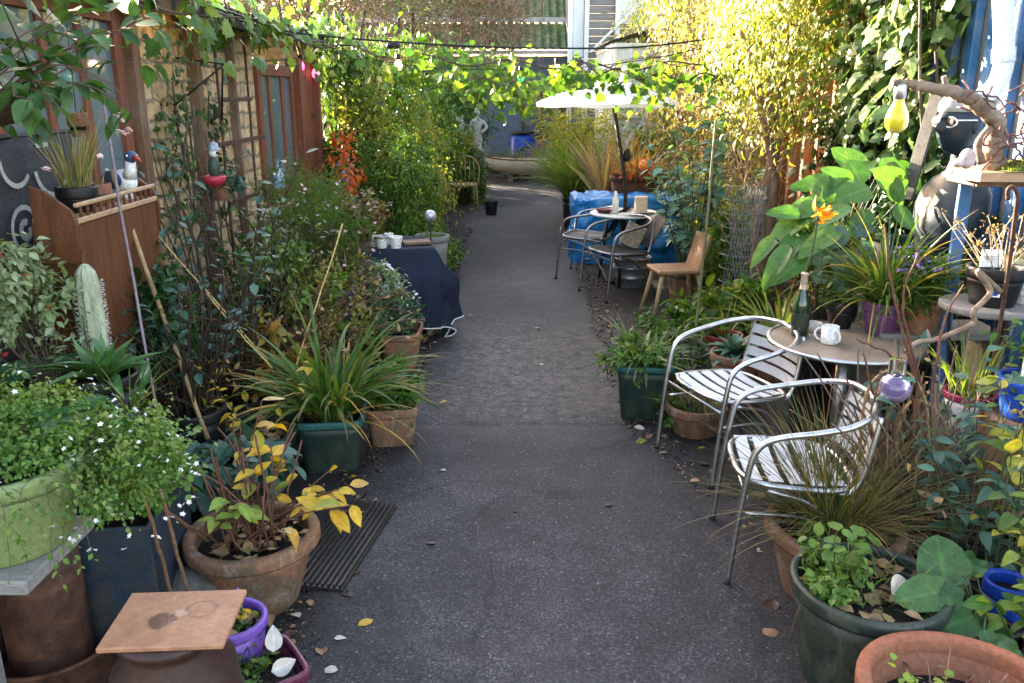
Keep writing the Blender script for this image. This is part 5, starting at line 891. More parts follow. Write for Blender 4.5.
# ---- bistro table and what stands on it
TX, TY = 1.6, 4.05
bt = thing('bistro_table', 'round metal-rimmed bistro table between the aluminium chairs', 'table', (TX, TY, 0)); m = MB(); m.lathe([(.001, .7), (.36, .7), (.36, .712), (.001, .713)], 48, smooth=False); m.build('tabletop', M('table_top', (.3, .25, .19), (.2, .16, .12), 5, .4, .1, dirt=(.1, .08, .06), dirt_amt=.5), bt)
m = MB(); m.lathe([(.358, .694), (.372, .696), (.374, .716), (.36, .7165)], 48); m.build('rim', ALU, bt); m = MB(); m.tubes([(0, 0, .03), (0, 0, .7)], .03, 12); m.build('column', ALU, bt)
for k in range(4): a = k*PI/2+.5; m = MB(); m.tubes(catmull([(0, 0, .07), (.15*math.cos(a), .15*math.sin(a), .05), (.3*math.cos(a), .3*math.sin(a), .012)], 4), .014, 8); m.build('foot', ALU, bt)
TZ = .7135
g_ = gr(799, 334, .72); bw = thing('bottle', 'dark green sparkling wine bottle with cream foil neck on the bistro table', 'bottle', (g_[0], g_[1], TZ)); m = MB()
gb = M('bottle_green', (.012, .03, .012), (.008, .02, .008), 4, .08, 0, coat=1); m.lathe([(.001, .002), (.04, .0), (.0445, .006), (.0445, .15), (.04, .18), (.026, .215), (.018, .24)], 28); m.build('glass', gb, bw)
m = MB(); m.lathe([(.0195, .225), (.0175, .25), (.0155, .31), (.0175, .312), (.0175, .32), (.0155, .322), (.001, .323)], 22); m.build('foil', M('foil_cream', (.55, .42, .34), (.48, .36, .28), 30, .35, .1, metal=.3), bw)
m = MB(); m.lathe([(.0449, .05), (.0449, .12)], 28); m.build('label', M('label_dark', (.02, .03, .02), (.03, .035, .02), 9, .5, 0), bw)
of = thing('flower', 'single orange lily flower on a stalk rising out of the wine bottle', 'flower', (g_[0], g_[1], TZ+.323)); e = at(818, 216, g_[1]+.05)-np.array((g_[0], g_[1], TZ+.323)); m = MB(); m.tubes(catmull([(0, 0, -.01), e*.5+(.01, 0, 0), e], 6), .005, 6); m.build('stalk', STEM, of)
m = MB(); a = U(16, 0, 6.3); d_ = np.stack([np.cos(a)*.5+.25, np.sin(a)*.4-.2, U(16, -.2, 1)], 1); m.leaves(np.tile(e, (16, 1))+rng.normal(size=(16, 3))*.012, d_, rv(16), U(16, .05, .085), .42, 'lance'); m.build('petals', FO, of)
for k, (x_, y_, lb, r_, h_) in enumerate([(829, 342, 'white china mug beside the green wine bottle', .042, .088)]):
    q = gr(x_, y_, .72); mg = thing('mug', lb, 'mug', (q[0], q[1], TZ), 2.7); m = MB(); m.lathe([(.001, 0), (r_*.9, .001), (r_*.97, .01), (r_, h_), (r_-.005, h_), (r_-.006, .01), (.001, .008)], 28); m.build('body', WHITEP, mg)
    for s_ in (0, 2.4): m = MB(); t = np.linspace(-1.45, 1.45, 14); P = np.stack([r_*.93+.03*np.cos(t), 0*t, h_*.5+.03*np.sin(t)], 1); P = np.stack([P[:, 0]*math.cos(s_), P[:, 0]*math.sin(s_), P[:, 2]], 1); m.tubes(P, .0055, 7); m.build('handle', WHITEP, mg)
o = MB(); o.lathe([(.001, 0), (.03, 0), (.04, .05), (.036, .05), (.028, .008), (.001, .006)], 20); o = o.build('tea_light_glass', M('pale_cup', (.5, .48, .44), (.4, .38, .35), 8, .3, 0)); q = gr(814, 336, .72); o.location = (q[0]+.03, q[1]+.1, TZ); tag(o, 'small pale cup tucked between the bottle and the mug', 'cup')
p, z = potted('mauve glazed pot of arching spider plant on the bistro table edge', (1.83, 4.18, TZ), .1, .17, MAUVE, r0=.78); tuft(p, 210, (.32, .68), (.008, .015), LS, .06, z, (.05, .9), (.5, 2.0)); tuft(p, 36, (.3, .5), (.014, .022), leafmat('blade_fresh', [(.08, .18, .03), (.12, .22, .04), (.16, .24, .05)], tr=.45, vein=.2), .05, z, (.1, .8), (.4, 1.4), name='broad_leaves')
p, z = potted('dark nursery pot behind the mug on the bistro table', (1.66, 4.3, TZ), .075, .14, BLACKP); sprays(p, 16, (.12, .3), 9, (.03, .06), LG, .5, r=.05, z=z, th=(0, .7))
# ---- canna behind the table
def bigleaves(p, org, items, lm, base, t='big', asp=.5, sr=.006, smat=None, nrm=(-.35, -.75, .6), name='foliage'):
    m = MB(); S = []
    for (bx, by, Y0, tx, ty, Y1, a_) in items:
        A, B_ = at(bx, by, Y0)-org, at(tx, ty, Y1)-org; L = np.linalg.norm(B_-A); m.leaves(A[None], (B_-A)[None], (np.array(nrm)+rv(1)[0]*.25)[None], np.array([L*.98]), np.array([a_]), t)
        b = np.array(base)+np.array((R(-.04, .04), R(-.04, .04), 0)); S.append(catmull([b, b*.35+A*.65+np.array((0, 0, .06)), A], 5))
    MB().tubes(np.array(S), np.linspace(1, .6, len(S[0]))*sr, 6).build('stems', smat or STEM, p); return m.build(name, lm, p)
org = np.array((1.72, 4.72, 0)); p, z = potted('dark red pot of broad-leaved canna behind the wine bottle', tuple(org), .17, .72, DKRED, r0=.75)
bigleaves(p, org, [(828, 203, 4.6, 770, 228, 4.45, .42), (836, 196, 4.7, 810, 176, 4.62, .75), (851, 192, 4.75, 830, 166, 4.7, .7), (862, 185, 4.8, 848, 158, 4.9, .8), (878, 172, 4.8, 920, 160, 4.9, .5), (905, 195, 4.7, 880, 168, 4.6, .7), (806, 232, 4.5, 776, 258, 4.35, .5), (774, 238, 4.5, 753, 260, 4.4, .4), (826, 210, 4.6, 782, 208, 4.5, .5), (850, 205, 4.5, 815, 222, 4.4, .5), (870, 188, 4.6, 838, 196, 4.5, .7), (885, 180, 4.7, 905, 200, 4.6, .7), (812, 250, 4.4, 772, 282, 4.3, .4), (868, 170, 5, 830, 148, 5.1, .6), (890, 165, 5, 930, 190, 4.9, .5), (800, 215, 4.5, 768, 208, 4.5, .5), (815, 186, 4.7, 788, 186, 4.7, .55), (840, 230, 4.4, 800, 250, 4.3, .45), (870, 210, 4.5, 850, 235, 4.4, .5), (895, 205, 4.6, 915, 232, 4.5, .45), (860, 175, 4.9, 872, 152, 5, .7), (790, 245, 4.4, 760, 285, 4.3, .35), (845, 178, 4.8, 815, 190, 4.6, .5)], LBIG, (0, 0, z))
org2 = np.array((1.62, 4.55, 0)); p, z = potted('black tub with rounded blue-green leaves under the canna', tuple(org2), .12, .7, BLACKP)
bigleaves(p, org2, [(822, 238, 4.4, 818, 268, 4.35, .75), (842, 225, 4.4, 832, 248, 4.35, .9), (848, 248, 4.4, 840, 276, 4.35, .9), (852, 268, 4.35, 836, 290, 4.3, .9), (862, 240, 4.4, 872, 262, 4.35, .8), (815, 268, 4.4, 826, 284, 4.35, .8), (870, 222, 4.45, 856, 236, 4.4, .8)], LB, (0, 0, z), 'round', .9)
cloud(p, (.05, 0, z+.42), (.22, .18, .22), 900, (.03, .05), LG, .5, 'ov', 40, .4, stems=18, base=(0, 0, z), name='fine_foliage')
# ---- right hand stands, pots, bust
ps = thing('plant_stand', 'round grey topped plant stand under the black labelled pot', 'plant stand', (2.08, 3.72, 0)); m = MB(); m.lathe([(.001, .955), (.19, .955), (.195, .965), (.195, .98), (.19, .985), (.001, .986)], 36, smooth=False); m.build('top', GREYW, ps)
for k in range(3): a = k*2.094+.4; m = MB(); m.tubes(catmull([(.15*math.cos(a), .15*math.sin(a), .954), (.11*math.cos(a), .11*math.sin(a), .5), (.18*math.cos(a), .18*math.sin(a), .008)], 5), .008, 7); m.build('leg', IRON, ps)
p, z = potted('black nursery pot with white labels and bare stalks on the round stand', (2.09, 3.7, .987), .115, .17, BLACKP, r0=.8)
n = 26; q = arcs(n, ring(n, .06, z), U(n, 0, 6.3), U(n, .0, .8), U(n, .15, .34), U(n, -.2, .5), 6); MB().tubes(q, .0022, 4).build('stalks', M('stalk_pale', (.42, .32, .22), (.3, .22, .15), 10, .8, .1), p); m = MB(); e = np.repeat(q[:, -1], 7, 0)+rng.normal(size=(n*7, 3))*.014; m.leaves(e, rv(len(e)), rv(len(e)), U(len(e), .012, .022), .5, 'ov'); m.build('dry_foliage', LBR, p); cloud(p, (0, 0, z+.02), (.08, .08, .03), 140, (.02, .035), LG, .5, stems=0)
lw = M('label_paper', (.8, .8, .8), (.74, .74, .74), 6, .5, 0); blk = M('label_ink', (.03, .03, .035), (.02, .02, .02), 6, .5, 0); redk = M('label_red', (.5, .06, .05), (.4, .05, .05), 6, .5, 0)
def tagboard(p, c, w, h, rz, marks, nm='plant_label'):
    m = MB(); m.box(c, (w, .0025, h), 0, rz, .001); o = m.build(nm, lw, p)
    for (dx, dz, ww, hh, mm) in marks: q = MB(); q.box((c[0]+dx*math.cos(rz)+.0022*math.sin(rz), c[1]+dx*math.sin(rz)-.0022*math.cos(rz), c[2]+dz), (ww, .001, hh), 0, rz, .0002); q.build('mark', mm, o)
tagboard(p, (-.055, -.04, z+.06), .085, .12, -.15, [(0, -.025, .084, .018, blk), (0, .03, .06, .003, MATS['galvanised']), (0, .02, .05, .003, MATS['galvanised'])])
tagboard(p, (-.048, -.097, .085), .042, .065, -.42, [(0, -.015, .022, .022, MATS['plastic_blue']), (-.005, .012, .014, .014, redk), (0, .026, .03, .003, blk)], 'sticker')
p, z = potted('violet-flowered bushy herb in terracotta left of the labelled pot', (1.99, 4.1, .74), .09, .18, TERRA); cloud(p, (-.03, 0, z+.12), (.17, .15, .15), 2400, (.018, .035), LG, .45, 'ov', 40, .4, stems=24, base=(0, 0, z), sr=.002); b = ring(14, .06, z+.1); sp_ = arcs(14, b, U(14, 2, 4.4), U(14, .2, .9), U(14, .12, .24), U(14, 0, .6), 6); MB().tubes(sp_, .0018, 4).build('flower_stems', STEM, p); q = np.repeat(sp_[:, 3:].reshape(-1, 3), 4, 0); flowers(p, q+rng.normal(size=q.shape)*.008, (.007, .012), FV, 4)
sb = thing('pot_shelf', 'low timber shelf behind the bistro table carrying the terracotta herb', 'shelf', (2.1, 4.22, 0)); m = MB(); m.box((0, 0, .72), (.62, .3, .03)); m.build('top', GREYW, sb)
for x_ in (-.28, .28): m = MB(); m.box((x_, 0, .352), (.04, .28, .703)); m.build('leg', GREYW, sb)
p, z = potted('cream pot at the right edge behind the shepherd hook', (2.33, 4.0, .987), .1, .16, M('cream_glaze', (.45, .38, .2), (.38, .31, .16), 5, .35, .05)); tuft(p, 16, (.1, .2), (.005, .01), LS, .04, z)
ps2 = copy_tree(ps); ps2.location = (2.37, 3.98, 0); ps2.rotation_euler = (0, 0, 1); ps2['label'] = 'plant stand half hidden at the right edge under the cream pot'
p, z = potted('rounded white pot low at the right edge of the stand', (2.25, 3.72, .987), .055, .09, WHITEP)
hk = thing('shepherd_hook', 'rusty shepherd hook rod at the right edge', 'hook', at(985, 440, 3.5)*np.array((1, 1, 0))); b0 = at(985, 440, 3.5)*np.array((1, 1, 0)); m = MB(); m.tubes(catmull([at(985, 440, 3.5)*np.array((1, 1, 0))-b0, at(988, 395, 3.5)-b0, at(1004, 300, 3.5)-b0, at(1016, 210, 3.5)-b0, at(1017, 195, 3.5)-b0, at(1013, 187, 3.5)-b0, at(1008, 190, 3.5)-b0, at(1008, 200, 3.5)-b0], 5), .009, 8); m.build('rod', RUST, hk)
pd = thing('stand', 'blue legged tall stand under the driftwood slab', 'stand', (2.34, 4.05, 0)); m = MB(); m.box((-.02, .03, 1.49), (.5, .3, .03)); m.build('top', BROWNW, pd)
for x_, y_ in ((-.2, .12), (.18, -.1), (.18, .14)): m = MB(); m.box((x_, y_, .737), (.06, .03, 1.474)); m.build('leg', MATS['blue_paint'], pd)
sl = MB(); pts = [(-.3, -.16), (.3, -.19), (.34, .1), (.1, .2), (-.26, .17), (-.33, .02)]; sl.poly(pts, .042, (0, 0, 0), (1, 0, 0), (0, 1, 0)); sl = sl.build('wood_slab', PALEW); sl.location = (2.34, 4.02, 1.506); tag(sl, 'thick sawn wood slab carrying the driftwood bonsai', 'slab')
bs = thing('driftwood_bonsai', 'gnarled driftwood trunk with mossy foot and tangled roots on the wood slab', 'driftwood', (2.3, 3.98, 1.549)); b0 = np.array((2.3, 3.98, 1.549)); DW = M('driftwood', (.22, .14, .085), (.1, .065, .04), 16, .85, .7, stretch=(1, 1, 1), dirt=(.35, .3, .24), dirt_amt=.5, dirt_scale=10)
m = MB(); P = catmull([at(993, 166, 3.98)-b0, at(992, 152, 3.97)-b0, at(996, 136, 3.95)-b0, at(996, 121, 3.93)-b0, at(982, 107, 3.92)-b0, at(965, 97, 3.9)-b0, at(948, 91, 3.88)-b0, at(920, 86, 3.86)-b0, at(905, 83, 3.85)-b0, at(893, 83, 3.85)-b0], 6); k = len(P); P = P+rng.normal(size=P.shape)*.004
m.tubes(P, np.interp(np.arange(k)/(k-1), [0, .2, .4, .6, 1], [.06, .042, .036, .028, .014])*(1+.06*rng.normal(size=k)), 10); m.tubes(catmull([at(952, 93, 3.9)-b0, at(946, 84, 3.88)-b0, at(944, 76, 3.88)-b0], 4), (.012), 6); m.tubes(catmull([at(990, 128, 3.9)-b0, at(978, 145, 3.88)-b0, at(982, 164, 3.85)-b0], 4), .018, 7); m.build('trunk', DW, bs)
n = 34; q = np.stack([at(R(985, 1030), R(90, 165), 3.85+R(0, .2))-b0 for _ in range(n)]); q = arcs(n, q, U(n, 0, 6.3), U(n, .8, 2.6), U(n, .07, .2), U(n, -2.5, 2.5), 8); MB().tubes(q+np.cumsum(rng.normal(size=q.shape)*.005, 1), .0045, 6).build('roots', M('root_red', (.16, .07, .06), (.09, .04, .04), 14, .7, .3), bs)
m = MB(); m.grid(lambda u, v: (-.16+.42*u, -.15+.26*v, .003+.045*math.sin(u*PI)*math.sin(v*PI)*(1+.8*noise.noise((u*7, v*7, 1)))), 26, 20); m.build('moss', M('moss', (.12, .16, .03), (.05, .08, .02), 40, .95, 1.2, dirt=(.2, .12, .03), dirt_amt=.5, dirt_scale=9), bs)
n = 1500; m = MB(); P = np.stack([U(n, -.15, .24), U(n, -.15, .1), np.zeros(n)], 1); P[:, 2] = .006+.042*np.sin((P[:, 0]+.16)/.42*PI)*np.sin((P[:, 1]+.15)/.26*PI); m.leaves(P, rv(n)*.7+(0, 0, .9), rv(n), U(n, .008, .018), .4, 'dia'); m.build('moss_tufts', leafmat('leaf_moss', [(.08, .12, .02), (.16, .2, .03), (.25, .24, .05)], vein=0), bs)
m = MB(); q = np.array([at(968, 154, 3.85)-b0, at(956, 163, 3.85)-b0, at(972, 148, 3.85)-b0]); m.ball(q[0]+(0, 0, -.02), (.035, .03, .045)); m.ball(q[1]+(.01, 0, -.0), (.03, .03, .02)); m.build('bleached_root', M('bleached', (.6, .48, .45), (.42, .32, .3), 18, .8, .8), bs)
yb = thing('glass_bulb', 'yellow glass bulb hanging from the tip of the driftwood', 'bulb', at(901, 86, 3.85)); m = MB(); m.lathe([(.002, .01), (.022, .008), (.026, 0), (.026, -.05), (.022, -.055)], 20); m.build('cap', ALU, yb)
m = MB(); pr_ = [(.02, -.052), (.024, -.07), (.034, -.09), (.046, -.12), (.05, -.145), (.046, -.17), (.03, -.192), (.001, -.2)]; m.lathe(pr_, 28); m.lathe([(a*.95, b_) for a, b_ in pr_[::-1]], 28); yg = glass('yellow_glass', (.95, .78, .05), .1); yg.node_tree.nodes['Principled BSDF'].inputs['Transmission Weight'].default_value = .45; m.build('glass', yg, yb)
m = MB(); t = np.linspace(0, 1, 30); m.tubes(np.stack([.012*np.cos(t*20), .012*np.sin(t*20), -.06-.09*t], 1), .002, 5); m.build('filament', ALU, yb)
# mannequin bust with sunglasses
bu = thing('mannequin_bust', 'dark blue mannequin bust in white sunglasses and pale cap before the blue wall', 'bust', (2.3, 4.62, 0), PI+.35); bm = M('bust_paint', (.01, .02, .03), (.007, .014, .02), 4, .4, .05)
BZ = 1.565
def headf(u, v):       # u: up the head, v: round it; face looks along +x
    th = u*PI; a = v*2*PI; x = math.sin(th)*math.cos(a); y = math.sin(th)*math.sin(a); z = -math.cos(th); X, Y, Z = x*.118, y*.092, z*.155
    f = max(0, x)
    g_ = lambda y0, z0, sy, sz, am: am*math.exp(-((y-y0)/sy)**2-((z-z0)/sz)**2)*f
    X += g_(0, -.06, .13, .16, .034)+g_(0, -.2, .1, .08, .018)+g_(0, -.42, .3, .07, .012)+g_(0, -.54, .28, .06, .01)+g_(0, -.82, .3, .16, .022)+g_(0, .26, .5, .1, .012)-g_(.42, .1, .2, .13, .016)-g_(-.42, .1, .2, .13, .016)-g_(0, -.48, .3, .025, .008)
    if x < 0: X *= 1.1
    if z < -.3: Y *= 1-.25*(-.3-z)
    return (X+.02, Y, BZ+.16+Z)
m = MB(); m.grid(headf, 46, 60); 
prof = [(-.03, .048, .05, BZ+.06), (-.035, .055, .055, BZ-.03), (-.04, .07, .075, BZ-.08), (-.04, .095, .16, BZ-.125), (-.03, .115, .21, BZ-.19), (-.015, .13, .225, BZ-.27), (.0, .14, .2, BZ-.38), (0, .12, .17, BZ-.5), (0, .11, .16, BZ-.56)]
nn = 36; V = np.array([[cx_+rx*math.cos(a), ry*math.sin(a), z_] for cx_, rx, ry, z_ in prof for a in np.arange(nn)*2*PI/nn]); i = np.arange(len(prof)-1)[:, None]*nn+np.arange(nn); j = np.arange(len(prof)-1)[:, None]*nn+(np.arange(nn)+1) % nn; m.add(V, np.stack([i, j, j+nn, i+nn], -1).reshape(-1, 4), 0, None, True)
m.build('figure', bm, bu)
m = MB()
for s in (-1, 1): m.ball((.0, s*.09, BZ+.15), (.022, .012, .035))
m.build('ear', bm, bu); m = MB(); t = np.linspace(0, 2*PI, 26)
for s in (-1, 1): m.tubes(np.stack([.128-.018*np.abs(np.cos(t)+s)*.4, s*.043+.036*np.cos(t), BZ+.175+.024*np.sin(t)*(1-.15*np.cos(t)*s)], 1), .0055, 7); m.tubes([(.112, s*.08, BZ+.185), (.0, s*.098, BZ+.185)], .004, 6)
m.tubes([(.138, -.01, BZ+.182), (.138, .01, BZ+.182)], .004, 6); sg_ = m.build('sunglasses', WHITEPAINT, bu); m = MB()
for s in (-1, 1): m.ball((.126, s*.043, BZ+.175), (.003, .034, .022))
m.build('lens', IRON, sg_); m = MB(); m.lathe([(.118, BZ+.225), (.125, BZ+.23), (.12, BZ+.27), (.095, BZ+.31), (.05, BZ+.33), (.001, BZ+.335)], 30, (.01, 0, 0), scale=(1.02, .82)); m.build('cap', M('cap_cloth', (.3, .31, .3), (.24, .25, .24), 20, .8, .3), bu)
m = MB(); m.tubes([(0, 0, .0), (0, 0, BZ-.55)], .03, 10); m.lathe([(.001, 0), (.2, 0), (.19, .03), (.03, .05)], 24); m.build('pole', IRON, bu)
p, z = potted('wide dark green tub behind the canna and the bust', (2.3, 5.1, 0), .24, 1.1, GREENP, r0=.85); cloud(p, (0, 0, z+.12), (.24, .22, .15), 500, (.05, .09), LD, .6, stems=10, base=(0, 0, z))
q = tuft(thing('strap_leaf_plant', 'long looping strap leaves in front of the bust', 'plant', (2.1, 4.3, .735)), 16, (.4, .75), (.014, .024), LS, .05, 0, (.0, .7), (.6, 2.6))
# grey block, white pot, blue pot
sb = MB().box((0, 0, .24), (.34, .28, .48), bev=.02).build('stone_block', MATS['grey_stone']); sb.location = (1.98, 3.5, 0); tag(sb, 'grey stone block under the white pot of grass', 'block')
p, z = potted('white pot with a crimson rim of grassy bulbs on the stone block', (1.94, 3.48, .482), .105, .17, WHITEP, r0=.86, rim_mat=M('crimson_rim', (.3, .03, .08), (.22, .02, .06), 6, .35, .03), lip=.03, lipo=1.05); tuft(p, 46, (.2, .42), (.007, .012), leafmat('blade_light', [(.09, .17, .03), (.14, .22, .04), (.2, .24, .06)], tr=.45), .07, z, (0, .4), (.0, 1.2)); tuft(p, 30, (.12, .3), (.003, .006), LT, .08, z, (.3, 1.3), (.4, 1.6), name='dry_leaves')
p, z = potted('bright blue pot at the right edge in front of a white label', (2.06, 3.26, .62), .12, .17, BLUEP, r0=.8); sprays(p, 14, (.12, .3), 8, (.03, .06), LG, .5, r=.06, z=z); tagboard(p, (-.02, -.02, z+.07), .1, .16, .1, [(0, -.05, .098, .02, blk), (0, .03, .07, .003, MATS['galvanised'])])
sb = MB().box((0, 0, .309), (.3, .26, .618), bev=.012).build('timber_block', BROWNW); sb.location = (2.08, 3.26, 0); tag(sb, 'upended timber block under the bright blue pot', 'block')
# twisting bare branches
bt_ = thing('rose_bush', 'tall bare red-brown rose stems between the chairs and the white pot', 'bush', (1.62, 3.2, 0)); b0 = np.array((1.62, 3.2, 0))
Pk = [[(945, 520, 3.2), (925, 430, 3.2), (905, 350, 3.2), (885, 270, 3.25), (878, 215, 3.3)], [(940, 520, 3.2), (915, 420, 3.15), (890, 360, 3.1), (852, 340, 3.1)], [(938, 520, 3.2), (930, 420, 3.2), (940, 330, 3.25), (962, 290, 3.3)], [(935, 500, 3.2), (900, 420, 3.1), (870, 400, 3.1), (858, 360, 3.1)], [(930, 520, 3.1), (912, 440, 3.1), (918, 380, 3.1), (900, 330, 3.1)], [(950, 520, 3.2), (935, 440, 3.2), (915, 345, 3.2), (908, 300, 3.2), (925, 250, 3.2)], [(915, 520, 3.0), (880, 470, 3.0), (868, 420, 3.0), (880, 370, 3.0)], [(925, 520, 3.0), (895, 440, 3.0), (900, 400, 3.0)], [(900, 520, 3.0), (890, 460, 3.0), (872, 430, 2.95), (848, 380, 2.95)]]
for P in Pk: m = MB(); c = catmull([at(P[0][0], P[0][1], P[0][2])*np.array((1, 1, 0))]+[at(*q) for q in P[1:]], 6)-b0; c = c+np.cumsum(rng.normal(size=c.shape)*.003, 0); m.tubes(c, np.linspace(.008, .0035, len(c)), 6); m.build('stem', STEMR, bt_)
n = 150; b = ring(n, .2); q = arcs(n, b, U(n, 0, 6.3), U(n, 0, .5), U(n, .4, 1.0), U(n, -.4, .9), 8); MB().tubes(q+np.cumsum(rng.normal(size=q.shape)*.012, 1), .0035, 4).build('thin_stems', M('stem_greybrown', (.2, .14, .1), (.11, .075, .05), 16, .8, .2), bt_)
m = MB(); e = q[:, 3:].reshape(-1, 3); e = e[rng.integers(0, len(e), 130)]; m.leaves(e, rv(130)-(0, 0, .3), rv(130)+(0, 0, .6), U(130, .025, .055), .6, 'ov'); m.build('dead_leaves', LBR, bt_)
tb_ = thing('driftwood_branch', 'crooked brown branch reaching across from the round stand', 'branch', at(968, 300, 3.45)); b0 = at(968, 300, 3.45); m = MB(); P = catmull([at(1000, 292, 3.5)-b0, at(985, 278, 3.48)-b0, at(978, 272, 3.46)-b0, at(990, 290, 3.45)-b0, at(985, 300, 3.42)-b0, at(973, 312, 3.4)-b0, at(974, 323, 3.4)-b0, at(955, 332, 3.38)-b0, at(935, 340, 3.36)-b0, at(918, 342, 3.34)-b0, at(905, 352, 3.3)-b0], 5); m.tubes(P, np.linspace(.014, .009, len(P)), 7); m.build('branch', DW, tb_)
for k, (P, lb) in enumerate([([(858, 470), (868, 390), (900, 370), (925, 400), (930, 470)], 'bent cane hoop behind the purple glass globe'), ([(888, 470), (905, 410), (925, 402), (945, 425), (952, 470)], 'lower bent cane hoop right of the purple glass globe')]):
    Q = catmull([at(x_, y_, 3.12+.05*k) for x_, y_ in P], 8); f = Q[0].copy(); g2 = Q[-1].copy(); f[2] = .25; g2[2] = .25; Q = np.vstack([f, Q, g2]); m = MB(); m.tubes(Q-Q[0], .006, 7); o = m.build('cane_hoop', CANE); o.location = tuple(Q[0]); tag(o, lb, 'hoop')
pg = thing('glass_globe', 'purple glass globe light hanging among the bare rose stems', 'globe', at(897, 372, 3.05)); m = MB(); m.lathe([(.03, .05), (.032, .0), (.034, -.005), (.03, -.012)], 20); m.lathe([(.001, .052), (.03, .05)], 20); m.build('collar', glass('clear_plastic', (.85, .85, .9), .15), pg)
m = MB(); q = [(.028, -.012), (.047, -.026), (.06, -.055), (.056, -.088), (.034, -.112), (.001, -.116)]; m.lathe(q, 28); m.lathe([(a*.94, b_) for a, b_ in q[::-1]], 28); yg = glass('purple_glass', (.5, .36, .72), .06); yg.node_tree.nodes['Principled BSDF'].inputs['Transmission Weight'].default_value = .8; m.build('glass', yg, pg); m = MB(); m.tubes([(0, 0, .05), (.0, .02, .12)], .002, 4); m.build('hook', IRON, pg)
# ---- big front pots
p, z = potted('terracotta pot of wiry rush in front of the nearer aluminium chair', (1.2, 2.93, 0), .235, .31, TERRAD, lip=.05, lipo=1.1, r0=.7); crumbs(p, 60, .2, z, (.03, .07))
tuft(p, 560, (.32, .72), (.0025, .005), leafmat('blade_rush', [(.025, .05, .015), (.05, .075, .02), (.12, .1, .03), (.2, .13, .05)], tr=.2, vein=0), .1, z, (.0, 1.0), (.1, 1.3)); tuft(p, 60, (.3, .65), (.003, .005), LT, .1, z, (.2, 1.2), (.4, 1.6), name='dry_blades'); cloud(p, (-.12, -.1, z+.05), (.07, .06, .05), 70, (.03, .05), LG, .7, stems=6, base=(-.12, -.1, z))
p, z = potted('large grey-green pot of seedlings beside the terracotta front pot', (1.125, 2.42, 0), .24, .385, GREYGP, lip=.05, lipo=1.03, r0=.74); crumbs(p, 80, .21, z, (.03, .075))
cloud(p, (-.12, .0, z+.06), (.1, .13, .07), 800, (.02, .04), leafmat('leaf_seedling', [(.06, .13, .02), (.09, .18, .03), (.13, .2, .04)]), .6, 'ov', 26, .4, stems=20, base=(-.1, 0, z), smat=STEM, sr=.002); sprays(p, 9, (.08, .2), 6, (.03, .06), MATS['leaf_seedling'], .8, 'round', r=.09, z=z, th=(0, .6), base=ring(9, .09, z)-np.array((.08, 0, 0))); tuft(p, 34, (.08, .2), (.004, .007), MATS['leaf_seedling'], .12, z, (.2, 1), (.3, 1.2), name='grass_blades'); m = MB(); m.leaves(np.array([(.03, -.09, z+.05)]), np.array([(.6, .3, .25)]), np.array([(-.2, -.9, .5)]), .1, .75, 'ov5'); m.build('dead_leaf', MATS['leaf_pale'], p)
p, z = potted('wide terracotta pot in the bottom right corner with lime seedlings', (1.18, 1.9, 0), .255, .375, M('terracotta_clean', (.28, .1, .05), (.19, .068, .036), 5, .75, .2, dirt=(.16, .09, .06), dirt_amt=.5), lip=.05, lipo=1.08, r0=.7, soil=.1); crumbs(p, 40, .2, z, (.02, .05)); sprays(p, 16, (.06, .14), 7, (.016, .03), MATS['leaf_freshlime'], .8, 'round', r=.07, z=z, th=(.1, .9), sr=.0015, base=ring(16, .08, z)+np.array((-.05, .0, 0)))
n = 16; q = arcs(n, ring(n, .15, z), U(n, 0, 6.3), U(n, 0, .9), U(n, .08, .2), U(n, 0, .6), 6); MB().tubes(q, .0016, 4).build('dry_stalks', TWIG, p)
p, z = potted('shallow terracotta bowl behind the crinkled dock leaves', (1.66, 2.83, 0), .2, .22, TERRAD, r0=.7, lip=.045); crumbs(p, 60, .17, z, (.03, .06)); sprays(p, 10, (.3, .6), 9, (.05, .085), LB, .6, 'ov5', r=.08, z=z, th=(0, .7), sr=.004); sprays(p, 6, (.5, .75), 8, (.05, .085), LB, .62, 'ov5', r=.05, z=z, th=(0, .35), sr=.004, name='upper_foliage')
org = np.array((1.47, 2.36, 0)); p, z = potted('crinkled broad green dock leaves spilling over the grey-green pot', tuple(org), .13, .24, BLACKP)
bigleaves(p, org, [(946, 590, 2.38, 940, 534, 2.46, .95), (950, 590, 2.34, 898, 598, 2.28, .62), (974, 616, 2.28, 922, 634, 2.2, .6), (974, 616, 2.3, 1014, 640, 2.24, .62), (984, 630, 2.2, 994, 650, 2.15, .8), (955, 585, 2.35, 945, 618, 2.25, .5), (990, 640, 2.2, 1030, 662, 2.15, .6), (960, 575, 2.4, 985, 545, 2.5, .6)], LDOCK, (0, 0, z), 'crinkle', .6, .005, nrm=(-.3, -.6, .75))
for lb, lc, H_, lm, seed in [('blue-green rose bush at the right edge', (1.78, 3.0), (.45, .95), LB, 1), ('rose shoots with yellowed leaves at the right edge', (1.72, 2.62), (.4, .8), leafmat('leaf_roseyellow', [(.06, .12, .03), (.1, .16, .04), (.3, .32, .05), (.5, .42, .06)], tr=.45), 2), ('low rose shoots behind the bottom right pot', (1.62, 2.2), (.25, .45), LG, 3)]:
    p, z = potted(lb, (lc[0], lc[1], 0), .15, .25, BLACKP); sprays(p, 12, H_, 10, (.045, .085), lm, .62, 'ov5', r=.1, z=z, th=(0, .6), curv=(0, .6), sr=.004, start=.3)
p, z = potted('small bright blue pot at the lower right edge', (1.62, 2.5, .0), .07, .34, BLUEP)
y_ = MB(); q = np.array([at(1005, 392, 3.0), at(996, 398, 2.9)])
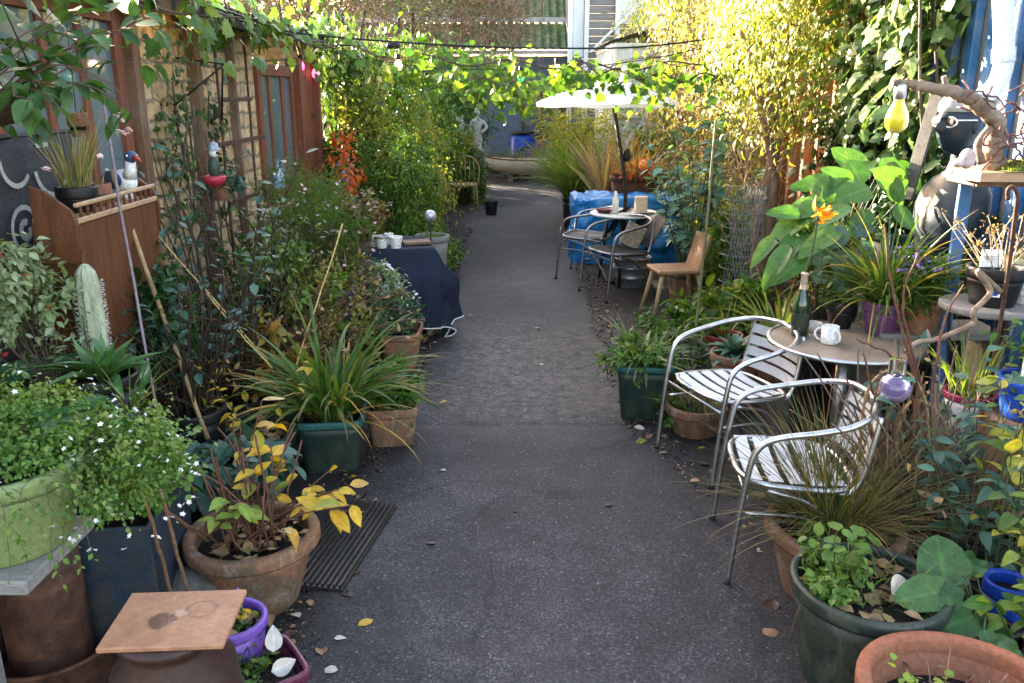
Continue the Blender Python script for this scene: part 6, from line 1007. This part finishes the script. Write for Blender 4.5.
ivy('yellow-green climber leaves hanging over the twisting trunk', lambda: (R(1.7, 2.15), R(6.4, 7.6), R(1.65, 2.9)), 4600, (.035, .07), LY, np.array((2.3, 7, 0)), 'ov', .6, (-1, 0, 0), cl=80, sp=.14, vines=0)
# ---- mid right: planters, pots, stake and mesh
p, z = potted('dark green square planter of weedy greens at the path edge', (.74, 4.87, 0), .165, .35, GREENP, sq=10, rim_mat=TEALP, r0=.8, lip=.035, rz=-.1); cloud(p, (-.03, -.02, z+.08), (.2, .18, .09), 900, (.03, .06), LG, .45, 'ov', 30, .45, stems=18, base=(0, 0, z), smat=STEM); tuft(p, 60, (.2, .42), (.012, .024), leafmat('blade_pale', [(.1, .16, .05), (.18, .22, .08), (.08, .15, .04)], tr=.4), .1, z, (.2, 1.2), (.5, 1.8)); sprays(p, 9, (.2, .36), 14, (.02, .035), LG, .5, r=.12, z=z, th=(1.0, 1.5), curv=(.4, 1.2), az=(2.6, 4.4), name='trailing_sprays')
p, z = potted('low terracotta bowl of grass under the further aluminium chair', (1.0, 4.55, 0), .17, .19, TERRAD); tuft(p, 70, (.15, .32), (.003, .006), LS, .12, z, (.1, 1.1), (.3, 1.3)); cloud(p, (-.15, 0, z), (.1, .12, .1), 300, (.02, .04), LG, .6, stems=8, base=(-.1, 0, z-.03))
p, z = potted('terracotta pot of grey-green agave behind the further aluminium chair', (1.33, 5.05, 0), .15, .34, TERRA); rosette(p, z+.02, 34, .2, .42, leafmat('leaf_agave', [(.07, .14, .09), (.1, .18, .12), (.14, .22, .14)], tr=.1, vein=.1), th=(.1, 1.45))
p, z = potted('red glazed pot behind the grey-green agave', (1.42, 5.75, 0), .13, .26, M('glazed_red', (.28, .035, .025), (.2, .025, .02), 5, .3, .03)); tuft(p, 30, (.2, .45), (.006, .012), LS, .08, z)
p, z = potted('terracotta pot of strappy leaves below the climber trunk', (1.75, 5.55, 0), .17, .3, TERRA); tuft(p, 60, (.35, .7), (.018, .03), leafmat('blade_strap', [(.12, .18, .05), (.18, .24, .08), (.1, .16, .04), (.3, .28, .12)], tr=.4), .1, z, (.1, .9), (.3, 1.3))
for lb, lc, rad, lm, n_, L_, t_ in [('low leafy mound between the wooden chair and the square planter', (1.15, 5.9, .15), (.3, .5, .2), LG, 1500, (.04, .08), 'ov'), ('broad-leaved green hosta clump by the wooden chair', (1.4, 6.35, .2), (.3, .3, .22), LV, 300, (.08, .14), 'ov5'), ('silvery ferny mound behind the square planter', (1.05, 5.35, .18), (.22, .25, .2), MATS['leaf_greygreen'], 1200, (.03, .06), 'lance'), ('dense green clump below the wire mesh', (1.75, 6.2, .25), (.3, .35, .3), LG, 1100, (.05, .09), 'ov')]: bush(lb, 'plant', lc, rad, n_, L_, lm, .5, t_, 34, .4, 'plant', stems=14, sr=.004)
p, z = potted('tall grey-green leafy shrub beside the wooden chair', (1.5, 7.55, 0), .19, .35, TERRAD); sprays(p, 8, (1.3, 1.7), 10, (.07, .11), LB, .72, 'ov5', r=.1, z=z, th=(0, .2), curv=(-.1, .35), sr=.006, start=.5, name='upper_foliage'); sprays(p, 20, (.8, 1.45), 17, (.07, .12), leafmat('leaf_eucalyptus', [(.06, .14, .11), (.09, .19, .15), (.13, .24, .18)], tr=.3), .72, 'ov5', r=.1, z=z, th=(0, .45), curv=(0, .5), sr=.006)
rod('tall bamboo stake in front of the grey-green shrub', at(690, 395, 5.2), at(719, 120, 5.7), .009, M('stake_mossy', (.14, .13, .05), (.09, .08, .035), 14, .7, .2), knots=1)
wm = thing('wire_mesh', 'grey roll of wire mesh standing by the climber trunk', 'wire mesh', (1.72, 6.62, 0)); m = MB(); P = []
for k in range(20): a = -1.2+k*.15; P.append([(.16*math.sin(a), -.16*math.cos(a), .35), (.16*math.sin(a+.9), -.16*math.cos(a+.9), 1.2)]); P.append([(.16*math.sin(a+.9), -.16*math.cos(a+.9), .35), (.16*math.sin(a), -.16*math.cos(a), 1.2)])
s = np.linspace(0, 1, 8)[None, :, None]; P = np.array(P); A = P[:, :1]*(1-s)+P[:, 1:]*s; A[..., :2] = .16*nz(A[..., :2]); m.tubes(A, .0024, 4)
for z_ in np.linspace(.35, 1.2, 9): t = np.linspace(-2.9, 2.9, 26); m.tubes(np.stack([.16*np.sin(t), -.16*np.cos(t), 0*t+z_], 1), .0024, 4)
m.tubes([(.16, 0, 0), (.16, 0, 1.3)], .008, 6); m.build('mesh', M('mesh_grey', (.25, .26, .26), (.16, .17, .17), 20, .5, .1, metal=.3), wm)
ct = thing('climber_trunk', 'thick twisting brown climber trunk in front of the reddish posts', 'trunk', (2.0, 6.7, 0)); m = MB(); q = np.array((2.0, 6.7, 0))
for a in ([(752, 300, 6.6), (757, 250, 6.6), (764, 200, 6.6), (772, 150, 6.7), (770, 100, 6.8), (776, 40, 7.0)], [(770, 300, 6.7), (774, 240, 6.6), (768, 190, 6.6), (778, 140, 6.7), (782, 80, 6.9), (800, 20, 7.1)], [(758, 300, 6.6), (768, 230, 6.55), (774, 180, 6.6), (764, 130, 6.7), (756, 70, 6.9), (740, 30, 7.1)]):
    P = np.vstack([at(*a[0])*np.array((1, 1, 0)), [at(*w_) for w_ in a[1:]]])-q; c = catmull(P, 6); m.tubes(c+rng.normal(size=c.shape)*.006, np.linspace(.05, .016, len(c)), 8)
m.build('trunk', M('climber_bark', (.2, .115, .065), (.1, .055, .035), 18, .85, .7, stretch=(1, 1, .3)), ct)
n = 70; b = np.stack([U(n, -.35, .1), U(n, -.3, .4), U(n, .3, 1.5)], 1); P = arcs(n, b, U(n, 0, 6.3), U(n, 0, 1.5), U(n, .3, .8), U(n, -1, 1), 6)+np.cumsum(rng.normal(size=(n, 6, 3))*.015, 1); MB().tubes(P, .004, 3).build('shoots', TWIG, ct)
# wooden chair
wc = thing('wooden_chair', 'plank-seated wooden chair at the edge of the path', 'chair', (1.3, 7.1, 0), math.radians(190)); m = MB(); TANW = M('tan_timber', (.3, .17, .09), (.2, .11, .06), 5, .5, .15, stretch=(.7, 7, 7)); m.box((0, 0, .445), (.4, .34, .032), bev=.012); m.build('seat', TANW, wc)
for x_, y_ in ((.15, .12), (.15, -.12), (-.15, .12), (-.15, -.12)): m = MB(); m.tubes([(x_*1.65, y_*1.5, 0), (x_*1.3, y_*1.2, .22), (x_, y_, .432)], (.013, .018, .02), 9); m.build('leg', CANE, wc)
m = MB(); m.box((0, 0, .14), (.03, .3, .3), bev=.012, R=((.96, 0, -.28), (0, 1, 0), (.28, 0, .96))); o = m.build('backrest', TANW, wc); o.location = (-.2, 0, .455)
gb_ = thing('bucket', 'ribbed galvanised bucket standing under the far round table', 'bucket', (1.1, 8.4, 0)); m = MB(); m.lathe([(.001, .004), (.15, .004), (.155, .02), (.165, .1), (.172, .104), (.168, .11), (.18, .2), (.187, .204), (.183, .21), (.19, .29), (.198, .295), (.195, .305), (.18, .3), (.145, .02)], 30); m.build('body', GALV, gb_)
rt = thing('round_table', 'pale round table holding the white parasol', 'table', (1.03, 8.55, 0)); m = MB(); m.lathe([(.022, .7), (.34, .7), (.35, .708), (.35, .718), (.34, .724), (.022, .724)], 40, smooth=False); m.build('tabletop', M('pale_top', (.5, .52, .54), (.4, .42, .44), 5, .35, .05), rt)
for k in range(3): a = k*2.094+.3; m = MB(); m.tubes([(.3*math.cos(a), .3*math.sin(a), .0), (.2*math.cos(a), .2*math.sin(a), .7)], .014, 8); m.build('leg', IRON, rt)
um = thing('parasol', 'white parasol on a dark pole rising through the far round table', 'parasol', (1.03, 8.55, 0)); m = MB(); m.tubes([(0, 0, .06), (0, 0, 1.0), (-.2, 0, 2.03)], .019, 12); m.build('pole', IRON, um); m = MB(); m.lathe([(.001, 0), (.14, 0), (.14, .05), (.03, .07), (.024, .2)], 26); m.build('base', IRON, um); m = MB(); m.lathe([(.024, 1.22), (.034, 1.24), (.034, 1.32), (.024, 1.34)], 12); m.build('crank', IRON, um)
def canopy(u, v): a = v*2*PI; k = 8; seg = (v*k) % 1; r_ = .7*u*(1-.02*math.sin(seg*PI)*u); return (r_*math.cos(a+.2)-.2, r_*math.sin(a+.2), 2.03-.24*u**1.12-.012*math.sin(seg*PI)*u)
m = MB(); m.grid(canopy, 12, 81); V = m.V[0].copy(); mm_, nt, b_ = newmat('parasol_cloth'); b_.inputs['Base Color'].default_value = (.82, .81, .78, 1); b_.inputs['Roughness'].default_value = .9; t_ = nt.nodes.new('ShaderNodeBsdfTranslucent'); t_.inputs[0].default_value = (.8, .79, .75, 1); mx = nt.nodes.new('ShaderNodeMixShader'); mx.inputs[0].default_value = .45; nt.links.new(b_.outputs[0], mx.inputs[1]); nt.links.new(t_.outputs[0], mx.inputs[2]); nt.links.new(mx.outputs[0], nt.nodes['Material Output'].inputs['Surface'])
cn = m.build('canopy', mm_, um); m = MB()
m.grid(lambda u, v: tuple(np.array(canopy(1, v))-(0, 0, .004+.035*u)), 2, 81); m.build('valance', mm_, cn)
for k in range(8): m = MB(); m.tubes([np.array(canopy(u, k/8+1e-4))-(0, 0, .012) for u in np.linspace(.03, .98, 6)], .006, 5); m.build('rib', IRON, um)
ob = lambda nm, lb, cat, mb, mat, loc: tag((lambda o: (setattr(o, 'location', loc), o)[1])(mb.build(nm, mat)), lb, cat)
m = MB(); m.lathe([(.001, 0), (.032, 0), (.032, .14), (.014, .18), (.014, .22), (.001, .222)], 18); ob('bottle', 'slim white bottle on the far round table', 'bottle', m, WHITEP, (.92, 8.42, .7245))
m = MB(); m.box((0, 0, .085), (.12, .09, .17), bev=.004); ob('carton', 'cream carton on the far round table right of the white bottle', 'carton', m, M('cream_card', (.55, .42, .32), (.5, .38, .28), 6, .6, 0), (1.17, 8.42, .7245))
m = MB(); m.lathe([(.001, 0), (.06, 0), (.09, .04), (.084, .04), (.05, .008)], 20); ob('bowl', 'small dark bowl on the left of the far round table', 'bowl', m, DKRED, (.82, 8.5, .7245))
m = MB(); m.box((0, 0, .11), (.19, .02, .22), bev=.006, R=((.9, 0, .43), (0, 1, 0), (-.43, 0, .9))); ob('cushion', 'patterned tan cushion leaning on the nearer black woven chair', 'cushion', m, M('tan_pattern', (.4, .3, .2), (.14, .1, .07), 26, .9, .4), (1.06, 8.06, .46))
tp = thing('tarpaulin', 'blue tarpaulin wrapped over a bench behind the black woven chairs', 'tarpaulin', (1.28, 9.85, 0)); m = MB()
def tarp(u, v):
    a = v*2*PI; e = 5; ca_, sa_ = math.cos(a), math.sin(a); x = math.copysign(abs(ca_)**(2/e), ca_)*.72; y = math.copysign(abs(sa_)**(2/e), sa_)*.36
    if u < .5: k = u/.5; z = .75*k; s_ = 1.05-.05*k
    else: k = (u-.5)/.5; z = .75; s_ = 1-k
    nn_ = noise.noise((x*s_*5, y*s_*5, z*4)); n2 = 1.3*abs(noise.noise((x*s_*9+3, y*s_*9, z*7)))+.7*abs(noise.noise((x*s_*21, y*s_*21, z*17)))
    return (x*s_*(1+.07*nn_)+.03*n2, y*s_*(1+.16*nn_)-.04*n2, max(.004, z+.05*nn_*(u > .3)-.03*n2*(u > .4)))
m.grid(tarp, 60, 150); m.build('sheet', M('tarp_blue', (.012, .16, .42), (.008, .1, .3), 9, .35, .5, fine=30), tp)
p, z = potted('rusty trough of dry grasses above the blue tarpaulin', (1.42, 10.45, 0), .24, .9, RUST, sq=8, scale=(1.4, .7)); tuft(p, 130, (.3, .75), (.012, .022), leafmat('blade_bronze', [(.25, .16, .07), (.35, .24, .1), (.15, .06, .03), (.3, .3, .12)], tr=.4), .2, z, (0, .9), (.3, 1.8)); cloud(p, (-.05, -.1, z+.12), (.3, .15, .12), 200, (.04, .08), LR, .5, stems=8, base=(0, 0, z))
m = MB(); m.ball((0, 0, 0), .075, 20, 14); o = m.build('orange_globe', M('orange_glaze', (.7, .2, .03), (.6, .15, .02), 5, .25, .02)); o.location = tuple(at(645, 166, 10.1)); tag(o, 'orange globe ornament among the dry grasses', 'ornament')
p, z = potted('black pot of spiky purple-brown flax behind the parasol pole', (1.1, 11.2, 0), .2, .5, BLACKP); tuft(p, 70, (.7, 1.25), (.03, .05), leafmat('blade_flax', [(.2, .12, .1), (.3, .2, .14), (.35, .3, .15)], tr=.35), .12, z, (0, .6), (.2, 1.0))
p, z = potted('black square planter of tall fountain grass at the right edge of the far path', (.8, 12.2, 0), .22, .45, BLACKP, sq=9, r0=.9); tuft(p, 620, (.7, 1.35), (.01, .018), leafmat('blade_fountain', [(.08, .15, .03), (.13, .2, .05), (.2, .25, .08)], tr=.45), .18, z, (0, .7), (.5, 1.8))
p, z = potted('clump of yellow-green bamboo under the white parasol edge', (.95, 13.4, 0), .25, .45, BLACKP); sprays(p, 40, (1.0, 1.75), 60, (.09, .16), leafmat('leaf_bamboo', [(.16, .2, .03), (.26, .28, .05), (.35, .34, .07)], tr=.5), .14, 'lance', r=.25, z=z, th=(0, .45), curv=(0, .6), sr=.006, smat=CANE, start=.15)
bush('green leafy bush between the far planter and the conservatory', 'bush', (1.7, 12.4, .6), (.5, .8, .65), 2600, (.06, .11), LG, .45, 'ov', 36, .4)
bush('bright bush at the foot of the sunlit climber', 'bush', (2.05, 9.3, .55), (.4, 1.1, .6), 3000, (.05, .1), LY, .5, 'ov', 40, .4)
bush('green bush behind the wooden chair', 'bush', (1.85, 7.7, .4), (.32, .6, .45), 1800, (.05, .1), LG, .5, 'ov', 34, .4)
# ---- fallen leaves
lm_ = {'yellow': LYY, 'brown': leafmat('leaf_brown', [(.2, .11, .06), (.28, .17, .09)], tr=.15), 'pale': MATS['leaf_pale'], 'dark': leafmat('leaf_rotten', [(.045, .025, .018), (.08, .045, .03)], tr=.1)}
fl_ = [(358, 627, 'yellow', .06, 'round', 'round yellow leaf alone on the path'), (352, 577, 'brown', .075, 'ov5', 'curled tan leaf at the corner of the rubber mat'), (322, 657, 'brown', .07, 'ov5', 'tan leaf right of the maroon planter'), (300, 619, 'pale', .06, 'ov5', 'white leaf below the terracotta pot'), (338, 672, 'pale', .055, 'ov5', 'white leaf nearest the bottom edge of the path'), (334, 640, 'pale', .045, 'lance', 'narrow pale leaf between the two white leaves'), (352, 598, 'dark', .06, 'ov5', 'dark leaf beside the curled tan leaf'), (770, 630, 'brown', .12, 'vine', 'large lobed brown leaf left of the grey-green pot'), (774, 602, 'dark', .09, 'ov5', 'dark curled leaf by the rush pot'), (757, 553, 'pale', .045, 'ov5', 'small pale leaf beside the rush pot'), (765, 497, 'brown', .1, 'ov5', 'brown leaf between the feet of the nearer aluminium chair'), (634, 428, 'pale', .07, 'ov5', 'pale pink leaf below the square planter'), (646, 441, 'yellow', .08, 'ov5', 'yellow leaf by the front foot of the further aluminium chair'), (652, 436, 'brown', .06, 'ov5', 'brown leaf touching the yellow one by the chair foot'), (424, 322, 'pale', .06, 'ov5', 'pale leaf on the path below the navy cloth'), (447, 402, 'yellow', .05, 'ov5', 'small yellow leaf left on the middle of the path'), (446, 472, 'pale', .045, 'ov5', 'tiny white leaf at the left of the nearer slab'), (540, 366, 'pale', .05, 'ov5', 'small pale leaf right of the middle of the rough stretch'), (436, 545, 'dark', .05, 'ov5', 'dark wet leaf at the left of the nearer slab'), (605, 507, 'dark', .045, 'ov5', 'dark speck of leaf at the right of the nearer slab'), (512, 512, 'dark', .04, 'ov5', 'dark leaf fragment in the middle of the nearer slab'), (536, 329, 'pale', .06, 'ov5', 'pale leaf by the further crack in the path'), (468, 316, 'brown', .05, 'ov5', 'tan leaf near the further crack in the path')]
for px, py, c, L, t, lb in fl_:
    g_ = gr(px, py, .02); a = U(1, 0, 6.3)[0]; m = MB(); m.leaves(np.zeros((1, 3)), np.array([(math.cos(a), math.sin(a), .08)]), np.array([(R(-.2, .2), R(-.2, .2), 1)]), np.array([L]), .62 if t != 'vine' else 1.1, t); o = m.build('fallen_leaf', lm_[c]); o.location = (g_[0], g_[1], .028); tag(o, lb, 'fallen leaf', 'fallen leaves on the ground')
for k in range(120):
    s_ = 1 if k % 2 else -1; y = R(2.3, 7.5); m = MB(); a = R(0, 6.3); c = random.choice(['brown', 'dark', 'dark', 'yellow', 'brown']); m.leaves(np.zeros((1, 3)), np.array([(math.cos(a), math.sin(a), .1)]), np.array([(R(-.2, .2), R(-.2, .2), 1)]), np.array([R(.025, .065)]), .62, 'ov5'); o = m.build('fallen_leaf', lm_[c]); o.location = (pe(y, s_)+s_*abs(random.gauss(.08, .14)), y, .03)
    tag(o, 'small %s dead leaf lying among the litter along the %s edge of the path' % ({'dark': 'dark', 'brown': 'brown', 'yellow': 'yellow'}[c], 'right' if s_ > 0 else 'left'), 'fallen leaf', 'fallen leaves on the ground')
# ------------------------------------------------------------------ light
SUN = Vector((-.66, .75, math.tan(math.radians(13)))).normalized()
sl_ = bpy.data.lights.new('sun', 'SUN'); sl_.energy = 5.0; sl_.angle = math.radians(.6); sl_.color = (1, .87, .68)
so = bpy.data.objects.new('sun', sl_); COL.objects.link(so); so.rotation_euler = SUN.to_track_quat('Z', 'Y').to_euler(); so.location = (-20, 10, 15)
w = bpy.data.worlds.new('World'); sc.world = w; w.use_nodes = True; nt = w.node_tree; sk = nt.nodes.new('ShaderNodeTexSky'); sk.sky_type = 'NISHITA'; sk.sun_disc = False
sk.sun_elevation = math.asin(SUN.z); sk.sun_rotation = math.atan2(SUN.x, SUN.y); sk.air_density = 1.0; sk.dust_density = 2.5; sk.ozone_density = .6
nt.links.new(mixc(nt, 'MULTIPLY', 1., sk.outputs[0], (1.13, .985, .93)), nt.nodes['Background'].inputs[0]); nt.nodes['Background'].inputs[1].default_value = .115
sc.view_settings.view_transform = 'Standard'; sc.view_settings.look = 'None'; sc.view_settings.exposure = 3.8; sc.view_settings.gamma = 1
sc.render.engine = 'CYCLES'; sc.cycles.max_bounces = 8; sc.cycles.transparent_max_bounces = 8; sc.cycles.use_denoising = True; sc.cycles.caustics_reflective = False; sc.cycles.caustics_refractive = False
